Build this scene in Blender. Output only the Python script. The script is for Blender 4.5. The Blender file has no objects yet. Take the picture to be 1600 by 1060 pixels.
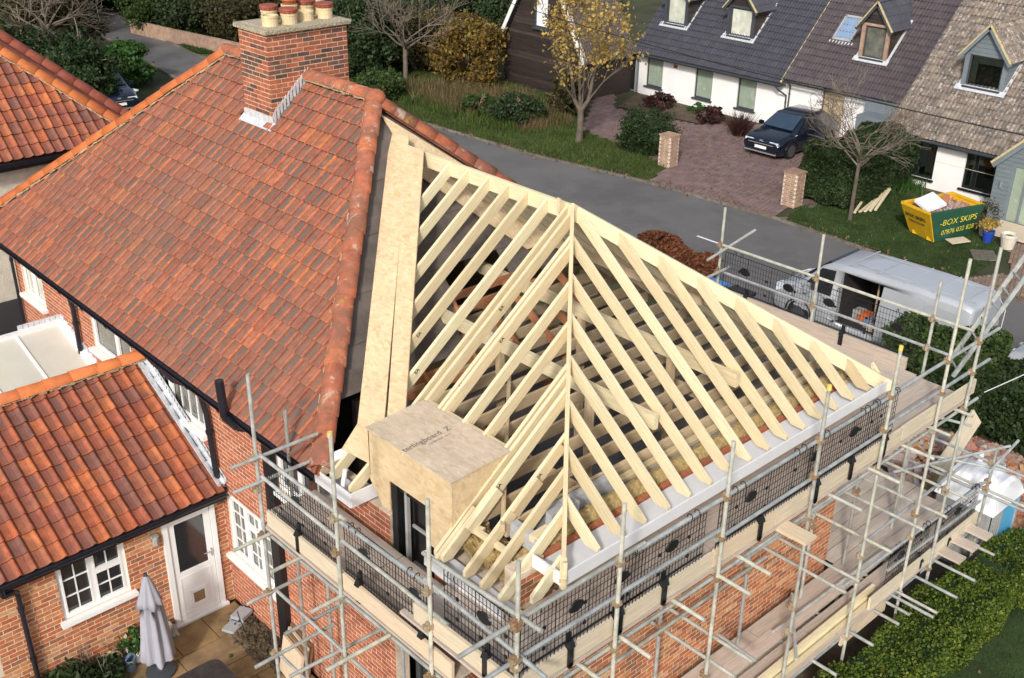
import bpy, math, random
import numpy as np
from mathutils import Vector, Matrix
R = random.Random(7)
NR = np.random.default_rng(7)
C = bpy.context.scene.collection
sc = bpy.context.scene
V = Vector
# ------------------------------------------------------------------ camera
CAM = V((-6.797, -6.412, 11.95))
_rot = Matrix(((0.73454566, 0.29134624, -0.61282953), (-0.67840322, 0.33467892, -0.65403294), (0.01455109, 0.89616259, 0.44348718)))
cd = bpy.data.cameras.new('camera'); cam = bpy.data.objects.new('camera', cd); C.objects.link(cam)
cam.matrix_basis = Matrix.Translation(CAM) @ _rot.to_4x4()
cd.sensor_width = 36; cd.lens = 36 * 1735.34 / 1600; cd.clip_end = 600; cd.clip_start = .1
sc.camera = cam
# ------------------------------------------------------------------ world, sun, exposure
w = bpy.data.worlds.new('World'); sc.world = w; w.use_nodes = True
nt = w.node_tree; nt.nodes.clear()
sky = nt.nodes.new('ShaderNodeTexSky'); sky.sky_type = 'NISHITA'; sky.sun_disc = False
SUN = V((-.84, -.54, 0)).normalized(); EL = math.radians(33)
sky.sun_elevation = EL; sky.sun_rotation = math.atan2(SUN.x, SUN.y)
sky.air_density = 1.0; sky.dust_density = 2.5
bg = nt.nodes.new('ShaderNodeBackground'); bg.inputs[1].default_value = .15
wo = nt.nodes.new('ShaderNodeOutputWorld')
hs = nt.nodes.new('ShaderNodeHueSaturation'); hs.inputs['Saturation'].default_value = .55; nt.links.new(sky.outputs[0], hs.inputs['Color']); nt.links.new(hs.outputs[0], bg.inputs[0]); nt.links.new(bg.outputs[0], wo.inputs[0])
sd = bpy.data.lights.new('sun', 'SUN'); sd.energy = 2.45; sd.angle = math.radians(5); sd.color = (1, .955, .89)
so = bpy.data.objects.new('sun', sd); C.objects.link(so)
sdir = V((SUN.x * math.cos(EL), SUN.y * math.cos(EL), math.sin(EL)))
so.rotation_euler = sdir.to_track_quat('Z', 'Y').to_euler(); so.location = (-20, -20, 40)
sc.view_settings.view_transform = 'Standard'; sc.view_settings.look = 'None'
sc.view_settings.exposure = 0.28; sc.view_settings.gamma = 1
# ------------------------------------------------------------------ materials
def ramp(nt, cols):
    r = nt.nodes.new('ShaderNodeValToRGB'); e = r.color_ramp.elements
    n = len(cols)
    for i, c in enumerate(cols):
        p = i / max(1, n - 1)
        if i < 2: el = e[i]; el.position = p
        else: el = e.new(p)
        el.color = (*c, 1)
    return r
def mat(name, cols, rough=.8, var=.25, vs=3., dirt=None, bump=0., bs=40., metal=0., gc=False, gs=(1, 1, 1), spec=.3,
        prof=None, dirt2=None, dirt3=None, vs2=None, trans=0., coat=0., chk=None):
    """cols: colours picked per piece (attribute rnd + object random); dirt: (colour, scale, low, high, amount)"""
    m = bpy.data.materials.new(name); m.use_nodes = True; nt = m.node_tree; N = nt.nodes; L = nt.links.new
    b = N['Principled BSDF']; b.inputs['Roughness'].default_value = rough; b.inputs['Metallic'].default_value = metal
    b.inputs['Specular IOR Level'].default_value = spec
    if coat: b.inputs['Coat Weight'].default_value = coat; b.inputs['Coat Roughness'].default_value = .08
    a = N.new('ShaderNodeAttribute'); a.attribute_name = 'rnd'
    oi = N.new('ShaderNodeObjectInfo')
    ad = N.new('ShaderNodeMath'); ad.operation = 'ADD'; L(a.outputs['Fac'], ad.inputs[0]); L(oi.outputs['Random'], ad.inputs[1])
    fr = N.new('ShaderNodeMath'); fr.operation = 'FRACT'; L(ad.outputs[0], fr.inputs[0])
    rp = ramp(nt, cols if len(cols) > 1 else [cols[0], cols[0]]); L(fr.outputs[0], rp.inputs[0])
    if gc:
        ga = N.new('ShaderNodeAttribute'); ga.attribute_name = 'gc'
        mp = N.new('ShaderNodeMapping'); L(ga.outputs['Vector'], mp.inputs[0]); mp.inputs['Scale'].default_value = gs
        av = N.new('ShaderNodeVectorMath'); av.operation = 'MULTIPLY_ADD'
        cb = N.new('ShaderNodeCombineXYZ'); L(fr.outputs[0], cb.inputs[0]); L(fr.outputs[0], cb.inputs[1])
        L(cb.outputs[0], av.inputs[0]); av.inputs[1].default_value = (37, 23, 5); L(mp.outputs[0], av.inputs[2])
        co = av.outputs[0]
    else:
        g = N.new('ShaderNodeNewGeometry'); co = g.outputs['Position']
    n = N.new('ShaderNodeTexNoise'); L(co, n.inputs['Vector']); n.inputs['Scale'].default_value = vs
    n.inputs['Detail'].default_value = 6; n.inputs['Roughness'].default_value = .65
    mr = N.new('ShaderNodeMapRange'); L(n.outputs['Fac'], mr.inputs[0]); mr.inputs[1].default_value = .3; mr.inputs[2].default_value = .7
    mr.inputs[3].default_value = 1 - var; mr.inputs[4].default_value = 1 + var
    mu = N.new('ShaderNodeMix'); mu.data_type = 'RGBA'; mu.blend_type = 'MULTIPLY'; mu.inputs[0].default_value = 1
    L(rp.outputs[0], mu.inputs[6]); L(mr.outputs[0], mu.inputs[7]); cur = mu.outputs[2]
    if prof:   # colour of a tile's flat pan and its darkened lip, by attribute pf
        pa = N.new('ShaderNodeAttribute'); pa.attribute_name = 'pf'
        pn = N.new('ShaderNodeTexNoise'); L(co, pn.inputs['Vector']); pn.inputs['Scale'].default_value = prof[1]; pn.inputs['Detail'].default_value = 5
        pr = N.new('ShaderNodeMapRange'); L(pn.outputs['Fac'], pr.inputs[0]); pr.inputs[1].default_value = prof[2]; pr.inputs[2].default_value = prof[3]
        pm = N.new('ShaderNodeMath'); pm.operation = 'MULTIPLY'; L(pr.outputs[0], pm.inputs[0]); L(pa.outputs['Fac'], pm.inputs[1])
        f2 = N.new('ShaderNodeMath'); f2.operation = 'MULTIPLY_ADD'; L(fr.outputs[0], f2.inputs[0]); f2.inputs[1].default_value = 91.7; f2.inputs[2].default_value = 0
        f3 = N.new('ShaderNodeMath'); f3.operation = 'FRACT'; L(f2.outputs[0], f3.inputs[0])
        f4 = N.new('ShaderNodeMapRange'); L(f3.outputs[0], f4.inputs[0]); f4.inputs[3].default_value = .2; f4.inputs[4].default_value = 1.2
        p5 = N.new('ShaderNodeMath'); p5.operation = 'MULTIPLY'; p5.use_clamp = True; L(pm.outputs[0], p5.inputs[0]); L(f4.outputs[0], p5.inputs[1])
        mx = N.new('ShaderNodeMix'); mx.data_type = 'RGBA'; L(p5.outputs[0], mx.inputs[0]); L(cur, mx.inputs[6]); mx.inputs[7].default_value = (*prof[0], 1); cur = mx.outputs[2]
    for k, d in enumerate([dirt3, dirt, dirt2]):
        if not d: continue
        dn = N.new('ShaderNodeTexNoise'); L(co, dn.inputs['Vector']); dn.inputs['Scale'].default_value = d[1]; dn.inputs['Detail'].default_value = 8
        dn.inputs['Roughness'].default_value = .7; dn.inputs['Distortion'].default_value = .3
        dr = N.new('ShaderNodeMapRange'); L(dn.outputs['Fac'], dr.inputs[0]); dr.inputs[1].default_value = d[2]; dr.inputs[2].default_value = d[3]
        dr.inputs[4].default_value = d[4]
        mx = N.new('ShaderNodeMix'); mx.data_type = 'RGBA'; L(dr.outputs[0], mx.inputs[0]); L(cur, mx.inputs[6]); mx.inputs[7].default_value = (*d[0], 1); cur = mx.outputs[2]
    L(cur, b.inputs['Base Color'])
    rr = N.new('ShaderNodeMapRange'); L(n.outputs['Fac'], rr.inputs[0]); rr.inputs[3].default_value = max(0, rough - .12); rr.inputs[4].default_value = min(1, rough + .12); L(rr.outputs[0], b.inputs['Roughness'])
    if bump:
        bn = N.new('ShaderNodeTexNoise'); L(co, bn.inputs['Vector']); bn.inputs['Scale'].default_value = bs; bn.inputs['Detail'].default_value = 5
        bp = N.new('ShaderNodeBump'); bp.inputs['Strength'].default_value = bump; bp.inputs['Distance'].default_value = .02
        L(bn.outputs['Fac'], bp.inputs['Height']); L(bp.outputs[0], b.inputs['Normal'])
    if trans:
        b.inputs['Transmission Weight'].default_value = trans
    return m
def clearglass(name):
    m = bpy.data.materials.new(name); m.use_nodes = True; nt = m.node_tree; N = nt.nodes; o = N['Material Output']; N.remove(N['Principled BSDF'])
    t = N.new('ShaderNodeBsdfTransparent'); t.inputs[0].default_value = (.62, .66, .64, 1); g = N.new('ShaderNodeBsdfGlossy'); g.inputs['Roughness'].default_value = .03; f = N.new('ShaderNodeFresnel'); f.inputs[0].default_value = 1.5
    x = N.new('ShaderNodeMixShader'); nt.links.new(f.outputs[0], x.inputs[0]); nt.links.new(t.outputs[0], x.inputs[1]); nt.links.new(g.outputs[0], x.inputs[2]); nt.links.new(x.outputs[0], o.inputs[0]); return m
def leafmat(name, cols, tr=.35):
    m = mat(name, cols, rough=.55, var=.35, vs=1.2, spec=.25)
    nt = m.node_tree; b = nt.nodes['Principled BSDF']; o = nt.nodes['Material Output']
    t = nt.nodes.new('ShaderNodeBsdfTranslucent'); x = nt.nodes.new('ShaderNodeMixShader'); x.inputs[0].default_value = tr
    src = b.inputs['Base Color'].links[0].from_socket
    nt.links.new(src, t.inputs[0]); nt.links.new(b.outputs[0], x.inputs[1]); nt.links.new(t.outputs[0], x.inputs[2]); nt.links.new(x.outputs[0], o.inputs[0])
    return m
M = {}
M['tile'] = mat('old_clay_tile', [(.37, .115, .062), (.30, .098, .060), (.43, .145, .075), (.26, .095, .062), (.39, .13, .065), (.33, .125, .08), (.47, .155, .065), (.25, .085, .055), (.36, .115, .062)],
    rough=.85, var=.28, vs=9, prof=((.15, .105, .082), 3.0, .24, .54), dirt=((.36, .33, .27), 8, .65, .70, .75), dirt2=((.42, .26, .045), 1.9, .69, .76, .7), dirt3=((.17, .12, .095), .42, .44, .66, .38), bump=.35, bs=60)
M['tile_new'] = mat('clay_pantile', [(.40, .105, .040), (.26, .075, .047), (.43, .125, .043), (.20, .075, .055), (.35, .095, .047), (.47, .145, .05), (.24, .088, .06), (.17, .075, .058), (.38, .11, .045), (.28, .08, .047)],
    rough=.7, var=.3, vs=7, prof=((.19, .080, .058), 2.2, .33, .62), dirt=((.05, .04, .04), 5, .70, .76, .8), bump=.3, bs=60)
M['ridge'] = mat('ridge_tile_clay', [(.40, .12, .055), (.34, .11, .065), (.44, .14, .06), (.36, .13, .08), (.30, .10, .06)], rough=.85, var=.3, vs=6,
    dirt=((.40, .33, .27), 5, .58, .64, .8), dirt2=((.36, .25, .05), 2.6, .63, .69, .8), dirt3=((.16, .085, .06), 2.2, .45, .62, .75), bump=.3, bs=50)
M['ridge_or'] = mat('orange_ridge_clay', [(.52, .155, .045), (.46, .13, .045), (.55, .17, .055)], rough=.75, var=.2, vs=5, dirt=((.25, .09, .05), 4, .6, .75, .6), bump=.2, bs=50)
M['mortar_y'] = mat('ridge_bedding', [(.36, .26, .16), (.42, .33, .21)], rough=.95, var=.35, vs=14, dirt=((.12, .12, .05), 6, .55, .65, .7), bump=.8, bs=60)
M['brick_red'] = mat('red_brick', [(.43, .135, .065), (.36, .11, .058), (.49, .17, .085), (.40, .13, .07), (.33, .105, .06), (.46, .16, .08)], rough=.9, var=.25, vs=18, dirt=((.13, .07, .05), 2.2, .62, .8, .5), bump=.4, bs=90)
M['brick_mix'] = mat('mixed_brick', [(.52, .20, .075), (.44, .13, .055), (.30, .13, .065), (.56, .26, .11), (.48, .15, .06), (.26, .12, .07), (.50, .17, .065), (.60, .34, .18), (.42, .14, .06), (.54, .21, .08)], rough=.9, var=.3, vs=14, dirt=((.50, .38, .26), 5, .68, .8, .6), bump=.4, bs=90)
M['brick_ch'] = mat('chimney_brick', [(.42, .12, .055), (.34, .10, .05), (.46, .15, .07), (.24, .085, .055), (.40, .13, .065), (.13, .06, .045), (.36, .11, .06)], rough=.9, var=.3, vs=9, dirt=((.07, .045, .035), 1.4, .56, .72, .75), bump=.4, bs=90)
M['mortar'] = mat('mortar', [(.66, .54, .42)], rough=.95, var=.2, vs=12, bump=.3, bs=80)
M['mortar_d'] = mat('weathered_mortar', [(.60, .48, .36)], rough=.95, var=.3, vs=8, bump=.3, bs=80)
M['wood'] = mat('new_softwood', [(.66, .55, .34), (.73, .64, .42), (.57, .45, .27), (.69, .59, .38), (.76, .68, .46), (.62, .52, .33), (.70, .57, .36)], rough=.7, var=.17, vs=3, gc=True, gs=(1.2, 22, 22),
    dirt=((.24, .12, .05), 1.9, .70, .72, .85), dirt2=((.60, .40, .27), .5, .6, .72, .35), bump=.15, bs=60)
M['wood_t'] = mat('treated_softwood', [(.54, .42, .26), (.46, .34, .20), (.58, .45, .29), (.42, .33, .22)], rough=.75, var=.2, vs=3, gc=True, gs=(1.2, 22, 22), dirt=((.22, .12, .06), 4.2, .68, .74, .7), bump=.15, bs=60)
M['wood_old'] = mat('reddish_old_timber', [(.40, .17, .08), (.34, .14, .07), (.45, .20, .10)], rough=.8, var=.25, vs=3, gc=True, gs=(1.2, 22, 22), bump=.2, bs=60)
M['board'] = mat('scaffold_board', [(.52, .43, .355), (.45, .375, .31), (.56, .465, .385), (.48, .395, .325)], rough=.88, var=.2, vs=2.5, gc=True, gs=(1.1, 18, 18), dirt=((.22, .16, .12), 2.5, .6, .75, .6), bump=.25, bs=50)
M['toe'] = mat('toe_board_pale', [(.66, .52, .36), (.58, .47, .34), (.62, .54, .40)], rough=.8, var=.16, vs=3, gc=True, gs=(1.1, 18, 18), dirt=((.34, .24, .16), 3, .68, .74, .6), bump=.15, bs=50)
M['tube'] = mat('galvanised_tube', [(.42, .44, .43), (.36, .38, .38), (.48, .48, .45), (.42, .42, .37), (.33, .35, .35)], rough=.55, var=.3, vs=7, metal=.3, dirt=((.30, .19, .11), 3.5, .60, .74, .7), dirt2=((.62, .60, .56), 11, .64, .70, .7), bump=.1, bs=80, spec=.4)
M['tube_y'] = mat('pale_worn_tube', [(.50, .50, .41), (.44, .45, .40), (.55, .53, .44)], rough=.6, var=.28, vs=7, metal=.2, dirt=((.28, .20, .13), 4, .58, .72, .7), dirt2=((.62, .60, .54), 11, .64, .70, .7), spec=.4)
M['coupler'] = mat('rusty_coupler', [(.30, .19, .11), (.36, .26, .16), (.42, .36, .27)], rough=.7, var=.4, vs=30, metal=.4)
M['blackp'] = mat('black_plastic', [(.012, .012, .014)], rough=.4, var=.3, vs=8, spec=.4)
M['gutter'] = mat('black_gutter', [(.014, .014, .020)], rough=.38, var=.3, vs=8, spec=.5, dirt=((.10, .09, .07), 6, .66, .8, .4))
M['upvc'] = mat('white_upvc', [(.80, .80, .79)], rough=.35, var=.03, vs=3, spec=.5, dirt=((.55, .53, .49), 4, .62, .85, .35))
M['fascia'] = mat('white_fascia_board', [(.78, .78, .79)], rough=.4, var=.04, vs=3, spec=.5, dirt=((.6, .56, .5), 5, .66, .85, .35))
M['soffit'] = mat('soffit_board', [(.66, .67, .70)], rough=.6, var=.06, vs=4, dirt=((.5, .42, .32), 9, .62, .75, .35))
M['glass'] = mat('window_glass', [(.02, .022, .024)], rough=.06, var=.3, vs=1.2, spec=.9, coat=.6)
M['glass_t'] = clearglass('clear_window_glass')
M['glass_g'] = mat('window_with_blind', [(.30, .36, .28)], rough=.25, var=.15, vs=2, spec=.8, coat=.5)
M['glass_w'] = mat('pale_curtained_glass', [(.55, .56, .47)], rough=.25, var=.25, vs=2, spec=.8, coat=.5)
M['glass_m'] = mat('dim_room_glass', [(.13, .13, .11)], rough=.1, var=.5, vs=2.5, spec=.8, coat=.5)
M['glass_c'] = mat('car_glass', [(.02, .04, .07)], rough=.07, var=.2, vs=2, spec=1, coat=1)
M['brick_buff'] = mat('buff_brick', [(.34, .22, .15), (.40, .27, .19), (.29, .18, .13), (.36, .25, .18)], rough=.95, var=.3, vs=4, dirt=((.12, .12, .06), 2, .58, .75, .6), bump=.4, bs=30)
M['glass_b'] = mat('roof_window_glass', [(.22, .32, .46)], rough=.08, var=.2, vs=1.5, spec=1, coat=.8)
M['brick_soot'] = mat('sooty_brick', [(.13, .07, .055), (.17, .085, .06), (.09, .055, .045)], rough=.95, var=.35, vs=9, bump=.4, bs=90)
M['lead'] = mat('new_lead', [(.66, .68, .71)], rough=.45, var=.18, vs=10, metal=.3, dirt=((.25, .26, .28), 5, .6, .72, .5), bump=.3, bs=25)
M['osb'] = mat('osb_sheet', [(.63, .49, .31), (.67, .53, .35)], rough=.75, var=.1, vs=3)
M['osb_p'] = mat('osb_greyish', [(.60, .49, .37)], rough=.8, var=.1, vs=3)  # greyer tone of the sheet colour, for the dormer top
M['felt'] = mat('roofing_felt', [(.12, .098, .085)], rough=.9, var=.4, vs=1.6, dirt=((.20, .16, .12), 3, .58, .75, .6), bump=.5, bs=14)
M['block'] = mat('concrete_block', [(.36, .37, .39), (.31, .32, .34), (.42, .43, .44)], rough=.95, var=.15, vs=20, bump=.5, bs=60)
M['wool'] = mat('mineral_wool', [(.44, .33, .15), (.40, .28, .12)], rough=1, var=.4, vs=18, dirt=((.30, .20, .06), 12, .55, .7, .6), bump=1, bs=40)
M['floor_g'] = mat('grey_floor_sheet', [(.13, .13, .14)], rough=.9, var=.35, vs=1.5)
M['dark'] = mat('shade_fill', [(.03, .028, .026)], rough=.9, var=.3, vs=2)  # near-black standing in for shade inside openings and under tiles
M['iwall'] = mat('inner_room_plaster', [(.22, .20, .19)], rough=.9, var=.3, vs=2)
M['render_w'] = mat('white_render', [(.83, .82, .80)], rough=.85, var=.05, vs=1.4, bump=.2, bs=30, dirt=((.55, .52, .46), 1.3, .62, .85, .4))
M['render_c'] = mat('cream_roughcast', [(.66, .60, .50)], rough=.95, var=.15, vs=6, bump=1, bs=45)
M['conc'] = mat('pebbly_concrete', [(.42, .37, .27)], rough=.95, var=.35, vs=35, bump=.8, bs=70)
M['pot'] = mat('buff_chimney_pot', [(.62, .50, .30), (.58, .47, .28)], rough=.8, var=.15, vs=8, dirt=((.25, .2, .13), 5, .6, .8, .5))
M['cowl'] = mat('red_cowl', [(.30, .085, .05), (.26, .075, .05)], rough=.7, var=.25, vs=9)
M['terra'] = mat('orange_terracotta', [(.52, .17, .07)], rough=.8, var=.15, vs=9)
M['asphalt'] = mat('asphalt', [(.138, .132, .128)], rough=.9, var=.14, vs=.6, bump=.3, bs=60, dirt=((.10, .098, .096), .45, .52, .60, .5), dirt2=((.19, .185, .175), 9, .66, .74, .35), spec=.3)
M['kerb'] = mat('kerb_stone', [(.17, .14, .115), (.14, .12, .10), (.21, .18, .15)], rough=.95, var=.3, vs=6, bump=.3, bs=40)
M['paving_r'] = mat('pinkish_block_paving', [(.20, .13, .12), (.17, .115, .11), (.225, .15, .135), (.18, .13, .125)], rough=.92, var=.25, vs=3, dirt=((.26, .21, .17), 1.6, .6, .8, .5), bump=.2, bs=50)
M['brickpath'] = mat('brown_path_brick', [(.24, .16, .12), (.20, .14, .11), (.27, .19, .14)], rough=.92, var=.25, vs=5)
M['slab'] = mat('brown_patio_slab', [(.23, .15, .070), (.27, .18, .085), (.19, .13, .065), (.25, .17, .09)], rough=.8, var=.35, vs=2.6, dirt=((.09, .06, .035), 2, .52, .75, .7), bump=.3, bs=30)
M['soil'] = mat('garden_soil', [(.10, .075, .05)], rough=1, var=.4, vs=3, bump=.8, bs=12)
M['lawn'] = mat('lawn_ground', [(.035, .060, .017)], rough=1, var=.35, vs=1.2, dirt=((.10, .09, .035), 2.2, .58, .75, .5), bump=.6, bs=50)
M['verge'] = mat('verge_ground', [(.045, .075, .02)], rough=1, var=.4, vs=1.0, dirt=((.13, .095, .045), 1.6, .52, .7, .7), bump=.6, bs=40)
M['ground'] = mat('rough_ground', [(.05, .055, .025)], rough=1, var=.45, vs=.6, dirt=((.09, .07, .04), .8, .5, .7, .7), bump=.7, bs=20)
M['g_lawn'] = leafmat('grass_blades', [(.045, .082, .020), (.055, .10, .024), (.035, .065, .016), (.075, .105, .03)], .3)
M['g_verge'] = leafmat('rough_grass_blades', [(.05, .11, .018), (.065, .135, .022), (.12, .12, .04), (.045, .095, .016), (.15, .125, .055)], .3)
M['g_dry'] = leafmat('dry_stems', [(.20, .13, .07), (.26, .18, .10), (.15, .10, .05), (.12, .12, .04)], .3)
M['l_hedge'] = leafmat('privet_leaves', [(.07, .125, .014), (.11, .165, .02), (.030, .060, .010), (.24, .27, .04), (.045, .09, .012), (.09, .14, .018), (.025, .05, .010)], .3)
M['l_dark'] = leafmat('dark_evergreen_leaves', [(.022, .042, .014), (.03, .055, .018), (.04, .06, .02), (.018, .032, .012)], .2)
M['l_mid'] = leafmat('mid_green_leaves', [(.045, .085, .02), (.06, .10, .025), (.035, .06, .018), (.085, .11, .03)], .3)
M['l_green'] = leafmat('bright_green_leaves', [(.05, .12, .025), (.035, .085, .02), (.07, .15, .03)], .3)
M['l_gold'] = leafmat('golden_leaves', [(.27, .18, .035), (.34, .24, .05), (.20, .12, .03), (.12, .11, .035), (.20, .10, .035), (.10, .07, .03)], .4)
M['l_yel'] = leafmat('yellow_leaves', [(.52, .36, .08), (.60, .44, .13), (.42, .26, .07), (.50, .33, .08), (.33, .24, .08), (.26, .24, .07)], .4)
M['l_brown'] = leafmat('copper_beech_leaves', [(.16, .055, .025), (.21, .08, .035), (.11, .04, .02)], .3)
M['l_olive'] = leafmat('olive_brown_leaves', [(.06, .055, .022), (.08, .065, .03), (.05, .06, .02), (.10, .07, .035)], .3)
M['l_red'] = leafmat('dark_red_leaves', [(.05, .02, .02), (.07, .028, .025), (.035, .02, .02)], .2)
M['flower'] = leafmat('pale_flowers', [(.75, .72, .45), (.8, .78, .6)], .3)
M['bark'] = mat('grey_bark', [(.20, .15, .10)], rough=.95, var=.35, vs=8, bump=.5, bs=30)
M['twig'] = mat('bare_twigs', [(.15, .12, .09), (.11, .085, .065), (.21, .18, .145)], rough=.95, var=.3, vs=3)
M['van'] = mat('silver_van_paint', [(.45, .47, .50)], rough=.38, var=.06, vs=1.5, metal=.25, spec=.5, coat=.4, dirt=((.40, .39, .37), 2, .6, .85, .4))
M['car'] = mat('dark_blue_car_paint', [(.008, .014, .030)], rough=.2, var=.1, vs=2, metal=.4, coat=1)
M['rubber'] = mat('tyre_rubber', [(.015, .015, .016)], rough=.85, var=.2, vs=9)
M['alloy'] = mat('wheel_alloy', [(.16, .16, .17)], rough=.4, metal=.7, var=.1)
M['chrome'] = mat('silver_trim', [(.7, .72, .74)], rough=.25, metal=.8, var=.05)
M['lamp'] = mat('headlamp', [(.75, .80, .85)], rough=.12, var=.1, vs=9, spec=.9, coat=1)
M['lampr'] = mat('tail_lamp', [(.35, .02, .02)], rough=.15, var=.1, spec=.9, coat=1)
M['skip_y'] = mat('yellow_skip_paint', [(.72, .42, .02)], rough=.5, var=.12, vs=3, dirt=((.30, .18, .05), 4, .62, .76, .6))
M['skip_g'] = mat('green_skip_paint', [(.022, .085, .055)], rough=.5, var=.2, vs=3, dirt=((.10, .12, .08), 4, .6, .8, .4))
M['cap_y'] = mat('yellow_end_cap', [(.68, .52, .12)], rough=.6)
M['txt_y'] = mat('yellow_lettering', [(.70, .62, .06)], rough=.6, var=.2, vs=12)
M['txt_k'] = mat('dark_lettering', [(.06, .05, .03)], rough=.7, var=.3, vs=12)
M['txt_g'] = mat('grey_print', [(.22, .18, .15)], rough=.8, var=.4, vs=25)
M['white'] = mat('white_plastic', [(.82, .82, .84)], rough=.35, var=.04, vs=2, spec=.5)
M['blue'] = mat('light_blue_panel', [(.10, .38, .62)], rough=.4, var=.08, vs=2)
M['grey_p'] = mat('grey_plastic_panel', [(.34, .34, .33)], rough=.5, var=.1, vs=2)
M['clad'] = mat('grey_cladding', [(.17, .20, .22), (.155, .185, .205)], rough=.65, var=.12, vs=3)
M['anth'] = mat('anthracite_frame', [(.055, .062, .070)], rough=.45, var=.1, vs=3)
M['blackw'] = mat('black_stained_board', [(.045, .032, .028), (.032, .024, .022), (.055, .040, .035), (.075, .055, .045)], rough=.7, var=.4, vs=2.5, gc=True, gs=(.7, 9, 9))
M['ctile'] = mat('dark_concrete_tile', [(.062, .062, .078), (.055, .055, .07), (.07, .068, .085)], rough=.75, var=.2, vs=5, prof=((.045, .045, .055), 2, .3, .6))
M['ctile_b'] = mat('brown_concrete_tile', [(.085, .070, .078), (.075, .062, .068), (.095, .080, .086)], rough=.8, var=.22, vs=5, dirt=((.15, .13, .12), 6, .66, .78, .5))
M['ltile'] = mat('lichen_covered_tile', [(.20, .165, .135), (.14, .12, .105), (.26, .215, .175), (.18, .14, .12), (.22, .18, .14)], rough=.95, var=.4, vs=6, dirt=((.52, .48, .42), 8, .55, .62, .8), dirt2=((.10, .09, .03), 1.6, .60, .72, .7), bump=.6, bs=50)
M['verge_c'] = mat('yellowish_verge_mortar', [(.50, .42, .24)], rough=.95, var=.3, vs=8, dirt=((.52, .38, .08), 4, .5, .65, .6))
M['canvas'] = mat('parasol_canvas', [(.33, .33, .375)], rough=.9, var=.06, vs=3)
M['poly'] = mat('polycarbonate_sheet', [(.60, .58, .50)], rough=.35, var=.10, vs=.9, dirt=((.62, .55, .36), .7, .55, .75, .5), spec=.5)
M['cream'] = mat('cream_glazed_pot', [(.62, .57, .47)], rough=.4, var=.1, vs=5)
M['bluepot'] = mat('blue_glazed_pot', [(.02, .06, .35)], rough=.25, var=.15, vs=5, coat=.6)
M['terrap'] = mat('brown_pot', [(.20, .11, .05)], rough=.7, var=.2, vs=5)
M['rubble'] = mat('rubble_mix', [(.36, .13, .07), (.30, .28, .27), (.40, .18, .09), (.46, .30, .16), (.26, .09, .06), (.40, .38, .36), (.42, .16, .09), (.33, .31, .30)], rough=.95, var=.3, vs=9, bump=.4, bs=50)
M['teal'] = mat('teal_tarpaulin', [(.04, .14, .16)], rough=.6, var=.3, vs=3)
M['bin_b'] = mat('black_bin', [(.02, .02, .022)], rough=.5, var=.2)
M['bin_l'] = mat('blue_bin_lid', [(.06, .20, .50)], rough=.4, var=.2, vs=4)
M['bucket'] = mat('blue_grey_plastic', [(.16, .22, .32)], rough=.5, var=.2)
M['whitebag'] = mat('white_sheet', [(.75, .76, .80)], rough=.6, var=.08, vs=4)
M['orangek'] = mat('orange_plastic', [(.55, .14, .05)], rough=.5, var=.2)
M['cable'] = mat('black_cable', [(.015, .015, .015)], rough=.6, var=.1)
M['cable_w'] = mat('white_cable', [(.7, .7, .7)], rough=.6, var=.1)
M['tabletop'] = mat('dark_stone_top', [(.045, .038, .035)], rough=.55, var=.4, vs=9)
def fix_osb(m, dark, light):
    nt = m.node_tree; N = nt.nodes; L = nt.links.new; b = N['Principled BSDF']
    src = b.inputs['Base Color'].links[0].from_socket
    g = N.new('ShaderNodeNewGeometry'); mp = N.new('ShaderNodeMapping'); L(g.outputs['Position'], mp.inputs[0]); mp.inputs['Rotation'].default_value = (.3, .2, .6)
    vo = N.new('ShaderNodeTexVoronoi'); vo.inputs['Scale'].default_value = 30; mp.inputs['Scale'].default_value = (1, .38, .7); vo.inputs['Randomness'].default_value = 1
    n = N.new('ShaderNodeTexNoise'); n.inputs['Scale'].default_value = 6; n.inputs['Detail'].default_value = 3
    ad = N.new('ShaderNodeVectorMath'); ad.operation = 'MULTIPLY_ADD'; L(n.outputs['Color'], ad.inputs[0]); ad.inputs[1].default_value = (.16, .16, .16); L(mp.outputs[0], ad.inputs[2])
    L(mp.outputs[0], n.inputs['Vector']); L(ad.outputs[0], vo.inputs['Vector'])
    sp = N.new('ShaderNodeSeparateColor'); L(vo.outputs['Color'], sp.inputs[0])
    rp = ramp(nt, [dark, (1, 1, 1), (.92, .9, .86), light, (.86, .8, .7)]); L(sp.outputs[0], rp.inputs[0])
    mu = N.new('ShaderNodeMix'); mu.data_type = 'RGBA'; mu.blend_type = 'MULTIPLY'; mu.inputs[0].default_value = 1
    L(src, mu.inputs[6]); L(rp.outputs[0], mu.inputs[7]); L(mu.outputs[2], b.inputs['Base Color'])
fix_osb(M['osb'], (.84, .78, .66), (1.08, 1.05, 1.0)); fix_osb(M['osb_p'], (.86, .82, .78), (1.06, 1.05, 1.02))
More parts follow.
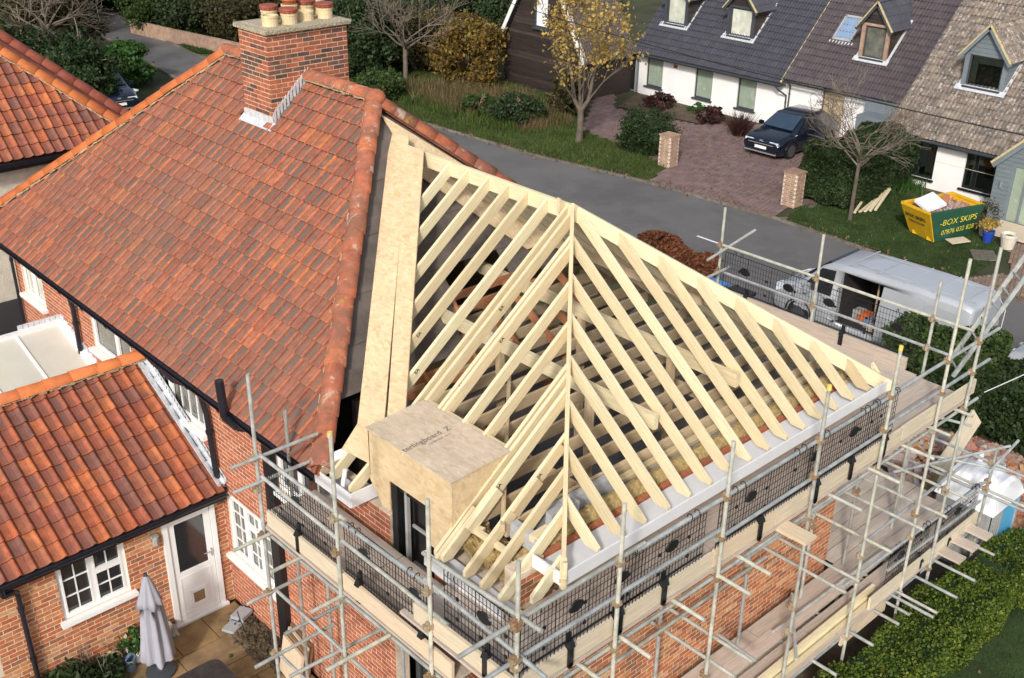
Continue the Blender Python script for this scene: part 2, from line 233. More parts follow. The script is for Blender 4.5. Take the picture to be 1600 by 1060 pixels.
# ------------------------------------------------------------------ mesh tools
class MB:
    def __init__(s): s.v = []; s.f = []; s.r = []; s.p = []; s.g = []; s.mi = []
    def vert(s, co, r=0., p=0., g=None): s.v.append(tuple(co)); s.r.append(r); s.p.append(p); s.g.append(tuple(g) if g is not None else tuple(co)); return len(s.v) - 1
    def face(s, idx, mi=0): s.f.append(tuple(idx)); s.mi.append(mi)
    def poly(s, pts, r=0., mi=0):
        i = [s.vert(p, r) for p in pts]; s.face(i, mi)
    def obox(s, c, ax, ay, az, r=None, mi=0, seed=None):
        """box by centre and three half vectors; ax is the grain direction"""
        c, ax, ay, az = V(c), V(ax), V(ay), V(az)
        if r is None: r = R.random()
        la, lb, lc = ax.length, ay.length, az.length; b = len(s.v); o = R.random() * 40 if seed is None else seed
        for i in (-1, 1):
            for j in (-1, 1):
                for k in (-1, 1): s.vert(c + ax * i + ay * j + az * k, r, 0, (i * la + o, j * lb + o * .7, k * lc))
        for q in ((0, 1, 3, 2), (4, 6, 7, 5), (0, 4, 5, 1), (2, 3, 7, 6), (0, 2, 6, 4), (1, 5, 7, 3)): s.face([b + t for t in q], mi)
    def box(s, lo, hi, r=None, mi=0):
        lo, hi = V(lo), V(hi); c = (lo + hi) / 2; h = (hi - lo) / 2
        ax = [V((h.x, 0, 0)), V((0, h.y, 0)), V((0, 0, h.z))]; ax.sort(key=lambda a: -a.length)
        if ax[0].cross(ax[1]).dot(ax[2]) < 0: ax[2] = -ax[2]
        s.obox(c, *ax, r=r, mi=mi)
    def bar(s, a, b, w, h, up=(0, 0, 1), r=None, mi=0):
        a, b, up = V(a), V(b), V(up); d = b - a; L = d.length; d.normalize()
        sd = d.cross(up)
        if sd.length < 1e-4: sd = d.cross(V((0, 1, 0)))
        sd.normalize(); u = sd.cross(d)
        s.obox((a + b) / 2, d * (L / 2), sd * (w / 2), u * (h / 2), r, mi)
    def tube(s, a, b, r1, r2=None, n=8, cap=True, rr=None, mi=0):
        a, b = V(a), V(b); r2 = r1 if r2 is None else r2; rr = R.random() if rr is None else rr
        d = b - a; L = d.length; d.normalize(); x = d.orthogonal().normalized(); y = d.cross(x); i0 = len(s.v)
        for p, q, t in ((a, r1, 0), (b, r2, L)):
            for k in range(n):
                an = 2 * math.pi * k / n; s.vert(p + (x * math.cos(an) + y * math.sin(an)) * q, rr, 0, (t, math.cos(an) * q, math.sin(an) * q))
        for k in range(n): k2 = (k + 1) % n; s.face((i0 + k, i0 + k2, i0 + n + k2, i0 + n + k), mi)
        if cap: s.face([i0 + k for k in range(n)][::-1], mi); s.face([i0 + n + k for k in range(n)], mi)
    def path(s, pts, rad, n=6, rr=None, mi=0):
        for i in range(len(pts) - 1):
            ra = rad[i] if isinstance(rad, (list, tuple)) else rad; rb = rad[i + 1] if isinstance(rad, (list, tuple)) else rad
            s.tube(pts[i], pts[i + 1], ra, rb, n, True, 0 if rr is None else rr, mi)
    def lathe(s, c, prof, n=16, rr=0., mi=0, cap=True, wob=None):
        c = V(c); i0 = len(s.v)
        for j, (r, z) in enumerate(prof):
            for k in range(n):
                an = 2 * math.pi * k / n; q = r * (wob(an, j) if wob else 1)
                s.vert(c + V((q * math.cos(an), q * math.sin(an), z)), rr)
        for j in range(len(prof) - 1):
            for k in range(n):
                k2 = (k + 1) % n; s.face((i0 + j * n + k, i0 + j * n + k2, i0 + (j + 1) * n + k2, i0 + (j + 1) * n + k), mi)
        if cap:
            s.face([i0 + k for k in range(n)][::-1], mi); s.face([i0 + (len(prof) - 1) * n + k for k in range(n)], mi)
    def prism(s, pts, ext, r=None, mi=0):
        """closed polygon extruded by vector ext"""
        r = R.random() if r is None else r; ext = V(ext); n = len(pts); o = R.random() * 40
        d = (V(pts[1]) - V(pts[0])).normalized(); e = ext.normalized(); t = d.cross(e); i0 = len(s.v)
        for q in (0, 1):
            for p in pts:
                p = V(p); g = (p.dot(d) + o, p.dot(t), p.dot(e) + q * ext.length); s.vert(p + ext * q, r, 0, g)
        s.face([i0 + k for k in range(n)][::-1], mi); s.face([i0 + n + k for k in range(n)], mi)
        for k in range(n): k2 = (k + 1) % n; s.face((i0 + k, i0 + k2, i0 + n + k2, i0 + n + k), mi)
    def mesh(s, name, mats, smooth=False):
        me = bpy.data.meshes.new(name); me.from_pydata(s.v, [], s.f)
        for m in (mats if isinstance(mats, (list, tuple)) else [mats]): me.materials.append(M[m] if isinstance(m, str) else m)
        if any(s.mi): me.polygons.foreach_set('material_index', s.mi)
        for nm, dat in (('rnd', s.r), ('pf', s.p)):
            at = me.attributes.new(nm, 'FLOAT', 'POINT'); at.data.foreach_set('value', dat)
        at = me.attributes.new('gc', 'FLOAT_VECTOR', 'POINT'); at.data.foreach_set('vector', [c for g in s.g for c in g])
        if smooth: me.polygons.foreach_set('use_smooth', [True] * len(me.polygons))
        me.update(); return me
LOC = {}     # world location of the Empty roots (pure translations)
def link(o, parent=None, plain=False):
    C.objects.link(o)
    if parent is not None:
        o.parent = parent
        if parent.name in LOC: o.matrix_parent_inverse = Matrix.Translation(-LOC[parent.name])
    return o
def ob(name, mb, mats, parent=None, smooth=False, kind=None):
    o = bpy.data.objects.new(name, mb.mesh(name, mats, smooth) if isinstance(mb, MB) else mb); link(o, parent)
    if kind: o['kind'] = kind
    return o
def inst(name, me, mw, parent=None):
    """another object on shared mesh me at world matrix mw"""
    o = bpy.data.objects.new(name, me); link(o, parent)
    if parent is not None and parent.name not in LOC and parent.matrix_basis != Matrix.Identity(4):
        o.matrix_parent_inverse = parent.matrix_basis.inverted()
    o.matrix_basis = mw; return o
def thing(name, label, cat, loc=(0, 0, 0), group=None):
    o = bpy.data.objects.new(name, None); C.objects.link(o); o.location = loc; LOC[o.name] = V(loc); o.empty_display_size = .2
    o['label'] = label; o['category'] = cat
    if group: o['group'] = group
    return o
def tag(o, label, cat, group=None):
    o['label'] = label; o['category'] = cat
    if group: o['group'] = group
    return o
def setting(o, kind='structure'): o['kind'] = kind; return o
def frame(x, y, z, p):
    return Matrix(((x[0], y[0], z[0], p[0]), (x[1], y[1], z[1], p[1]), (x[2], y[2], z[2], p[2]), (0, 0, 0, 1)))
def fastmesh(name, co, quads, matn, rnd, per=4):
    me = bpy.data.meshes.new(name); n = len(co); nf = len(quads)
    me.vertices.add(n); me.vertices.foreach_set('co', co.astype(np.float32).ravel())
    me.loops.add(nf * per); me.loops.foreach_set('vertex_index', quads.astype(np.int32).ravel())
    me.polygons.add(nf); me.polygons.foreach_set('loop_start', np.arange(nf, dtype=np.int32) * per)
    me.materials.append(M[matn]); me.update(calc_edges=True)
    at = me.attributes.new('rnd', 'FLOAT', 'POINT'); at.data.foreach_set('value', rnd.astype(np.float32))
    return me
def leaves(name, pts, size, matn, parent=None, aspect=1.6, up=0., kind=None):
    """many small leaf faces, one quad each, about the points"""
    n = len(pts)
    a = NR.normal(size=(n, 3)); a[:, 2] += up; a /= np.linalg.norm(a, axis=1)[:, None] + 1e-9
    b = NR.normal(size=(n, 3)); b -= (b * a).sum(1)[:, None] * a; b /= np.linalg.norm(b, axis=1)[:, None] + 1e-9
    s = size * NR.uniform(.6, 1.35, n)[:, None]
    A = a * s * aspect * .5; B = b * s * .5
    co = np.stack([pts - A, pts + B, pts + A, pts - B], 1).reshape(-1, 3)
    q = np.arange(4 * n).reshape(n, 4); r = np.repeat(NR.random(n), 4)
    o = bpy.data.objects.new(name, fastmesh(name, co, q, matn, r)); link(o, parent)
    if kind: o['kind'] = kind
    return o
def blades(name, pts, h, wdt, matn, parent=None, kind='stuff', lean=.35):
    n = len(pts); d = NR.normal(size=(n, 3)) * lean; d[:, 2] = 1; d /= np.linalg.norm(d, axis=1)[:, None]
    hh = (h * NR.uniform(.5, 1.3, n))[:, None]; an = NR.uniform(0, 6.28, n); s = np.stack([np.cos(an), np.sin(an), 0 * an], 1) * wdt / 2
    co = np.stack([pts - s, pts + s, pts + d * hh], 1).reshape(-1, 3)
    o = bpy.data.objects.new(name, fastmesh(name, co, np.arange(3 * n).reshape(n, 3), matn, np.repeat(NR.random(n), 3), 3)); link(o, parent)
    if kind: o['kind'] = kind
    return o
def crown(c, rad, n, clumps=40, tight=.28, shell=.55, flat=.0):
    c = np.array(c, float); rad = np.array(rad, float)
    d = NR.normal(size=(clumps, 3)); d /= np.linalg.norm(d, axis=1)[:, None]; d *= NR.uniform(shell, 1, clumps)[:, None]
    k = NR.integers(0, clumps, n); p = d[k] + NR.normal(size=(n, 3)) * tight * NR.uniform(.5, 1, clumps)[k][:, None]
    p = c + p * rad
    return p
def boxpts(lo, hi, n, shell=.12, bump=.06, cut=None):
    """points near the top and side faces of a clipped hedge"""
    lo = np.array(lo, float); hi = np.array(hi, float); s = hi - lo
    areas = np.array([s[0] * s[1], s[0] * s[2], s[0] * s[2], s[1] * s[2], s[1] * s[2]]); f = NR.choice(5, n, p=areas / areas.sum())
    u = NR.random((n, 3)); p = lo + u * s; dep = np.abs(NR.normal(size=n)) * shell - bump * .5
    p[f == 0, 2] = hi[2] - dep[f == 0]; p[f == 1, 1] = lo[1] + dep[f == 1]; p[f == 2, 1] = hi[1] - dep[f == 2]
    p[f == 3, 0] = lo[0] + dep[f == 3]; p[f == 4, 0] = hi[0] - dep[f == 4]
    wv = bump * (np.sin(p[:, 0] * 2.1 + p[:, 1] * 1.3) + np.sin(p[:, 0] * 5.3 + 1) * .6 + np.sin(p[:, 1] * 4.1 + p[:, 2] * 3) * .6)
    c = (lo + hi) / 2; dirn = (p - c) / (s / 2 + 1e-6); p += dirn * wv[:, None]
    return p
def branch(mb, p, d, L, r, depth, rng, spread=.7, kids=3, up=.15, minr=.004):
    p = V(p); d = V(d).normalized(); n = 7 if r > .05 else (5 if r > .02 else 3); seg = 3 if depth > 1 else 2; q = p; pts = [q]; rs = [r]
    for i in range(seg):
        d = (d + V((rng.gauss(0, .12), rng.gauss(0, .12), rng.gauss(0, .1) + up * .3))).normalized(); q = q + d * (L / seg); pts.append(q); rs.append(max(minr, r * (1 - .45 * (i + 1) / seg)))
    mb.path(pts, rs, n, rng.random())
    if depth <= 0: return [q]
    out = []
    for k in range(kids):
        t = rng.uniform(.45, 1) if k else 1; base = pts[min(seg, int(t * seg + .5))]
        nd = (d + V((rng.gauss(0, spread), rng.gauss(0, spread), rng.gauss(0, spread * .6) + up))).normalized()
        out += branch(mb, base, nd, L * rng.uniform(.55, .85), max(minr, r * rng.uniform(.4, .6)), depth - 1, rng, spread, kids, up, minr)
    return out
def rects(W, H, holes):
    us = sorted({0, W, *[min(max(h[0], 0), W) for h in holes], *[min(max(h[1], 0), W) for h in holes]})
    vs = sorted({0, H, *[min(max(h[2], 0), H) for h in holes], *[min(max(h[3], 0), H) for h in holes]})
    for a, b in zip(us, us[1:]):
        for c, d in zip(vs, vs[1:]):
            if not any(h[0] < (a + b) / 2 < h[1] and h[2] < (c + d) / 2 < h[3] for h in holes): yield a, b, c, d
def slabwall(mb, o, u, n, W, H, holes, t=.22, back=0.):
    o, u, n = V(o), V(u), V(n); z = V((0, 0, 1))
    for a, b, c, d in rects(W, H, holes):
        cc = o + u * ((a + b) / 2) + z * ((c + d) / 2) - n * (t / 2 + back)
        mb.obox(cc, u * ((b - a) / 2), n * (t / 2), z * ((d - c) / 2), 0.)
BRICK = None
def unit_brick(matn):
    mb = MB(); mb.obox((0, 0, 0), (.1055, 0, 0), (0, .03, 0), (0, 0, .0305), 0.); return mb.mesh('brick', matn)
def brickwall(root, name, o, u, n, W, H, holes, matn, mortar='mortar', nparts=150, vis=None, top=None, t=.22, z0=0., joined='brickwork'):
    """mortar wall with every brick proud of its joints; nearest full bricks are objects, the rest one stuff part"""
    o, u, n = V(o), V(u), V(n); z = V((0, 0, 1)); mb = MB(); slabwall(mb, o, u, n, W, H, holes, t, .003)
    wall = ob(name, mb, mortar, root)
    full = []; rest = MB(); row = 0; v = .005
    while v + .065 < H:
        a = -.1125 if row % 2 else 0.; a += .004
        while a < W:
            b = a + .215; aa, bb = max(a, .002), min(b, W - .002)
            for h in holes:
                if h[2] < v + .045 and h[3] > v + .02:
                    if aa >= h[0] - .01 and bb <= h[1] + .01: bb = aa
                    elif aa < h[0] < bb: bb = h[0]
                    elif aa < h[1] < bb: aa = h[1]
            vv = (v, v + .065)
            if bb - aa > .04 and (vis is None or vis(aa, v)) and (top is None or v + .06 < top((aa + bb) / 2)):
                c = o + u * ((aa + bb) / 2) + z * (v + .0325) - n * .03 + n * R.uniform(-.002, .002)
                if bb - aa > .21: full.append(((c - CAM).length, c))
                else: rest.obox(c, u * ((bb - aa) / 2 - .002), n * .03, z * .0305)
            a += .225
        v += .075; row += 1
    full.sort(key=lambda k: k[0]); me = unit_brick(matn)
    for k, (d, c) in enumerate(full):
        if k < nparts: inst('brick', me, frame(u, -n, z, c), wall)
        else: rest.obox(c, u * .1055, n * .03, z * .0305)
    if rest.f: ob(joined, rest, matn, wall, kind='stuff')
    return wall
# pantile profile: (across, height, pan share)
PAN_OLD = [(0, -.03, .0), (.006, .004, .3), (.020, .020, .9), (.06, .026, 1), (.10, .024, 1), (.124, .024, .8), (.146, .038, .1), (.166, .042, 0), (.183, .024, 0), (.190, -.03, 0)]
PAN = [(0, .012, .2), (.02, .004, .9), (.07, 0, 1), (.115, .003, 1), (.138, .016, .55), (.155, .036, .12), (.173, .044, 0), (.192, .036, 0), (.208, .010, 0)]
CON = [(0, .0, 1), (.04, .0, 1), (.075, .030, .2), (.10, .038, 0), (.125, .030, .2), (.15, .0, 1), (.19, .0, 1), (.225, .03, .2), (.25, .038, 0), (.275, .03, .2), (.30, .0, 1)]
LIP = .017
def tile_mb(mb, o, u, s, n, prof, wd, ln, tilt, r, lo=None, hi=None, base=0., v0=0.):
    i0 = len(mb.v); k = len(prof); sc_ = wd / prof[-1][0]
    for j_, (t, dz) in enumerate(((0, tilt - LIP), (0, tilt), (min(.03, ln * .5), tilt * .9 + .001), (ln, 0))):
        for (a, h, pf) in prof:
            pf = (pf * .5 + .9, pf * .25, pf, pf)[j_]  # lower lip darkened: grime, plus painted shade line between tile rows
            uu = a * sc_ + base
            if lo is not None: uu = min(max(uu, lo(v0 + t)), hi(v0 + t))
            hh = h + dz
            mb.vert(o + u * (uu - base) + s * t + n * hh, r, pf, (uu, t, hh))
    for j in (0, 1, 2):
        for q in range(k - 1): a = i0 + j * k + q; mb.face((a, a + 1, a + k + 1, a + k))
def tileroof(root, name, o, u, s, W, L, lohi, matn, nparts=300, prof=PAN, wd=.21, gauge=.287, ln=.35, tilt=.034, joined='tiles', jit=.004, under='dark', skip=None):
    """o: eave start corner, u along the eave, s up the slope; lohi(v) gives the clipped run of u"""
    o, u, s = V(o), V(u).normalized(), V(s).normalized(); n = u.cross(s)
    ub = MB(); pts = []
    for v in (0, L): lo, hi = lohi(v); pts.append((lo, hi, v))
    ub.prism([o + u * pts[0][0] - n * .02, o + u * pts[0][1] - n * .02, o + u * pts[1][1] + s * L - n * .02, o + u * pts[1][0] + s * L - n * .02], -n * .03, 0)
    roof = ob(name, ub, under, root)  # default dark underlay paints the shade in the gaps between tiles
    full = []; rest = MB(); rows = int(L / gauge) + 1
    for j in range(rows):
        v = j * gauge - .03; va, vb = lohi(max(v, 0)), lohi(min(v + ln, L))
        cols = int(W / wd) + 1
        for i in range(cols):
            a = i * wd; b = a + wd
            if b < min(va[0], vb[0]) + .03 or a > max(va[1], vb[1]) - .03: continue
            if skip and skip(a + wd / 2, v + .15): continue
            p = o + u * a + s * v + n * (R.uniform(-jit, jit) + .002)
            edge = a < max(va[0], vb[0]) or b > min(va[1], vb[1]) or v + ln > L
            if edge:
                lf = lambda t: lohi(min(max(t, 0), L))[0]; hf = lambda t: lohi(min(max(t, 0), L))[1]
                tile_mb(rest, p, u, s, n, prof, wd - .002, min(ln, L - v), tilt, R.random(), lf, hf, a, v)
            else: full.append(((p - CAM).length, p))
    full.sort(key=lambda k: k[0]); t = MB(); tile_mb(t, V((0, 0, 0)), V((1, 0, 0)), V((0, 1, 0)), V((0, 0, 1)), prof, wd - .002, ln, tilt, 0.); me = t.mesh('roof_tile', matn)
    for k, (d, p) in enumerate(full):
        if k < nparts:
            a = R.uniform(-.012, .012); uu = (u + s * a).normalized(); ss = n.cross(uu)
            inst('roof_tile', me, frame(uu, ss, n, p), roof)
        else: tile_mb(rest, p, u, s, n, prof, wd - .002, ln, tilt, R.random())
    if rest.f: ob(joined, rest, matn, roof, kind='stuff')
    return roof
def ridge(root, a, b, matn, r=.125, ln=.36, bed=True, up=(0, 0, 1), name='ridge_tile', flare=.012, sides=(-1, 1)):
    a, b, up = V(a), V(b), V(up); d = b - a; L = d.length; d.normalize(); sd = d.cross(up).normalized(); u2 = sd.cross(d)
    k = max(1, round(L / ln)); l = L / k; t = MB(); n = 10; i0 = 0
    for (x, rr) in ((0, r + flare), (l + .03, r)):
        for q in range(n + 1):
            an = math.pi * q / n; t.vert((x, rr * math.cos(an) * 1.05, rr * math.sin(an) * .9), 0)
    for q in range(n): t.face((q, q + 1, n + 2 + q, n + 1 + q))
    for q in range(n + 1):
        an = math.pi * q / n; t.vert((0, (r - .012) * math.cos(an), (r - .012) * math.sin(an) * .9 - .004), 0)
    for q in range(n): t.face((q, 2 * n + 2 + q, 2 * n + 3 + q, q + 1))
    me = t.mesh('ridge_tile', matn, True)
    for i in range(k):
        j = V((R.gauss(0, .004), R.gauss(0, .004), R.gauss(0, .004))); dd = (d + V((R.gauss(0, .006), R.gauss(0, .006), R.gauss(0, .006)))).normalized(); s2 = dd.cross(up).normalized()
        inst(name, me, frame(dd, s2 * -1, dd.cross(s2) * -1, a + d * (l * i) + j), root)
    if bed:
        m = MB()
        for sg in sides:
            q = 0.
            while q < L:
                w_ = R.uniform(.04, .12); h_ = R.uniform(.012, .036); c = a + d * (q + w_ / 2) + sd * sg * (r * .99 + R.uniform(-.015, .012)) - u2 * R.uniform(.016, .034)
                m.obox(c, d * w_ * .55, sd * h_ * .7, u2 * h_ * .5); q += w_
        ob('mortar_bed', m, 'mortar_y', root, kind='stuff')
def window(root, o, u, n, W, H, cols, glass='glass', fm='upvc', bars=None, sill=True, fw=.06, name='window', sillm=None, depth=.07, recess=.03):
    """frame with casements; cols: list of (width share, top-light share or 0); bars (nx, ny) glazing bars in each"""
    o, u, n = V(o), V(u), V(n); z = V((0, 0, 1)); m = MB(); o2 = o - n * recess
    def b(a0, a1, v0, v1, d=depth, off=0.): m.obox(o2 + u * ((a0 + a1) / 2) + z * ((v0 + v1) / 2) - n * (d / 2 - off), u * ((a1 - a0) / 2), n * (d / 2), z * ((v1 - v0) / 2), 0.)
    b(0, W, 0, fw); b(0, W, H - fw, H); b(0, fw, fw, H - fw); b(W - fw, W, fw, H - fw)
    x = fw; inner = W - 2 * fw; g = []
    for i, (sh, top) in enumerate(cols):
        w_ = inner * sh; xa, xb = x, x + w_
        if i: b(xa - fw * .5, xa + fw * .5, fw, H - fw, depth, .002); xa += fw * .5
        if i < len(cols) - 1: xb -= fw * .5
        if top:
            zt = H - fw - (H - 2 * fw) * top; b(xa, xb, zt - fw * .4, zt + fw * .4, depth, .003); g += [(xa, xb, fw, zt - fw * .4), (xa, xb, zt + fw * .4, H - fw)]
        else: g.append((xa, xb, fw, H - fw))
        x += w_
    win = ob(name, m, fm, root)
    for (a0, a1, v0, v1) in g:
        k = MB(); e = .028
        k.obox(o2 + u * ((a0 + a1) / 2) + z * ((v0 + v1) / 2) - n * (depth * .6), u * ((a1 - a0) / 2), n * .004, z * ((v1 - v0) / 2), 0.); ob('pane', k, glass, win)
        if bars is not None or fm == 'upvc':
            k = MB()
            for (p0, p1, q0, q1) in ((a0, a1, v0, v0 + e), (a0, a1, v1 - e, v1), (a0, a0 + e, v0 + e, v1 - e), (a1 - e, a1, v0 + e, v1 - e)):
                k.obox(o2 + u * ((p0 + p1) / 2) + z * ((q0 + q1) / 2) - n * .012, u * ((p1 - p0) / 2), n * .018, z * ((q1 - q0) / 2), 0.)
            ob('sash', k, fm, win)
        if bars:
            nx, ny = bars; ny = max(1, round(ny * (v1 - v0) / (H - 2 * fw))); nx_ = max(1, round(nx * (a1 - a0) / (inner / len(cols))))
            for i in range(1, nx_): k = MB(); q = a0 + (a1 - a0) * i / nx_; k.obox(o2 + u * q + z * ((v0 + v1) / 2) - n * .028, z * ((v1 - v0) / 2 - e), u * .009, n * .008, 0.); ob('glazing_bar', k, fm, win)
            for i in range(1, ny): k = MB(); q = v0 + (v1 - v0) * i / ny; k.obox(o2 + u * ((a0 + a1) / 2) + z * q - n * .029, u * ((a1 - a0) / 2 - e), n * .008, z * .009, 0.); ob('glazing_bar', k, fm, win)
    if sill:
        k = MB(); k.obox(o + u * (W / 2) - z * .035 + n * .02, u * (W / 2 + .07), n * .075, z * .032, 0.); ob('sill', k, sillm or fm, win)
    return win
# ================================================================== terrain
G = -1.2
def gz(x, y=0.):
    t = min(max((x - 8.) / 6., 0), 1); return G * t * t * (3 - 2 * t)
def gza(x): t = np.clip((x - 8.) / 6., 0, 1); return G * t * t * (3 - 2 * t)
def sheet(name, pts, z, m, kind='structure', follow=False, th=0):
    mb = MB(); mb.poly([(p[0], p[1], z) for p in pts]); o = ob(name, mb, m); o['kind'] = kind; return o
def grid(name, x0, x1, y0, y1, nx, ny, dz, m, wob=0.):
    mb = MB()
    for j in range(ny + 1):
        for i in range(nx + 1):
            x = x0 + (x1 - x0) * i / nx; y = y0 + (y1 - y0) * j / ny
            mb.vert((x, y, gz(x) + dz + (R.uniform(-wob, wob) if wob else 0)), 0)
    for j in range(ny):
        for i in range(nx): a = j * (nx + 1) + i; mb.face((a, a + 1, a + nx + 2, a + nx + 1))
    o = ob(name, mb, m, smooth=True); o['kind'] = 'structure'; return o
far = MB(); xs = [-150, -40, 8] + [8 + k * .5 for k in range(1, 13)] + [20, 60, 120, 260]
for y in (-150, 260):
    for x in xs: far.vert((x, y, gz(x) - .03), 0)
for i in range(len(xs) - 1): far.face((i, i + 1, len(xs) + i + 1, len(xs) + i))
ob('ground', far, 'ground')['kind'] = 'structure'
# road with kerbs
NE = [(17.5, -30), (17.5, 8), (17.5, 25), (18.0, 38), (18.6, 45.1), (19.4, 51), (21, 62), (24, 80)]
FE = [(24.0, -30), (24.1, 7), (24.5, 14), (24.1, 19.4), (23.2, 24.6), (22.9, 29.5), (22.4, 38), (21.9, 50), (23.5, 62), (27, 80)]
mb = MB(); mb.poly([(x, y, G + .004) for x, y in NE] + [(x, y, G + .004) for x, y in FE[::-1]]); ob('road', mb, 'asphalt')['kind'] = 'structure'
for P, sg, nm in ((FE, 1, 'kerb'), (NE, -1, 'kerb')):
    mb = MB()
    for a, b in zip(P, P[1:]):
        A, B = V((*a, G + .03)), V((*b, G + .03)); d = (B - A).normalized(); q = d.cross(V((0, 0, 1))) * sg
        n_ = max(1, int((B - A).length / .9))
        for k in range(n_):
            if min(abs(A.y - 15), 99) > 40: pass
            p0 = A + (B - A) * (k / n_); p1 = A + (B - A) * ((k + .985) / n_); mb.obox((p0 + p1) / 2 + q * .06, (p1 - p0) / 2, q * .06, V((0, 0, .045)))
    ob(nm, mb, 'kerb')['kind'] = 'structure'
sheet('road_marking', [(21.15, 12.9), (21.25, 12.9), (21.25, 14.6), (21.15, 14.6)], G + .009, 'whitebag')
# grass strips and gardens across the road
sheet('grass_verge', [(24.2, 19.4), (26.4, 20.2), (26.9, 22.5), (27.4, 26), (30.5, 29.5), (30.9, 36), (27, 44), (24, 52), (22.1, 50), (22.6, 38), (23.1, 29.5), (23.4, 24.6)], G + .012, 'verge')
sheet('front_lawn', [(24.75, 13.6), (26.2, 14.0), (31.6, 13.6), (31.7, 12.4), (29.6, 9.2), (27.6, 7.1), (24.3, 6.95)], G + .012, 'lawn')
sheet('front_lawn', [(24.2, 4.9), (24.2, 2), (40, 2), (40, 5.5), (27.0, 5.7)], G + .012, 'lawn')
sheet('grass_verge', [(21.9, 50.3), (24, 58), (27.5, 66), (29, 66), (24, 56), (22.9, 49)], G + .012, 'lawn')
sheet('flower_bed', [(31.6, 27.6), (34.3, 28.8), (34.33, 21.3), (33.2, 21.3), (32.2, 23.2)], G + .016, 'soil')
sheet('flower_bed', [(30.8, 13.5), (31.68, 13.6), (31.68, 9.5), (30.4, 9.5), (30.2, 11.5)], G + .018, 'soil')
sheet('pavement_edge', [(24.12, 7), (24.75, 7), (25.1, 13.7), (24.55, 14)], G + .008, 'kerb')
# block-paved drive: courses of blocks as one stuff part on its bed
def paving(name, poly, x0, x1, y0, y1, bl, bw, m, bed, z, ang=0., nparts=150):
    o = sheet(name, poly, z, bed); full = []; me_b = MB(); me_b.obox((0, 0, 0), (bl / 2 - .006, 0, 0), (0, bw / 2 - .006, 0), (0, 0, .015), 0.); me = me_b.mesh('paving_block', m)
    rest = MB(); ca, sa = math.cos(ang), math.sin(ang); j = 0
    def inside(x, y):
        c = False; k = len(poly) - 1
        for i in range(len(poly)):
            (xi, yi), (xj, yj) = poly[i], poly[k]
            if (yi > y) != (yj > y) and x < (xj - xi) * (y - yi) / (yj - yi) + xi: c = not c
            k = i
        return c
    cx, cy = (x0 + x1) / 2, (y0 + y1) / 2; D = max(x1 - x0, y1 - y0); N_ = int(D / bw)
    for j in range(-N_, N_):
        for i in range(-int(D / bl), int(D / bl)):
            a = (i + (.5 if j % 2 else 0)) * bl; b = j * bw; x = cx + a * ca - b * sa; y = cy + a * sa + b * ca
            if inside(x, y): full.append(V((x, y, z + .002 + R.uniform(-.003, .003))))
    full.sort(key=lambda c: (c - CAM).length)
    for k, c in enumerate(full):
        u = V((ca, sa, 0)); v = V((-sa, ca, 0))
        if k < nparts: inst('paving_block', me, frame(u, v, V((0, 0, 1)), c), o)
        else: rest.obox(c, u * (bl / 2 - .006), v * (bw / 2 - .006), V((0, 0, .015)))
    if rest.f: ob('block_paving', rest, m, o, kind='stuff')
paving('driveway', [(24.2, 19.3), (24.6, 14.1), (26.4, 14.3), (26.6, 13.7), (34.3, 16), (34.3, 21.2), (32.0, 23.2), (31.2, 27.5), (34, 30), (34, 31), (27.6, 26), (26.9, 22.5), (26.4, 20.2)], 24, 35, 13.5, 31, .36, .18, 'paving_r', 'soil', G + .008, .2, 0)
paving('brick_path', [(24.0, 6.6), (24.6, 6.9), (26.0, 6.2), (28.2, 7.3), (29.5, 8.6), (31.2, 8.6), (31.2, 6.6), (29.4, 6.4), (24.3, 4.9)], 24, 31.2, 4.8, 9, .23, .115, 'brickpath', 'soil', G + .016, .35, 250)
# patio of slabs beside the kitchen extension
o = sheet('patio', [(-6, 1.5), (-.25, 1.5), (-.25, 7.1), (-6, 7.1)], .008, 'soil')
y = 7.05
for j, hgt in enumerate((.62, .62, .45, .62, .62, .45, .62, .62, .62)):
    x = -.27
    while x > -5.8:
        wd_ = R.choice((.9, .62, .62, .45)); mb = MB()
        mb.obox((x - wd_ / 2, y - hgt / 2, .02), (wd_ / 2 - .008, 0, 0), (0, hgt / 2 - .008, 0), (0, 0, .018), R.random()); ob('paving_slab', mb, 'slab', o); x -= wd_
    y -= hgt
# ground at the foot of the end wall, under the scaffold
grid('bare_earth', 0, 16, -.75, 12, 64, 20, .012, 'soil', .02)
grid('lawn', 2, 18, -14, -1.3, 40, 20, .016, 'lawn', .01)
p = np.stack([NR.uniform(3.5, 15, 45000), NR.uniform(-7.0, -1.35, 45000), np.zeros(45000)], 1); p[:, 2] = gza(p[:, 0]) + .012
blades('lawn_grass', p, .055, .012, 'g_lawn')
def inpoly(P, n):
    P = np.array(P); lo, hi = P.min(0), P.max(0); out = []
    while sum(map(len, out)) < n:
        q = NR.uniform(lo, hi, (n * 2, 2)); c = np.zeros(len(q), bool); k = len(P) - 1
        for i in range(len(P)):
            xi, yi = P[i]; xj, yj = P[k]; m_ = ((yi > q[:, 1]) != (yj > q[:, 1])) & (q[:, 0] < (xj - xi) * (q[:, 1] - yi) / (yj - yi + 1e-12) + xi); c ^= m_; k = i
        out.append(q[c])
    return np.concatenate(out)[:n]
def grass(name, P, n, h, wd, m):
    q = inpoly(P, n); blades(name, np.concatenate([q, np.full((n, 1), G + .01)], 1), h, wd, m)
grass('front_lawn_grass', [(24.75, 13.6), (26.2, 14.0), (31.6, 13.6), (31.7, 12.4), (29.6, 9.2), (27.6, 7.1), (24.3, 6.95)], 42000, .07, .018, 'g_lawn')
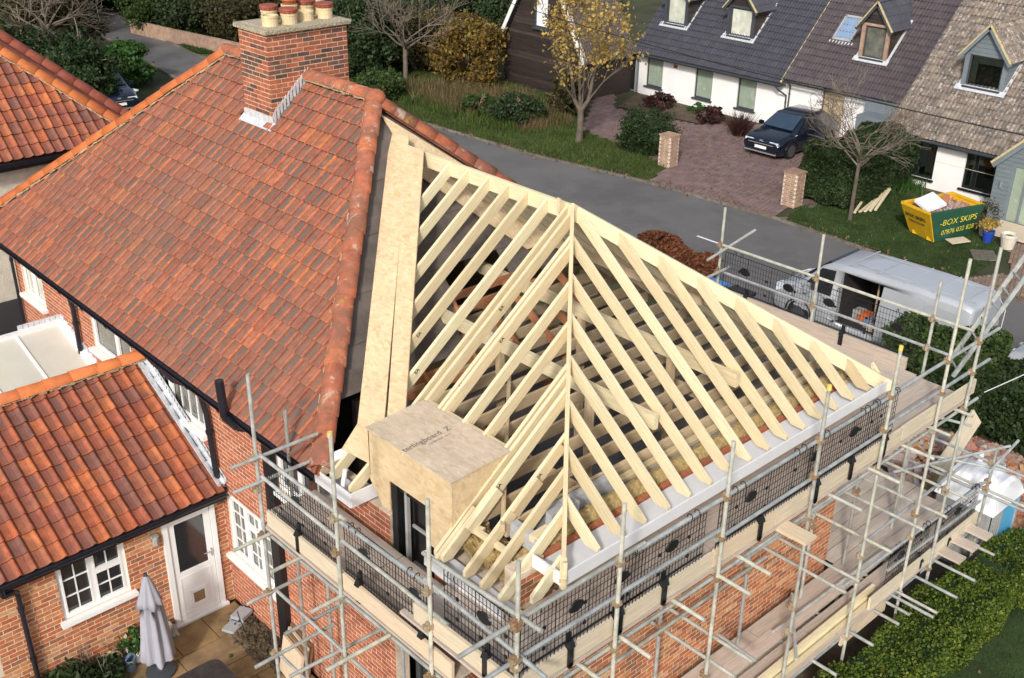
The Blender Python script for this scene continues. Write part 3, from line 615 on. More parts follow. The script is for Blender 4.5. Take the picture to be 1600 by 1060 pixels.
grass('front_lawn_grass', [(24.3, 4.9), (24.3, 3), (29, 3), (29, 5.6), (27.0, 5.7)], 9000, .07, .018, 'g_lawn')
VP = [(24.2, 19.5), (26.3, 20.2), (26.9, 22.5), (27.3, 26), (30.5, 29.5), (30.8, 35), (27, 42), (23, 48), (22.6, 38), (23.1, 29.5), (23.4, 24.6)]
grass('verge_grass', VP, 52000, .17, .028, 'g_verge')
grass('verge_grass_far', [(22.0, 50.3), (24, 58), (27.5, 66), (29, 66), (24, 56), (22.9, 49)], 9000, .15, .04, 'g_lawn')
grass('dry_tall_stems', [(24.8, 30.5), (27.8, 28.5), (29.2, 31), (28.0, 35.5), (25, 37)], 3800, .75, .035, 'g_dry'); grass('tall_green_grass', [(24.4, 28), (27.8, 27), (29.2, 31), (28.0, 35.5), (24, 40)], 9000, .45, .05, 'g_verge')
grass('dry_tall_stems_near', [(25.2, 27.2), (27.8, 26.8), (28.5, 28.8), (26, 29.8)], 2200, .5, .03, 'g_dry')
q = inpoly([(24.3, 7), (31, 9), (31, 13), (25, 13.8)], 90); leaves('fallen_leaves', np.concatenate([q, np.full((90, 1), G + .06)], 1), .045, 'g_dry', up=4, kind='stuff')
q = inpoly([(24.3, 15), (26.6, 14.5), (33, 17), (31, 27), (28, 25), (26.6, 20)], 500); leaves('fallen_leaves', np.concatenate([q, np.full((500, 1), G + .035)], 1), .07, 'g_dry', up=4, kind='stuff')
q = np.stack([NR.uniform(4, 12, 60), NR.uniform(-4, -1.6, 60), np.zeros(60)], 1); q[:, 2] = gza(q[:, 0]) + .05; leaves('fallen_leaves', q, .06, 'g_dry', up=4, kind='stuff')
q = NR.uniform(0, 1, (500, 1)) * 34 + 4; leaves('fallen_leaves', np.concatenate([np.interp(q, [4, 14, 19.4, 24.6, 38], [24.25, 24.6, 24.2, 23.3, 22.5]) + NR.normal(size=(500, 1)) * .22, q, np.full((500, 1), G + .1)], 1), .07, 'g_dry', up=4, kind='stuff')
# ================================================================== the brick house
ZV = V((0, 0, 1)); XV = V((1, 0, 0)); YV = V((0, 1, 0))
H = thing('brick_house', 'red brick house with weathered clay tile hipped roof and big chimney', 'house', (3, 7, 0))
WX = -.21
# front wall, facing -x: u runs toward -y from the far corner
def fh(y0, y1, z0, z1): return (14.86 - y1, 14.86 - y0, z0, z1)
fw = [fh(13.52, 14.55, 3.0, 3.9), fh(9.85, 11.4, 3.0, 3.9), fh(7.45, 9.15, 3.0, 3.9), fh(4.0, 5.4, 3.05, 3.9), fh(5.62, 7.02, 1.0, 2.15), fh(.75, 2.75, .05, 2.05), fh(1.9, 2.75, 2.3, 4.4)]
brickwall(H, 'wall', (WX, 14.86, 0), -YV, -XV, 11.0, 3.98, [h for h in fw if h[1] < 11.0 + .2], 'brick_red', nparts=110)
brickwall(H, 'wall', (WX, 3.86, 0), -YV, -XV, 3.41, 3.98, [(h[0] - 11.0, h[1] - 11.0, h[2], h[3]) for h in fw if h[1] > 11.1], 'brick_red', nparts=60, joined='brickwork')
# end wall, facing -y
EWT = brickwall(H, 'wall', (WX, .45, 0), XV, -YV, 6.62, 4.42, [], 'brick_mix', nparts=130, vis=lambda a, v: v > 1.0)
mb = MB(); mb.box((6.15, .7, 0), (6.4, 14.8, 4.1)); mb.box((-.2, 14.5, 0), (6.4, 14.8, 4.1)); ob('wall', mb, 'mortar', H)
# soldier arch over the ground-floor opening
me = unit_brick('brick_red')
for k in range(28): inst('brick', me, frame(XV, YV, ZV, (-.08 + k * .225, .50, 4.455)), EWT)
for k in range(30): inst('brick', me, frame(ZV, YV, XV, (WX - .012 + .024, .72 + k * .0735, 2.16)), H)
# black painted pilaster strip and downpipes
def pipe(pts, r, m='gutter', name='downpipe', par=H, clips=True):
    mb = MB(); mb.path([V(p) for p in pts], r, 10)
    for p, q in zip(pts, pts[1:]):
        if clips and (V(p) - V(q)).length > 1:
            L_ = (V(q) - V(p)).length; k = .3
            while k < L_: c = V(p).lerp(V(q), k / L_); d = (V(q) - V(p)).normalized(); mb.tube(c - d * .03, c + d * .03, r * 1.3, n=10); k += .9
    return ob(name, mb, m, par, smooth=False)
pipe([(-.50, 12.0, 4.08), (-.32, 11.95, 3.85), (-.29, 11.93, 3.6), (-.29, 11.91, .0)], .045)
pipe([(-.50, 7.4, 4.08), (-.32, 7.25, 3.8), (-.29, 7.2, 3.5), (-.29, 7.1, 2.25)], .045)
pipe([(-.29, 14.75, 3.95), (-.29, 14.75, 0)], .03)
pipe([(-.66, 5.93, 4.72), (-.65, 5.90, 4.16), (-.52, 5.82, 3.98), (-.36, 5.74, 3.93), (-.33, 5.3, 3.93)], .062, 'gutter', 'soil_pipe', clips=False)
pipe([(-.50, 8.8, 4.06), (-.34, 8.7, 3.78), (-.34, 8.1, 3.72), (-.34, 7.35, 3.9)], .04, 'gutter', 'waste_pipe', clips=False)
mb = MB(); mb.box((-.31, 5.38, 0), (-.215, 5.60, 3.93)); ob('black_pilaster', mb, 'blackp', H)
# upstairs windows under the eave
window(H, (WX, 14.55, 3.0), -YV, -XV, 1.03, .9, [(.5, 0), (.5, 0)], glass='glass_w')
window(H, (WX, 11.4, 3.0), -YV, -XV, 1.55, .9, [(.62, 0), (.38, 0)], glass='glass_m')
window(H, (WX, 9.15, 3.0), -YV, -XV, 1.7, .9, [(.34, 0), (.66, 0)], bars=(3, 1), glass='glass_m')
window(H, (WX, 5.4, 3.05), -YV, -XV, 1.4, .85, [(.4, 0), (.6, 0)], bars=(2, 1))
window(H, (WX, 7.02, 1.0), -YV, -XV, 1.4, 1.15, [(.34, 0), (.33, .28), (.33, 0)], bars=(2, 4), glass='glass_m')
# grey sliding door frame in the ground-floor opening
mb = MB()
for a in (.78, 1.6, 2.45): mb.box((-.05, a, .05), (.05, a + .08, 2.03))
mb.box((-.05, .86, 1.95), (.05, 2.45, 2.03)); ob('door_frame', mb, 'anth', H)
mb = MB(); mb.box((-.02, .86, .1), (.0, 1.6, 1.95)); mb.box((-.02, 1.68, .1), (.0, 2.45, 1.95)); ob('glass_panel', mb, 'glass', H)
# eaves: gutter, black soffit line
def gutter(par, a, b, out, r=.058, name='gutter', m='gutter'):
    a, b, out = V(a), V(b), V(out); mb = MB(); n = 8; d = (b - a).normalized()
    for sh in (r, r - .006):
        for p in (a, b):
            for k in range(n + 1): an = math.pi * k / n; mb.vert(p + out * (math.cos(an) * sh) - ZV * (math.sin(an) * sh), 0)
    m_ = n + 1
    for k in range(n): mb.face((k, k + 1, m_ + k + 1, m_ + k)); mb.face((2 * m_ + k, 3 * m_ + k, 3 * m_ + k + 1, 2 * m_ + k + 1))
    for k in (0, n): mb.face((k, m_ + k, 3 * m_ + k, 2 * m_ + k))
    L_ = (b - a).length; q = .5
    while q < L_: c = a + d * q; mb.tube(c - d * .02, c + d * .02, r * 1.14, n=10, cap=True) if False else None; q += 1
    o = ob(name, mb, m, par)
    mb = MB(); q = .4
    while q < L_:
        c = a + d * q
        for k in range(7):
            an = math.pi * k / 7; an2 = math.pi * (k + 1) / 7
            p = c + out * (math.cos(an) * (r + .006)) - ZV * (math.sin(an) * (r + .006)); p2 = c + out * (math.cos(an2) * (r + .006)) - ZV * (math.sin(an2) * (r + .006)); mb.bar(p, p2, .035, .01, up=p - c, r=0)
        q += .9
    ob('gutter_bracket', mb, m, par, kind='stuff'); return o
gutter(H, (-.545, 15.6, 4.12), (-.545, 3.9, 4.12), -XV)
mb = MB(); mb.box((-.50, 3.95, 3.98), (-.475, 15.6, 4.18)); mb.box((-.475, 3.95, 3.985), (-.2, 15.6, 4.0)); ob('fascia', mb, 'gutter', H)
# tiled front slope of the old roof
TO = 3.38 / 3.745; sO = V((1, 0, TO)).normalized(); LO = 3.745 * math.hypot(1, TO); cs = 3.745 / LO
def lohi_old(v):
    x = v * cs; return (x, 15.64 - 3.76 - x)   # u from y=15.64 down to 3.76
chim = (2.49, 8.72 + .0, 4.03, 10.17)
def inch(u_, v_): x = -.515 + v_ * cs; y = 15.64 - u_; return 2.44 < x and 9.42 < y < 10.3
tileroof(H, 'front_roof', (-.515, 15.64, 4.2), -YV, sO, 11.9, LO, lohi_old, 'tile', 300, skip=inch, prof=PAN_OLD, tilt=.046, wd=.2115, jit=.006)
# hidden slopes of the old roof: back (felt) and left hip
def slope(name, pts, m, par=H, t=.03):
    pts = [V(p) for p in pts]; n = (pts[1] - pts[0]).cross(pts[2] - pts[0]).normalized(); mb = MB(); mb.prism(pts, n * -t, 0); return ob(name, mb, m, par)
RA, RB = V((3.23, 7.5, 7.58)), V((3.23, 11.9, 7.58))
slope('back_roof', [(6.97, 3.76, 4.2), (6.97, 15.64, 4.2), tuple(RB), tuple(RA)], 'tile')
slope('side_roof', [(6.97, 15.64, 4.2), (-.515, 15.64, 4.2), tuple(RB)], 'tile')
# old hip end, stripped to felt with an opening cut through it
hip = lambda x, y: (x, y, 7.58 - (7.5 - y) * TO - .05)
fo = slope('felted_hip_end', [hip(1.15, 5.42 - .0), hip(5.3, 5.42), hip(3.23, 7.46)], 'felt', H)
slope('felted_hip_end', [hip(.13, 4.4), hip(2.35, 4.4), hip(2.75, 5.0), hip(2.75, 5.42), hip(1.15, 5.42)], 'felt', H)
slope('felted_hip_end', [hip(3.9, 5.0), hip(5.72, 5.0), hip(5.3, 5.42), hip(3.9, 5.42)], 'felt', H)
# slightly lifted felt laps
for yy in (5.4, 6.0, 6.6, 4.9):
    w_ = (7.46 - yy); a = V(hip(3.23 - w_ + .05, yy)); b = V(hip((3.23 + w_ - .05) if yy > 5.2 else 2.7, yy)); mb = MB(); mb.bar(a + V((0, 0, .015)), b + V((0, 0, .015)), .10, .006, up=(0, -TO, 1), r=0); ob('felt_lap', mb, 'felt', H)
# trimmed old timbers round the opening
for a, b in ((hip(.75, 4.30), hip(2.5, 4.30)), (hip(.75, 4.18), hip(2.35, 4.18)), (hip(2.72, 5.02), hip(4.2, 5.02)), (hip(2.6, 4.86), hip(4.2, 4.86)), (hip(2.45, 4.1), hip(2.7, 5.1)), (hip(3.1, 5.0), hip(3.45, 3.7)), (hip(3.7, 5.0), hip(4.1, 3.6)), (hip(4.2, 4.9), hip(4.6, 3.5)), (hip(1.6, 4.4), hip(1.5, 3.4)), (hip(4.7, 5.0), hip(5.0, 4.0))):
    mb = MB(); mb.bar(V(a) - V((0, 0, .02)), V(b) - V((0, 0, .02)), .05, .11); ob('old_timber', mb, 'wood_old', H)
# hips, ridge
for a, b, m_ in (((-.50, 15.60, 4.27), (3.23, 11.92, 7.63), 'ridge_or'), ((-.50, 3.80, 4.27), (3.23, 7.48, 7.63), 'ridge'), ((6.95, 3.80, 4.27), (3.23, 7.48, 7.63), 'ridge')):
    ridge(H, a, b, m_, .125, .36, sides=(1,) if a[0] > 0 or a[1] > 9 else (-1,))
ridge(H, (3.23, 7.40, 7.66), (3.23, 9.42, 7.66), 'ridge', .125, .34); ridge(H, (3.23, 10.15, 7.66), (3.23, 12.0, 7.66), 'ridge', .125, .34)
mb = MB(); mb.lathe((3.23, 7.46, 7.60), [(.17, 0), (.165, .08), (.13, .15), (.07, .185), (.01, .19)], 14, 0.); ob('ridge_tile', mb, 'ridge', H, smooth=True)
# chimney
cx0, cx1, cy0, cy1 = 2.50, 4.04, 9.31, 10.17
def chim_bottom(x): return 4.2 + (x + .515) * TO if x < 3.23 else 4.2 + (6.97 - x) * TO
CH = MB(); CH.box((cx0 + .003, cy0 + .003, 6.3), (cx1 - .003, cy1 - .003, 8.42)); CH = ob('chimney', CH, 'mortar_d', H)
def chface(o_, u_, n_, W_, bond, nparts):
    o_, u_, n_ = V(o_), V(u_), V(n_); me = unit_brick('brick_ch'); rest = MB(); row = 0; v = .004; k = 0; me_s = unit_brick('brick_soot')
    while v + .065 < 2.03:
        a = -.1125 if row % 2 else 0.
        while a < W_:
            aa, bb = max(a, 0), min(a + .215, W_)
            if bb - aa > .03:
                c = o_ + u_ * ((aa + bb) / 2) + ZV * (v + .0325) - n_ * .03 + n_ * R.uniform(0, .003)
                if c.z + .04 > chim_bottom(c.x) - .05:
                    if bb - aa > .2 and k < nparts: inst('brick', me_s if R.random() < (.62 if 1.22 < v < 1.62 else .10 if v > .7 else .3) else me, frame(u_, -n_, ZV, c), CH); k += 1
                    else: rest.obox(c, u_ * ((bb - aa) / 2 - .002), n_ * .03, ZV * .0305)
            a += .225
        v += .075; row += 1
    ob('brickwork', rest, 'brick_ch', CH, kind='stuff')
chface((cx0, cy0, 6.42), XV, -YV, cx1 - cx0, 0, 130); chface((cx0, cy1, 6.42), -YV, -XV, cy1 - cy0, 1, 60)
chface((cx1, cy0, 6.42), YV, XV, cy1 - cy0, 1, 0)
mb = MB(); mb.box((cx0 - .05, cy0 - .06, 8.42), (cx1 + .05, cy1 + .06, 8.49)); mb.box((cx0 + .06, cy0 + .06, 8.49), (cx1 - .06, cy1 - .06, 8.505)); ob('chimney_cap', mb, 'conc', CH)
mb = MB()
for k in range(420):
    e = R.choice((0, 1)); t = R.random()
    c = (cx0 - .05 + t * (cx1 - cx0 + .10), cy0 - .062, R.uniform(8.43, 8.485)) if e else (cx0 - .052, cy0 - .06 + t * (cy1 - cy0 + .12), R.uniform(8.43, 8.485))
    s_ = R.uniform(.006, .013); mb.obox(c, (s_, 0, 0), (0, s_, 0), (0, 0, s_))
ob('cap_pebbles', mb, 'conc', CH, kind='stuff')
for k, (x, y, hh, cap) in enumerate(((2.72, 9.52, .17, 0), (3.06, 9.50, .17, 1), (2.94, 9.90, .18, 1), (3.44, 9.60, .15, 0), (3.36, 9.95, .22, 2), (3.80, 9.58, .17, 1), (3.68, 9.95, .18, 1), (3.93, 9.98, .26, 0))):
    mb = MB(); mb.lathe((x, y, 8.50), [(.135, 0), (.13, hh - .03), (.139, hh - .03), (.139, hh), (.112, hh), (.11, hh - .08)], 18, R.random())
    p_ = ob('chimney_pot', mb, 'pot', CH, smooth=False)
    if cap == 1:
        mb = MB(); mb.lathe((x, y, 8.50 + hh), [(.132, 0), (.142, .015), (.142, .04), (.155, .05), (.155, .075), (.11, .085), (.0, .088)], 18, R.random())
        for q in range(12): an = q * .5236; mb.obox((x + .143 * math.cos(an), y + .143 * math.sin(an), 8.50 + hh + .026), (.011, 0, 0), (0, .011, 0), (0, 0, .010))
        ob('cowl', mb, 'cowl', p_)
    if cap == 2:
        mb = MB(); mb.lathe((x, y, 8.50 + hh), [(.11, 0), (.12, .06), (.15, .07), (.15, .085), (.12, .13), (.06, .165), (.04, .19), (.0, .2)], 18, 0); ob('cowl', mb, 'terra', p_, smooth=True)
# stepped lead flashing and back tray
mb = MB(); st = 11
for sg, xs_, xe_ in ((1, cx0, 3.23), (-1, cx1, 3.23)):
    for k in range(st):
        xa = xs_ + (xe_ - xs_) * k / st; xb = xs_ + (xe_ - xs_) * (k + 1.25) / st; za = chim_bottom(xa) + .03; zb = chim_bottom(xb if abs(xb - 3.23) > .0 else 3.23) + .03
        mb.prism([V((xa, cy0 - .010, za - .02)), V((xb, cy0 - .010, zb - .02)), V((xb, cy0 - .010, zb + .12)), V((xa, cy0 - .010, za + .12))], V((0, .009, 0)), 0)
        mb.prism([V((xa, cy0 - .012, za)), V((xb, cy0 - .012, zb)), V((xb - (xb - xa) * .06, cy0 - .012, zb + .22)), V((xa, cy0 - .012, zb + .09))], V((0, .012, 0)), 0)
ob('lead_flashing', mb, 'lead', CH)
mb = MB(); z0_ = chim_bottom(cx0)
mb.box((cx0 - .016, cy0 - .02, z0_ - .02), (cx0 - .004, cy1 + .02, z0_ + .17)); mb.obox((cx0 - .045, (cy0 + cy1) / 2, z0_ + .02), V((.06, 0, .06 * TO)), (0, .49, 0), (-.006, 0, .008)); ob('lead_flashing', mb, 'lead', CH)
mb = MB(); mb.obox(((cx0 + 3.23) / 2, cy0 - .09, chim_bottom((cx0 + 3.23) / 2) + .035), V((.40, 0, .40 * TO)), (0, .06, 0), (-.006, 0, .008)); ob('lead_soaker', mb, 'felt', CH)
# ================================================================== inner leaf, insulation and rooms of the extension
mb = MB(); mb.box((.1, .98, 2.25), (6.1, 14.4, 2.3)); ob('room_floor', mb, 'floor_g', H)
mb = MB(); mb.box((.9, 5.0, 2.3), (6.1, 5.1, 4.2)); ob('partition_wall', mb, 'iwall', H); mb = MB(); mb.box((6.0, 1.0, 2.3), (6.1, 5, 4.4)); ob('partition_wall', mb, 'iwall', H)
def blockrow(x0, x1, y0, y1, z, n, par=H, along='x'):
    for k in range(n):
        mb = MB()
        if along == 'x': a = x0 + (x1 - x0) * k / n; b = x0 + (x1 - x0) * (k + 1) / n - .01; mb.box((a, y0, z), (b, y1, z + .205))
        else: a = y0 + (y1 - y0) * k / n; b = y0 + (y1 - y0) * (k + 1) / n - .01; mb.box((x0, a, z), (x1, b, z + .205))
        ob('block', mb, 'block', par)
for r_ in range(3): blockrow(.42, 6.0, .87, .97, 4.22 - r_ * .215, 12)
blockrow(.42, 1.75, .86, .96, 4.44, 3)
mb = MB(); mb.box((.14, .96, 2.3), (6.0, 1.0, 3.75)); ob('inner_leaf', mb, 'block', H)
for r_ in range(2): blockrow(.14, .24, .6, 1.9, 4.0 - r_ * .215, 3, along='y')
blockrow(.16, .26, .55, 1.0, 4.44, 1, along='y'); blockrow(.42, .86, .60, .70, 4.62, 1)
# insulation roll laid in the cavity, seen between the rafter feet
mb = MB()
for k in range(52):
    x = .35 + k * .115; r_ = .125 + R.uniform(-.012, .012); mb.tube((x, .69 + R.uniform(-.008, .008), 4.43), (x + .116, .69, 4.43), r_, r_ * R.uniform(.96, 1.03), 9, rr=0)
ob('cavity_insulation', mb, 'wool', H, kind='stuff')
mb = MB()
for k in range(240): x = R.uniform(-.12, .22); y = R.uniform(.55, 1.75); s_ = R.uniform(.03, .085); mb.obox((x, y, 4.20 + R.uniform(-.08, .10)), V((s_, R.uniform(-.04, .04), R.uniform(-.04, .04))), V((0, s_ * .8, .03)), (0, 0, s_ * .35))
ob('cavity_insulation', mb, 'wool', H, kind='stuff')
# ================================================================== new roof frame
RF = thing('roof_frame', 'new pale timber roof frame of open rafters over the house extension', 'roof frame', (3.23, 3.17, 4.6))
AP = V((3.23, 3.17, 7.07)); TF = 2.47 / 3.23; TE = 2.47 / 3.17
def rafter(foot, head, wd=.047, dp=.155, m='wood', name='rafter', tail=.045, par=None):
    F, Hd = V(foot), V(head); h = V((Hd.x - F.x, Hd.y - F.y, 0)); L_ = h.length; h.normalize(); sl = (Hd.z - F.z) / L_; dv = dp * math.hypot(1, sl); side = h.cross(ZV)
    lowx = max(0, (dv - tail) / sl) if tail is not None else 0
    P_ = [F, Hd, Hd - ZV * dv, F + h * lowx + ZV * (lowx * sl - dv), F - ZV * (tail if tail is not None else dv)]
    P_ = [p - side * (wd / 2) for p in P_]; mb = MB(); mb.prism(P_, side * wd); return ob(name, mb, m, par or RF)
# ridge and hips
mb = MB(); mb.bar((3.23, 3.1, 6.97), (3.23, 7.0, 6.97), .047, .22); ob('ridge_board', mb, 'wood', RF)
rafter((-.03, -.03, 4.60), AP + V((-.0, 0, .03)), .05, .20, name='hip_rafter', tail=.16); rafter((6.49, -.03, 4.60), AP + V((0, 0, .03)), .05, .20, name='hip_rafter', tail=.16)
mb = MB(); mb.bar((.02, .02, 4.45), (.16, .16, 4.58), .075, .30); ob('packing_piece', mb, 'wood', RF)
mb = MB(); mb.bar((-.005, -.02, 4.42), (.02, .0, 4.74), .055, .03); ob('packing_piece', mb, 'wood', RF)
# end slope jacks and commons
for k in range(16):
    x = .58 + .388 * k; y = x / 3.23 * 3.17 if x < 3.23 else (6.46 - x) / 3.23 * 3.17
    if y < .12: y = .25
    rafter((x + R.gauss(0, .006), .035, 4.6 + .02), (x, y, 4.62 + TE * y - .01), dp=.15 + R.uniform(-.004, .006))
# front slope: commons that stop at the osb strip, jacks between the hip and the eave or the dormer
def strip_x(y): return .49 + (y - 3.28) / 1.089
for y in (5.66, 5.25, 4.80, 4.39, 4.01, 3.62, 3.24): x0 = max(.40, strip_x(y) - .25); rafter((x0, y, 4.6 + TF * x0), (3.21, y, 7.06), tail=None)
for y, x0 in ((3.12, .62), (2.86, .62), (2.78, .62), (2.40, .62), (2.02, .62), (1.64, .62)): rafter((x0, y, 4.6 + TF * x0), (y * 1.019, y, 4.6 + TF * y * 1.019), tail=None if x0 > 0 else .1)
for y in (1.56, 1.44, 1.06, .78, .49): rafter((-.46, y, 4.6 - TF * .46), (y * 1.019, y, 4.6 + TF * y * 1.019), tail=.09)
rafter((-.30, .16, 4.6 - TF * .30 - .0), (.12, .16, 4.69), tail=.09)
for (y, xa, xb) in ((1.49, -.50, .10), (1.39, -.1, .35), (1.02, .25, .62)): mb = MB(); mb.bar((xa, y, 4.6 + TF * xa - .08), (xb, y, 4.6 + TF * xb - .08), .045, .14); ob('packing_piece', mb, 'wood', RF)
mb = MB(); mb.bar((.16, .60, 4.62), (.42, .62, 4.62), .16, .09); ob('packing_piece', mb, 'wood', RF)
# back slope
for k in range(8):
    y = .5 + .4 * k; x = 6.46 - y * 1.019; rafter((6.9, y, 4.6 - TF * .45), (x, y, 4.6 + TF * y * 1.019), tail=.09)
for k in range(8): y = 3.5 + .4 * k; rafter((6.9, y, 4.27), (3.25, y, 7.06), tail=.09)
# purlins, binders and their struts
for x, yb in ((2.36, 6.2), (3.96, 6.2)):
    mb = MB(); mb.bar((x, .80, 5.16), (x, yb, 5.16), .07, .19); ob('purlin', mb, 'wood', RF)
    for y in (1.9, 3.6, 5.2):
        mb = MB(); mb.bar((x, y, 5.08), (x + (.05), y, 3.0), .09, .09); ob('strut', mb, 'wood_t', RF)
mb = MB(); mb.bar((4.95, 2.2, 5.55), (4.95, 6.6, 5.55), .07, .19); ob('purlin', mb, 'wood_t', RF)
for k in range(13):
    y = 1.06 + .4 * k; mb = MB(); mb.bar((.15 if y < 4.2 else 1.2 + .9 * (y - 4.2), y, 4.50 + R.uniform(-.012, .012)), (6.25, y + R.uniform(-.02, .02), 4.50), .047, .17); ob('ceiling_joist', mb, 'wood_t', RF)
mb = MB(); mb.bar((.05, 1.0, 4.62), (3.6, 4.7, 4.62), .05, .1); ob('binder', mb, 'wood_t', RF)
for x in (1.6, 4.6): mb = MB(); mb.bar((x, 1.2, 4.28), (x, 4.9, 4.28), .047, .15); ob('binder', mb, 'wood_t', RF)
# black stamped marks on the timber
mb = MB(); mb.bar((.42, .92, 4.48), (6.0, .92, 4.48), .10, .055); ob('wall_plate', mb, 'wood', RF)
mb = MB(); mb.bar((.10, .6, 4.16), (.10, 1.8, 4.16), .10, .05); ob('wall_plate', mb, 'wood', RF)
mb = MB(); mb.bar((-.14, 1.86, 4.42), (.05, 1.3, 4.42), .05, .06); ob('nogging', mb, 'wood', RF)
for y in (.92, 1.26): mb = MB(); mb.bar((-.02, y - .11, 4.42), (-.02, y + .11, 4.42), .05, .07); ob('nogging', mb, 'wood', RF)
# fascia and soffit boards of the end eave and its short return
def plank(a, b, w_, h_, m, name, par=RF, up=(0, 0, 1)): mb = MB(); mb.bar(a, b, w_, h_, up); return ob(name, mb, m, par)
plank((-.012, 0, 4.52), (6.46, 0, 4.52), .022, .165, 'fascia', 'fascia_board'); plank((0, .012, 4.517), (0, .46, 4.517), .022, .165, 'fascia', 'fascia_board'); plank((6.46, .012, 4.517), (6.46, 2.4, 4.517), .022, .165, 'fascia', 'fascia_board')
plank((.012, .235, 4.45), (6.44, .235, 4.45), .43, .012, 'soffit', 'soffit_board')
plank((0, .44, 4.46), (.14, .44, 4.46), .02, .12, 'wood', 'nogging')
# front eave of the new roof
plank((-.515, 1.68, 4.12), (-.515, .37, 4.06), .022, .20, 'fascia', 'fascia_board'); plank((-.36, 1.66, 4.05), (-.36, .37, 4.0), .27, .012, 'soffit', 'soffit_board')
# short white boxed eave below the strip, left open on top
plank((-.515, 3.89, 4.14), (-.515, 3.12, 4.14), .022, .20, 'fascia', 'fascia_board'); plank((-.515, 3.12, 4.14), (-.03, 3.12, 4.14), .022, .20, 'fascia', 'fascia_board')
plank((-.50, 3.90, 4.27), (.05, 3.72, 4.40), .14, .022, 'fascia', 'fascia_board', up=(0, -.5, .8)); plank((-.36, 3.5, 4.06), (-.2, 3.5, 4.06), .6, .012, 'soffit', 'soffit_board')
rafter((-.46, 3.62, 4.27), (.1, 3.62, 4.70), tail=.1); rafter((-.46, 3.22, 4.27), (.05, 3.22, 4.64), tail=.1); plank((-.5, 3.80, 4.2), (-.1, 3.76, 4.3), .05, .1, 'wood_t', 'nogging')
pipe([(-.45, 3.4, 4.1), (-.40, 3.38, 4.42)], .03, 'white', 'waste_pipe', RF, False)
# OSB strip over the junction with the old hip, in two overlapping sheets
def onf(x, y, h=.0): return V((x, y, 4.6 + TF * x + h))
def sheetpoly(name, pts, m, par, t=.018): pts = [V(p) for p in pts]; n = (pts[1] - pts[0]).cross(pts[2] - pts[0]).normalized(); n = n if n.z > 0 or abs(n.z) < 1e-3 else -n; mb = MB(); mb.prism(pts, n * t, 0); return ob(name, mb, m, par)
S1 = [onf(3.22, 7.02, .06), onf(2.75, 6.58, .05), onf(-.12, 3.42, .03), onf(-.20, 3.86, .03), onf(.27, 3.98, .03)]
sheetpoly('osb_sheet', [onf(3.30, 7.18, .05), onf(3.30, 6.72, .05), onf(-.15, 2.98, .02), onf(-.2, 3.72, .02), onf(.1, 3.78, .02)], 'osb', RF)
sheetpoly('osb_sheet', [onf(3.18, 6.62, .075), onf(3.18, 6.21, .075), onf(.44, 3.22, .045), onf(.02, 3.1, .045)], 'osb', RF)
hp_ = lambda x, y: V((x, y, 7.58 - (7.5 - y) * TO - .0))
sheetpoly('osb_sheet', [hp_(3.22, 7.32), hp_(5.45, 5.22), hp_(4.4, 5.22), hp_(3.28, 6.45)], 'osb', RF)
# stamped marks on a few rafters
def text(s, size, origin, u, v, m, par, name='printed_text', bold=.0, sx=1.):
    cu = bpy.data.curves.new(name, 'FONT'); cu.body = s; cu.size = size; cu.offset = bold; cu.materials.append(M[m]); u, v = V(u).normalized(), V(v).normalized()
    tmp = bpy.data.objects.new('t', cu); C.objects.link(tmp); me = bpy.data.meshes.new_from_object(tmp.evaluated_get(bpy.context.evaluated_depsgraph_get())); bpy.data.objects.remove(tmp); bpy.data.curves.remove(cu)
    o = bpy.data.objects.new(name, me); link(o, par); n = u.cross(v); o.matrix_basis = frame(u * sx, v, n, V(origin)); return o
for (x, y) in ((-.05, 1.44), (.35, 1.44), (.62, 1.06), (1.0, 2.86), (1.6, 2.78), (.9, 3.62), (1.25, 4.01), (1.9, 3.12), (1.0, 1.06)):
    c = onf(x, y - .0245, -.09); d = V((1, 0, TF)).normalized(); text('EA', .07, c + V((0, -.001, 0)), -d if False else d, V((-TF, 0, 1)), 'txt_k', RF, 'timber_stamp', .002)
# ================================================================== OSB dormer box
D = thing('dormer_box', 'boxy OSB dormer with black window frame under the new rafters', 'dormer', (-.21, 2.3, 4.0))
fx = WX; y0, y1 = 1.56, 3.13
mb = MB(); mb.prism([V((fx - .03, y0 - .02, 5.055)), V((fx - .03, y1 + .01, 5.055)), V((.66, y1 + .01, 5.10)), V((.66, y0 - .02, 5.10))], V((0, 0, .018)), 0); ob('roof_sheet', mb, 'osb_p', D)
mb = MB(); mb.prism([V((fx, y1, 5.05)), V((fx, y0, 5.05)), V((fx, y0, 3.98)), V((fx, y0 + .40, 3.98)), V((fx, y0 + .40, 4.50)), V((fx, y1 - .40, 4.50)), V((fx, y1 - .40, 4.05)), V((fx, y1 - .24, 4.05)), V((fx, y1 - .01, 4.32))], V((.018, 0, 0)), 0); ob('front_sheet', mb, 'osb', D)
mb = MB(); mb.prism([V((fx + .02, y0 + .001, 5.05)), V((.64, y0 + .001, 5.09)), V((fx + .07, y0 + .001, 4.6 + TF * (fx + .07))), V((fx + .02, y0 + .001, 4.2))], V((0, .018, 0)), 0); ob('side_sheet', mb, 'osb', D)
mb = MB(); mb.prism([V((fx, y1, 5.05)), V((.64, y1, 5.09)), V((fx, y1, 4.4))], V((0, -.018, 0)), 0); ob('side_sheet', mb, 'osb', D)
mb = MB(); mb.bar((.70, y0 + .02, 5.06), (.70, y1, 5.06), .09, .07); ob('trimmer', mb, 'wood', D)
text('terlingboard  Z', .125, (-.235, 2.37, 5.078), V((1, 0, .0517)), V((0, 1, 0)), 'txt_g', D, 'printed_text', .0012, .92)
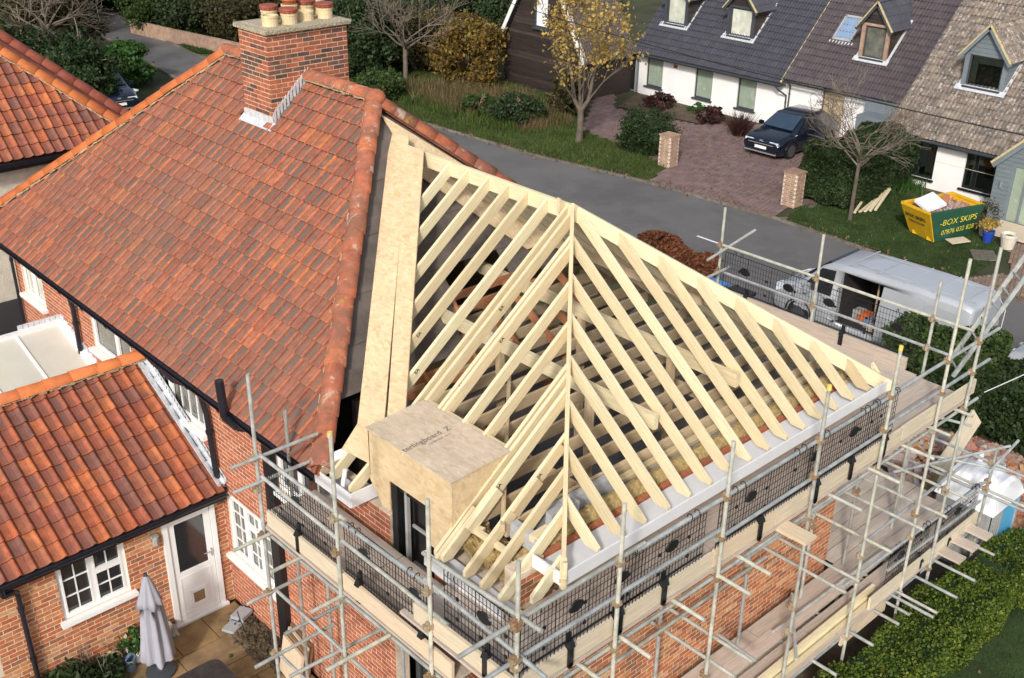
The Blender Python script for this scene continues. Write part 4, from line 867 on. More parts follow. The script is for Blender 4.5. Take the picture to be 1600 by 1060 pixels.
text('conditioned  zero', .05, (.06, 2.29, 5.093), V((1, 0, .0517)), V((0, 1, 0)), 'txt_g', D, 'printed_text', 0, .92)
# black frame in the opening
for a, b in (((fx + .05, 2.68, 3.1), (fx + .05, 2.68, 4.5)), ((fx + .05, 1.99, 3.1), (fx + .05, 1.99, 4.5)), ((fx + .05, 1.96, 4.47), (fx + .05, 2.7, 4.47)), ((fx + .05, 1.96, 3.13), (fx + .05, 2.7, 3.13))):
    mb = MB(); mb.bar(a, b, .07, .07, up=(1, 0, 0)); ob('window_frame', mb, 'blackp', D)
mb = MB(); mb.bar((fx + .06, 2.62, 3.1), (fx + .06, 2.62, 4.5), .1, .14, up=(1, 0, 0)); ob('window_frame', mb, 'blackp', D)
mb = MB(); mb.bar((fx + .04, 2.44, 3.1), (fx + .04, 2.44, 4.48), .045, .05, up=(1, 0, 0)); ob('window_frame', mb, 'grey_p', D)
for z_ in (3.4, 3.95): mb = MB(); mb.bar((fx + .12, 2.0, z_), (fx + .12, 2.44, z_), .03, .03); ob('window_frame', mb, 'grey_p', D)
mb = MB(); mb.box((fx + .3, 1.9, 2.4), (fx + .32, 2.8, 4.5)); ob('dark_backing', mb, 'dark', D)  # dark sheet standing in for the unlit room behind the opening
# ================================================================== scaffold
SC = thing('scaffold', 'tube scaffold of pale poles and boards wrapping the corner of the house', 'scaffold', (-1.27, -.65, 0))
cm = MB(); cm.tube((-.035, 0, 0), (.035, 0, 0), .036, n=8, rr=0); cm.tube((0, .045, -.035), (0, .045, .035), .036, n=8, rr=0); cm.obox((0, .022, .045), (.018, 0, 0), (0, .03, 0), (0, 0, .022), 0); cm.tube((.0, .02, .03), (.0, .02, .085), .009, n=5, rr=0)
cm.obox((.03, .05, -.0), (.02, 0, 0), (0, .02, 0), (0, 0, .02), 0); COUP = cm.mesh('coupler', 'coupler')
def coupler(p, d=(1, 0, 0)):
    d = V(d).normalized(); y = ZV.cross(d).normalized(); inst('coupler', COUP, frame(d, y, ZV, V(p)), SC)
def tube(a, b, name='ledger', m='tube'): mb = MB(); mb.tube(a, b, .0242, n=10, rr=0); return ob(name, mb, m, SC, smooth=False)
Y0 = -.65
for x, zt, m_ in ((-1.27, 5.80, 'tube_y'), (.14, 5.77, 'tube_y'), (1.86, 5.77, 'tube_y'), (3.68, 5.78, 'tube'), (5.29, 5.76, 'tube_y'), (6.78, 6.55, 'tube_y'), (7.66, 6.48, 'tube_y')):
    tube((x, Y0, 0), (x + R.uniform(-.01, .01), Y0, zt), 'standard', m_)
tube((9.25, Y0, -.4), (9.25, Y0, 2.62), 'standard'); tube((6.55, .22, -.1), (6.55, .22, 3.98), 'standard'); tube((8.6, .45, -.3), (8.55, .45, 3.2), 'standard')
for y, zt in ((.67, 5.77), (2.33, 5.76), (4.0, 5.80)): tube((-1.25, y, 0), (-1.25, y + R.uniform(-.012, .012), zt), 'standard', 'tube' if y > 3 else 'tube_y')
tube((-.55, 4.46, 0), (-.55, 4.44, 4.86), 'standard'); tube((-.42, 3.95, 0), (-.42, 3.95, 3.2), 'standard'); tube((-.42, 1.1, 0), (-.42, 1.1, 3.3), 'standard'); tube((-.42, 2.3, 0), (-.42, 2.3, 3.5), 'standard')
for x in (.35, 2.03, 3.86, 5.40): tube((x, .22, 1.0 if x > 3 else 0), (x, .22, 3.98), 'standard')
for y in (4.16, 2.24, .23): tube((8.0, y, -.1), (8.0, y, {4.16: 5.67, 2.24: 5.74, .23: 5.6}[y]), 'standard', 'tube_y')
tube((8.0, 4.13, 5.0), (8.0, -.4, 5.02), 'ledger', 'tube_y'); tube((8.0, 4.2, 4.52), (8.0, -.1, 4.52), 'ledger'); tube((7.45, 4.02, 4.9), (8.75, 4.02, 5.12), 'transom', 'tube'); tube((7.0, 4.02, 4.55), (8.1, 4.02, 4.6), 'transom')
for x_, y_, z_ in ((3.68, Y0, 5.79), (5.29, Y0, 5.77), (-1.25, 2.33, 5.77), (.35, 9, 0)):
    if z_: mb = MB(); mb.tube((x_, y_, z_ - .06), (x_, y_, z_ + .005), .028, n=10, rr=0); ob('end_cap', mb, 'cap_y', SC)
# end-side rails
for x0, x1, z in ((-1.95, .55, 5.06), (.42, 2.2, 5.03), (2.1, 5.6, 5.02), (5.35, 8.35, 5.03), (-1.9, 1.9, 4.60), (1.8, 5.5, 4.48), (5.4, 8.25, 4.56)): tube((x0, Y0 + .045, z), (x1, Y0 + .045, z + R.uniform(-.01, .01)), 'guard_rail')
for x0, x1 in ((-1.5, 3.2), (3.1, 8.15)): tube((x0, Y0 + .05, 3.94), (x1, Y0 + .05, 3.94)); tube((x0 + .9, .17, 3.92), (min(x1, 6.9), .17, 3.92))
tube((-1.3, .17, 2.55), (4.2, .17, 2.6)); tube((-.9, .2, 3.0), (3.0, .2, 3.05)); tube((3.6, .22, 2.75), (6.6, .22, 2.75))
# front-side rails
tube((-1.205, -.9, 5.12), (-1.205, .82, 5.02), 'guard_rail'); tube((-1.205, -.98, 4.62), (-1.205, .80, 4.70), 'guard_rail')
tube((-1.205, .55, 4.66), (-1.205, 2.40, 4.60), 'guard_rail'); tube((-1.205, 2.2, 4.68), (-1.205, 4.02, 4.68), 'guard_rail'); tube((-1.205, .45, 4.33), (-1.205, 2.3, 4.35), 'guard_rail'); tube((-1.205, 2.3, 4.32), (-1.205, 4.05, 4.37), 'guard_rail')
tube((-1.20, .0, 3.52), (-1.20, 4.02, 3.52)); tube((-1.20, .9, 2.62), (-1.2, 3.9, 2.66)); tube((-.45, .9, 2.7), (-.45, 4.2, 2.72)); tube((-1.24, 1.1, 1.6), (-1.24, 4.0, 1.6)); tube((-.50, .7, 3.5), (-.50, 4.1, 3.5))
for z in (4.68, 4.33): tube((-1.62, 3.96, z), (-.40, 3.96, z - .01), 'transom')
for a, b in (((-1.74, 3.9), (-.3, 3.9)), ((-1.62, 3.24), (-.28, 3.24)), ((-1.66, 2.32), (-.28, 2.32)), ((-2.05, 1.43), (-.3, 1.41))): tube((*a, 3.57), (*b, 3.57), 'transom', 'tube_y')
for a, b in (((-1.6, 3.98), (-.3, 3.99)), ((-1.55, 3.18), (-.3, 3.17)), ((-1.52, 2.33), (-.25, 2.29)), ((-1.9, 2.52), (-.5, 2.46)), ((-2.12, 2.92), (-1.0, 2.93))): tube((*a, 2.62), (*b, 2.62), 'transom')
# transoms under the top platform
for x, ye in ((-.34, -.92), (.28, -1.02), (1.15, -1.03), (1.87, -1.10), (2.33, -1.04), (4.23, -1.05), (5.15, -1.05), (6.02, -1.05), (3.1, -.8), (6.75, -.9), (7.5, -.85)): tube((x, ye, 3.985), (x, .40, 3.985), 'transom', 'tube_y')
for x, ye in ((2.1, -.90), (2.47, -.89), (4.46, -.93), (4.80, -.92), (5.71, -.88), (6.53, -.91), (7.07, -.98), (7.75, -.95)): tube((x, ye, 2.5), (x, .43, 2.5), 'transom', 'tube_y')
for x, ye in ((7.85, -1.31), (7.26, -1.32), (6.71, -1.29), (6.58, -1.3), (6.37, -1.04), (6.06, -1.04), (5.38, -1.03), (4.47, -1.01), (3.4, -1.0), (2.6, -1.0), (8.7, -1.2)): tube((x, ye, 1.12), (x, .35, 1.12), 'transom')
# lower lift
tube((1.6, Y0 + .05, 1.07), (9.4, Y0 + .05, 1.07)); tube((2.0, .28, 1.07), (9.3, .28, 1.07)); tube((5.0, Y0 + .045, 2.12), (9.3, Y0 + .045, 1.98), 'guard_rail'); tube((6.3, Y0 + .045, 1.72), (9.2, Y0 + .045, 1.62), 'guard_rail')
tube((4.3, -.05, 1.36), (7.3, -.1, 1.36), 'loose_tube'); tube((5.9, -.3, 2.2), (9.6, -.25, 2.2)); tube((7.6, .2, 2.48), (9.5, -.75, 2.62), 'brace'); tube((6.4, .4, 2.9), (9.4, .55, 2.6), 'brace'); tube((8.0, 1.8, 2.3), (9.3, -.9, 2.3), 'transom'); tube((8.2, 2.2, 3.0), (10.2, .2, 2.3), 'transom'); tube((8.9, -1.4, 1.98), (8.9, .6, 1.98), 'transom')
tube((9.25, -1.5, 2.35), (9.25, .7, 2.35), 'transom', 'tube'); tube((9.25, -1.35, 1.84), (9.25, .4, 1.84), 'transom', 'tube_y'); tube((9.0, -.7, 2.3), (9.9, -.72, 2.55), 'transom')
tube((4.05, -.6, 1.38), (5.1, .2, 1.45), 'brace'); tube((3.1, -.55, 1.9), (3.15, .1, 1.9), 'transom')
# couplers
for x in (-1.27, .14, 1.86, 3.68, 5.29, 6.78, 7.66):
    for z in ((5.03, 4.52, 3.94) if x < 6 else (5.03, 4.56, 3.94)): coupler((x, Y0, z + R.uniform(-.02, .02)))
    for z in (1.07, 2.5, 2.1): coupler((x, Y0, z))
for y in (.67, 2.33, 4.0):
    for z in (4.66, 4.2, 3.52, 2.62, 1.6): coupler((-1.25, y, z), (0, 1, 0))
for y in (4.16, 2.24, .23):
    for z in (5.0, 4.52): coupler((8.0, y, z), (0, 1, 0))
for z in (5.1, 4.66): coupler((-1.27, -.65, z), (0, 1, 0))
for x in (2.03, 3.86, 5.40, 6.55):
    for z in (3.9, 2.6, 2.5): coupler((x, .2, z))
for x, y, z in ((9.25, -.65, 2.35), (9.25, -.65, 1.84), (9.25, -.65, 1.98), (-.42, 3.95, 2.7), (-.42, 2.3, 2.7), (4.9, .05, 1.4), (8.55, .45, 2.6), (-1.2, 1.43, 3.57), (7.66, -.65, 2.55)): coupler((x, y, z))
# boards
def board(a, b, w_=.225, th=.038, name='scaffold_board', m='board', par=SC, up=(0, 0, 1)): mb = MB(); mb.bar(a, b, w_, th, up); return ob(name, mb, m, par)
for k in range(4):
    y = .20 - k * .232; x = -1.2 if k else -.9
    for a, b in ((x, 1.9 + k * .1), (1.92 + k * .1, 5.0 - k * .2), (5.02 - k * .2, 7.85)): board((a, y, 4.05 + R.uniform(-.004, .006)), (b, y + R.uniform(-.008, .008), 4.05 + R.uniform(-.004, .006)))
for k in range(4):
    x = -1.12 + k * .232
    for a, b in ((-.5, 1.25), ): board((x, a + .02, 4.02 - (.0 if k else 0)), (x, b - .03, 4.02))
    board((x, .35, 3.63), (x, 2.35, 3.63)); board((x, 2.37, 3.63), (x, 4.25 if k else 4.05, 3.63))
for x, a, b in ((-1.9, -.3, .55), (-1.66, -.35, .5), (-1.42, -.45, .45)): board((x, a, 3.50), (x, b, 3.50), m='wood')
# toe boards
for a, b in ((-1.24, 1.8), (1.82, 3.0), (3.02, 5.9), (5.92, 7.98)): board((a, Y0 + .04 + .03, 4.205), (b, Y0 + .07, 4.205 + R.uniform(-.01, .01)), .038, .225, 'toe_board', 'toe')
board((-1.21, -.62, 4.20), (-1.21, .98, 4.18), .038, .225, 'toe_board', 'toe'); board((-1.21, .36, 3.77), (-1.21, 2.3, 3.79), .038, .225, 'toe_board', 'toe'); board((-1.20, 2.33, 3.79), (-1.20, 3.95, 3.78), .038, .225, 'toe_board', 'toe')
board((7.98, .5, 4.14), (7.98, 4.2, 4.14), .038, .2, 'toe_board', 'board')
for k in range(3): board((7.85 - k * .232, .3, 4.02), (7.85 - k * .232, 4.3, 4.02))
board((3.16, -1.02, 4.03), (3.16, .0, 4.03), .23, .04, 'scaffold_board', 'toe')     # loose board poking out
# lower platform
for k, y in enumerate((.22, -.01, -.30, -.53)):
    for a, b in ((1.6, 4.2 + k * .3), (4.22 + k * .3, 7.3 + k * .2), (7.32 + k * .2, 9.3)): board((a, y, 1.19 + R.uniform(-.004, .006)), (b, y, 1.19 + R.uniform(-.004, .006)))
for k, y in enumerate((.46, .70, .94, 1.18, 1.42, 1.66)): board((6.5 + R.uniform(-.05, .05), y, 1.19), (9.45, y, 1.19))
board((5.9, -.61, 1.31), (9.2, -.61, 1.31), .038, .225, 'toe_board', 'toe')
for k in range(3): board((8.0 + k * .45, -1.0, 1.25), (8.0 + k * .45, -.55, 1.25), .22, .04)
board((5.2, -.62, 1.03), (6.4, -.62, 1.03), .04, .16, 'toe_board', 'toe')
# ladder standing on the back platform
LD = thing('ladder', 'aluminium ladder leaning through the scaffold beside the tall end poles', 'ladder', (7.9, .2, 4.1))
la, lb = V((8.35, -.02, 4.1)), V((9.15, -.9, 6.9)); sd_ = V((.74, .67, 0)) * .19
for sg in (-1, 1): mb = MB(); mb.bar(la + sd_ * sg, lb + sd_ * sg, .03, .065); ob('stile', mb, 'tube', LD)
for k in range(11): c = la.lerp(lb, .04 + k * .088); mb = MB(); mb.tube(c - sd_, c + sd_, .014, n=6); ob('rung', mb, 'tube', LD)
# ------------------------------------------------------------------ brick guards
def guard_mesh(wd, hg=.80):
    mb = MB(); n = int(wd / .052)
    for k in range(n + 1):
        x = wd * k / n; t = .0019 if k % 9 else .005; mb.obox((x, 0, hg / 2), (0, 0, hg / 2), (t, 0, 0), (0, .003, 0), 0)
    for k in range(10):
        z = hg * k / 9; t = .0019 if 0 < k < 9 else .005; mb.obox((wd / 2, .004, z), (wd / 2, 0, 0), (0, .003, 0), (0, 0, t), 0)
    mb.obox((wd / 2, .004, .16), (wd / 2, 0, 0), (0, .004, 0), (0, 0, .008), 0)
    for fx_ in (.18, .5, .82):
        for fz in (.34, .66): mb.obox((wd * fx_, 0, hg * fz), (.018, 0, 0), (0, .008, 0), (0, 0, .018), 0)
    return mb
GN = [0]
def guard(a, b, zb, label, hg=.80, discs=(.3, .8), clips=(.3, .85), slope_=0., lab2=None):
    a, b = V((*a, zb)), V((*b, zb + slope_)); d = (b - a); wd = d.length; d.normalize(); y = ZV.cross(d).normalized()
    t = thing('brick_guard', label, 'brick guard', a, 'black mesh brick guards clipped to the scaffold'); F = frame(d, y, ZV, a)
    o = bpy.data.objects.new('mesh_panel', guard_mesh(wd, hg).mesh('mesh_panel', 'blackp')); link(o, t); o.matrix_basis = F
    for f in discs:
        mb = MB(); mb.lathe((0, 0, 0), [(.0, -.010), (.10, -.010), (.11, 0), (.10, .010), (.0, .010)], 16, 0, cap=False)
        o = bpy.data.objects.new('label_disc', mb.mesh('label_disc', 'blackp')); link(o, t); o.matrix_basis = F @ Matrix.Translation((wd * f, -.01, hg * .70)) @ Matrix.Rotation(math.pi / 2, 4, 'X') @ Matrix.Diagonal((1, .62, 1, 1))
    for f in (.12, .2, .78, .86):
        mb = MB(); pts = []
        for k in range(9): an = -.6 + 4.4 * k / 8; pts.append(V((0, -.028 + .036 * math.cos(an) * -1, hg + .03 + .036 * math.sin(an))))
        mb.path(pts, .006, 5, 0)
        o = bpy.data.objects.new('hook', mb.mesh('hook', 'blackp')); link(o, t); o.matrix_basis = F @ Matrix.Translation((wd * f, 0, 0))
    for f in clips:
        mb = MB(); mb.obox((0, -.045, .02), (.036, 0, 0), (0, .010, 0), (0, 0, .12), 0); mb.obox((0, -.03, .16), (.036, 0, 0), (0, .03, -.02), (0, .02, .035), 0); mb.obox((0, -.01, .24), (.03, 0, 0), (0, .012, 0), (0, 0, .06), 0); mb.tube((0, -.055, -.10), (0, -.035, -.10), .036, n=10, rr=0)
        o = bpy.data.objects.new('toe_clip', mb.mesh('toe_clip', 'blackp')); link(o, t); o.matrix_basis = F @ Matrix.Translation((wd * f, 0, -.02))
    return t
yg = Y0 + .075
guard((-1.16, yg), (.62, yg), 4.21, 'black mesh guard next to the corner pole, under the white corner eave', clips=(.37, .78), discs=(.42,))
guard((.10, yg), (1.62, yg), 4.21, 'black mesh guard between the second and third poles along the white end fascia', clips=(.05, .55), discs=(.10, .62))
guard((1.86, yg), (3.66, yg), 4.21, 'black mesh guard right of the bare gap and the third tall pole', clips=(.45,), discs=(.32,))
guard((3.62, yg), (5.0, yg), 4.21, 'black mesh guard above the loose board poking out, fourth from the corner', clips=(.15, .72), discs=(.08, .70))
guard((4.9, yg), (5.62, yg), 4.21, 'last black mesh guard of the end rail, beside the bare platform boards', clips=(.72,), discs=())
guard((-1.18, .52), (-1.18, -.60), 4.19, 'black mesh guard on the front side hanging before the white fascia at the corner', clips=(.60,), discs=(.55,))
guard((-1.17, 2.30), (-1.17, .72), 3.77, 'black mesh guard below the dormer box, left of the pole at the step', clips=(.18, .90), discs=(.25, .82), hg=.85)
guard((-1.17, 3.92), (-1.17, 2.45), 3.77, 'leftmost black mesh guard, in front of the white boxed eave', clips=(.45,), discs=(.45,), hg=.85)
guard((8.0, 4.05), (8.0, 2.30), 4.1, 'black mesh guard on the back rail with the van bonnet behind it', clips=(.3,), discs=(.25, .75))
guard((8.0, 2.18), (8.0, .40), 4.1, 'black mesh guard on the back rail with the open van door behind it', clips=(.3,), discs=(.12, .8))
guard((6.35, yg), (7.55, yg), 1.22, 'lower black mesh guard above the hedge, left of the pair', clips=(.85,), discs=(.3,))
guard((7.75, yg), (9.15, yg), 1.20, 'lower black mesh guard above the hedge in front of the portable toilet', clips=(.35,), discs=(.5,))
# timber lengths lying on the lower platform
for k, (y, x0, x1, h_, m_) in enumerate(((-.42, 3.2, 6.3, .05, 'wood_t'), (-.50, 3.0, 6.1, .05, 'wood'), (-.57, 3.3, 6.4, .045, 'wood'), (-.47, 3.3, 6.3, .10, 'wood'))):
    mb = MB(); mb.bar((x0, y, 1.215 + h_ / 2 + (.05 if k == 3 else 0)), (x1, y + .03, 1.215 + h_ / 2 + (.05 if k == 3 else 0)), .05, h_)
    tag(ob('timber_length', mb, m_), ['long brown timber nearest the wall on the lower scaffold boards', 'long pale timber, second from the wall on the lower boards', 'long pale timber nearest the hedge on the lower boards', 'long pale timber stacked on top of the others on the lower boards'][k], 'timber', 'timbers on the lower platform')
# ================================================================== kitchen extension (lean-to with gable ridge)
K = thing('kitchen_extension', 'low orange brick extension with glossy clay pantile roof and white door', 'extension', (-2, 8, 0))
KY = 7.15; KX0 = -4.05
kh = [(2.66 - .0 + .0, 3.66, .04, 2.06), (1.15, 2.18, 1.05, 2.02)]   # door, window (u from KX0)
kh = [(-1.27 - KX0, -.40 - KX0, .04, 2.06), (-2.88 - KX0, -1.86 - KX0, 1.05, 2.02)]
brickwall(K, 'wall', (KX0, KY, 0), XV, -YV, WX - KX0, 2.20, kh, 'brick_mix', nparts=290)
brickwall(K, 'wall', (KX0, 11.4, 0), -YV, -XV, 11.4 - KY, 2.20, [], 'brick_mix', nparts=0)
# door
mb = MB()
def kb(mb, x0, x1, z0, z1, y0_, y1_): mb.box((x0, y0_, z0), (x1, y1_, z1))
kb(mb, -1.27, -1.19, .04, 2.06, 7.10, 7.19); kb(mb, -.48, -.40, .04, 2.06, 7.10, 7.19); kb(mb, -1.19, -.48, 1.98, 2.06, 7.10, 7.19); kb(mb, -1.3, -.36, .02, .07, 7.06, 7.19); dr = ob('door', mb, 'upvc', K)
mb = MB(); kb(mb, -1.18, -.49, .08, .98, 7.125, 7.165); kb(mb, -1.18, -1.08, .98, 1.97, 7.125, 7.165); kb(mb, -.59, -.49, .98, 1.97, 7.125, 7.165); kb(mb, -1.08, -.59, 1.88, 1.97, 7.125, 7.165); ob('door_leaf', mb, 'upvc', dr)
mb = MB(); kb(mb, -1.10, -.57, .18, .20, 7.118, 7.124); kb(mb, -1.10, -.57, .86, .88, 7.118, 7.124); kb(mb, -1.10, -1.08, .2, .86, 7.118, 7.124); kb(mb, -.59, -.57, .2, .86, 7.118, 7.124); ob('door_moulding', mb, 'upvc', dr)
mb = MB(); kb(mb, -1.08, -.59, .98, 1.88, 7.14, 7.145); ob('pane', mb, 'glass', dr)
mb = MB(); kb(mb, -.97, -.68, .26, .32, 7.105, 7.122); kb(mb, -.97, -.68, .52, .58, 7.105, 7.122); kb(mb, -.97, -.92, .32, .52, 7.105, 7.122); kb(mb, -.73, -.68, .32, .52, 7.105, 7.122); ob('cat_flap', mb, 'white', dr)
mb = MB(); kb(mb, -.92, -.73, .32, .52, 7.112, 7.118); ob('flap_panel', mb, 'slab', dr)
mb = MB(); mb.tube((-.535, 7.11, 1.06), (-.535, 7.11, 1.20), .014, n=6); mb.tube((-.535, 7.09, 1.16), (-.66, 7.09, 1.16), .009, n=6); mb.tube((-.535, 7.12, 1.16), (-.535, 7.09, 1.16), .012, n=6); ob('handle', mb, 'chrome', dr)
window(K, (-2.88, KY, 1.05), XV, -YV, 1.02, .97, [(.5, 0), (.5, .38)], bars=(2, 3), fw=.055)
# wall lamp
mb = MB(); mb.box((-1.46, 7.05, 1.85), (-1.36, 7.14, 1.88)); mb.lathe((-1.41, 7.07, 1.70), [(.03, 0), (.045, .02), (.05, .14), (.02, .17)], 8, 0); tag(ob('wall_lamp', mb, 'grey_p'), 'small grey wall lamp on the orange brick beside the white door', 'lamp')
# roof: slope facing -y
KR = V((0, 9.33, 3.60)); KE = V((0, 6.93, 2.27)); sK = (KR - KE).normalized(); LK = (KR - KE).length
def lohi_k(v): return (0, -.30 - (-4.2) - 0.0)
tileroof(K, 'roof', (-4.20, 6.93, 2.27), XV, sK, 3.9, LK, lohi_k, 'tile_new', 300)
slope('roof', [(-4.2, 11.7, 2.27), (-.22, 11.7, 2.27), (-.22, 9.33, 3.58), (-4.2, 9.33, 3.58)], 'tile_new', K)
ridge(K, (-4.25, 9.33, 3.64), (-.24, 9.33, 3.64), 'ridge_or', .115, .40, sides=(1,))
gutter(K, (-4.25, 6.90, 2.23), (-.26, 6.90, 2.23), -YV)
mb = MB(); mb.box((-4.2, 6.96, 2.08), (-.25, 6.985, 2.25)); mb.box((-4.2, 6.985, 2.10), (-.25, 7.14, 2.12)); ob('fascia', mb, 'gutter', K)
pipe([(-3.68, 6.90, 2.18), (-3.66, 6.92, 2.06), (-3.52, 6.98, 2.02), (-3.44, 7.07, 1.92), (-3.42, 7.07, 0)], .038, 'gutter', 'downpipe', K)
# lead / mortar apron where the roof meets the house wall
mb = MB(); e = V((-.222, 6.98, 2.30)); f_ = V((-.222, 9.33, 3.62)); mb.prism([e, f_, f_ + ZV * .12, e + ZV * .16], V((-.02, 0, 0)), 0); mb.prism([e - ZV * .02, f_ - ZV * .02 + YV * .0, f_ + V((-.17, 0, .02)), e + V((-.13, 0, .03))], V((0, 0, .05)), 0); ob('lead_flashing', mb, 'lead', K)
mb = MB()
for k in range(30): t_ = k / 30; p = e.lerp(f_, t_); mb.obox(p + V((-.012, 0, .15 + R.uniform(0, .015))), (.008, 0, 0), (0, .05, .03), (0, 0, .03), 0)
ob('lead_flashing_step', mb, 'lead', K, kind='stuff')
# ------------------------------------------------------------------ conservatory
CV = thing('conservatory', 'white framed conservatory roof of cream panels against the house', 'conservatory', (-1.5, 11, 0))
ca_, cb_ = V((-.24, 12.82, 2.96)), V((-.24, 9.9, 2.96))
def cp(x, y): return V((x, y, 2.96 - abs(y - 12.82) * .30))
mb = MB(); mb.bar((-.22, 12.82, 2.98), (-5, 12.82, 2.98), .12, .10); ob('roof_beam', mb, 'upvc', CV)
mb = MB(); mb.bar(cp(-.27, 12.8) + ZV * .03, cp(-.27, 9.5) + ZV * .03, .09, .09); ob('roof_beam', mb, 'upvc', CV)
for k in range(6):
    x = -.30 - k * .80; mb = MB(); mb.prism([cp(x, 12.76), cp(x, 9.5), cp(x - .76, 9.5), cp(x - .76, 12.76)], V((0, 0, .02)), 0); ob('roof_panel', mb, 'poly', CV)
    mb = MB(); mb.bar(cp(x - .78, 12.76) + ZV * .02, cp(x - .78, 9.5) + ZV * .02, .045, .05); ob('glazing_bar', mb, 'upvc', CV)
mb = MB()
for k in range(14): y = 12.75 - k * .16; mb.obox((-.222, y, 3.06 - (12.82 - y) * .30 + .03), (.01, 0, 0), (0, .07, 0), (0, 0, .07), 0)
for k in range(8): x = -.25 - k * .1; mb.obox((x, 12.88, 3.06), (.045, 0, 0), (0, .008, 0), (0, 0, .06), 0)
ob('lead_flashing', mb, 'lead', CV); mb = MB(); mb.box((-5, 12.86, 0), (-.25, 12.95, 2.95)); ob('wall', mb, 'upvc', CV)
# ------------------------------------------------------------------ next-door house on the left
NH = thing('neighbour_house', 'cream roughcast house with red pantile hipped roof at the left edge', 'house', (-3, 20, 0))
mb = MB(); mb.box((-9, 16.3, 0), (3.2, 24, 5.05)); ob('wall', mb, 'render_c', NH)
TN = .9; sN = V((0, 1, TN)).normalized(); NE0 = 16.0; ze = 5.19; LN = 5.0; cN = 1 / math.hypot(1, TN)
def lohi_n(v): return (0, 3.15 + 6.0 - v * cN)
tileroof(NH, 'front_roof', (-6.0, NE0, ze), XV, sN, 9.15, LN, lohi_n, 'tile_new', 160)
hipb, hipt = V((3.15, 16.0, 5.24)), V((3.15 - 3.72, 16.0 + 3.72, 5.24 + 3.72 * TN))
slope('side_roof', [(3.15, 16.02, 5.15), (3.15, 24, 5.15), (-.57, 20, 8.5)], 'tile_new', NH)
ridge(NH, hipb, hipt, 'ridge_or', .13, .38, sides=(-1,))
ridge(NH, hipb + V((.26, .55, .10)), hipt + V((.30, .55, .22)), 'cowl', .13, .38, bed=False)
slope('valley_strip', [hipb + V((.05, .1, .02)), hipt + V((.05, .1, .02)), hipt + V((.3, .5, .1)), hipb + V((.26, .5, .0))], 'cowl', NH)
gutter(NH, (-6, 15.95, 5.12), (3.1, 15.95, 5.12), -YV)
mb = MB(); mb.box((-6, 15.98, 4.98), (3.1, 16.3, 5.13)); ob('fascia', mb, 'gutter', NH)
mb = MB(); mb.prism([V((-2.4, 15.0, 1.9)), V((.25, 15.3, 1.9)), V((.25, 16.2, 2.15)), V((-2.4, 16.2, 2.15))], V((0, 0, .06)), 0); mb.box((-2.3, 15.2, 0), (.15, 16.2, 1.9)); tag(ob('shed', mb, 'gutter'), 'black flat-roofed shed in the gap beside the cream wall', 'shed')
# ================================================================== patio things
PA = thing('parasol', 'closed pale lilac parasol standing by the white window on the patio', 'parasol', (-1.92, 6.35, 0))
mb = MB(); n = 36; prof = [(.03, 1.84), (.055, 1.78), (.10, 1.62), (.15, 1.44), (.175, 1.34), (.15, 1.335), (.13, 1.33), (.155, 1.1), (.18, .8), (.20, .55), (.22, .36), (.21, .33)]
for j, (r_, z_) in enumerate(prof):
    for k in range(n):
        an = 2 * math.pi * k / n; fo_ = 1 + (.22 * min(1, j / 5)) * math.cos(an * 8 + j * .25) + .07 * math.cos(an * 3 + j)
        zz = z_ + (.03 * math.cos(an * 5) if j in (4, 5, 10, 11) else 0); mb.vert((-1.92 + r_ * fo_ * math.cos(an), 6.35 + r_ * fo_ * math.sin(an), zz), 0)
for j in range(len(prof) - 1):
    for k in range(n): k2 = (k + 1) % n; mb.face((j * n + k, j * n + k2, (j + 1) * n + k2, (j + 1) * n + k))
ob('canopy', mb, 'canvas', PA, smooth=True)
mb = MB(); mb.tube((-1.92, 6.35, 0), (-1.92, 6.35, 1.86), .019, n=8); mb.tube((-1.92, 6.35, 1.83), (-1.92, 6.35, 1.88), .035, .025, n=8); ob('pole', mb, 'anth', PA)
mb = MB(); mb.lathe((-1.92, 6.35, .035), [(.22, 0), (.22, .05), (.06, .09), (.03, .3)], 14, 0); ob('base', mb, 'anth', PA)
def planter(name, c, r_, h_, m, label, foliage=None, cat='plant pot', lab=None):
    t = thing(name, label, cat, c); mb = MB(); c = V(c); mb.lathe(c, [(r_ * .72, 0), (r_ * .95, h_ * .75), (r_, h_ * .8), (r_, h_), (r_ * .86, h_), (r_ * .84, h_ * .85), (.001, h_ * .85)], 18, 0); ob('pot', mb, m, t)
    mb = MB(); mb.lathe(c + ZV * (h_ * .84), [(r_ * .84, 0), (.001, .012)], 14, 0); ob('soil', mb, 'soil', t)
    if foliage:
        mt, n_, rad, up_, sz = foliage; leaves('foliage', crown(c + ZV * (h_ + up_), rad, n_, 14, .3), sz, mt, t)
    return t
planter('plant_pot', (-2.02, 6.86, .04), .17, .24, 'white', 'white pot of pale flowers behind the parasol', ('l_green', 500, (.22, .2, .16), .1, .045))
leaves('flower', crown((-2.02, 6.84, .45), (.2, .18, .12), 26, 10, .3), .055, 'flower', bpy.data.objects['plant_pot'], up=1, kind='stuff')
planter('plant_pot', (-2.42, 6.88, .04), .16, .22, 'pot', 'buff round pot with bare soil near the extension wall', None)
planter('plant_pot', (-1.56, 6.98, .04), .16, .25, 'conc', 'stone pot tucked between the parasol and the white door', None)
t = thing('potted_shrub', 'spreading dark green shrub at the foot of the extension wall', 'shrub', (-2.9, 6.7, 0)); leaves('foliage', crown((-2.95, 6.7, .22), (.5, .35, .26), 3600, 30, .3), .06, 'l_dark', t, 2.5)
mb = MB(); rg = random.Random(3)
for k in range(7): branch(mb, (-2.75, 6.75, .1), (rg.gauss(0, .4), rg.gauss(0, .3), 1), .35, .008, 1, rg, .5, 3)
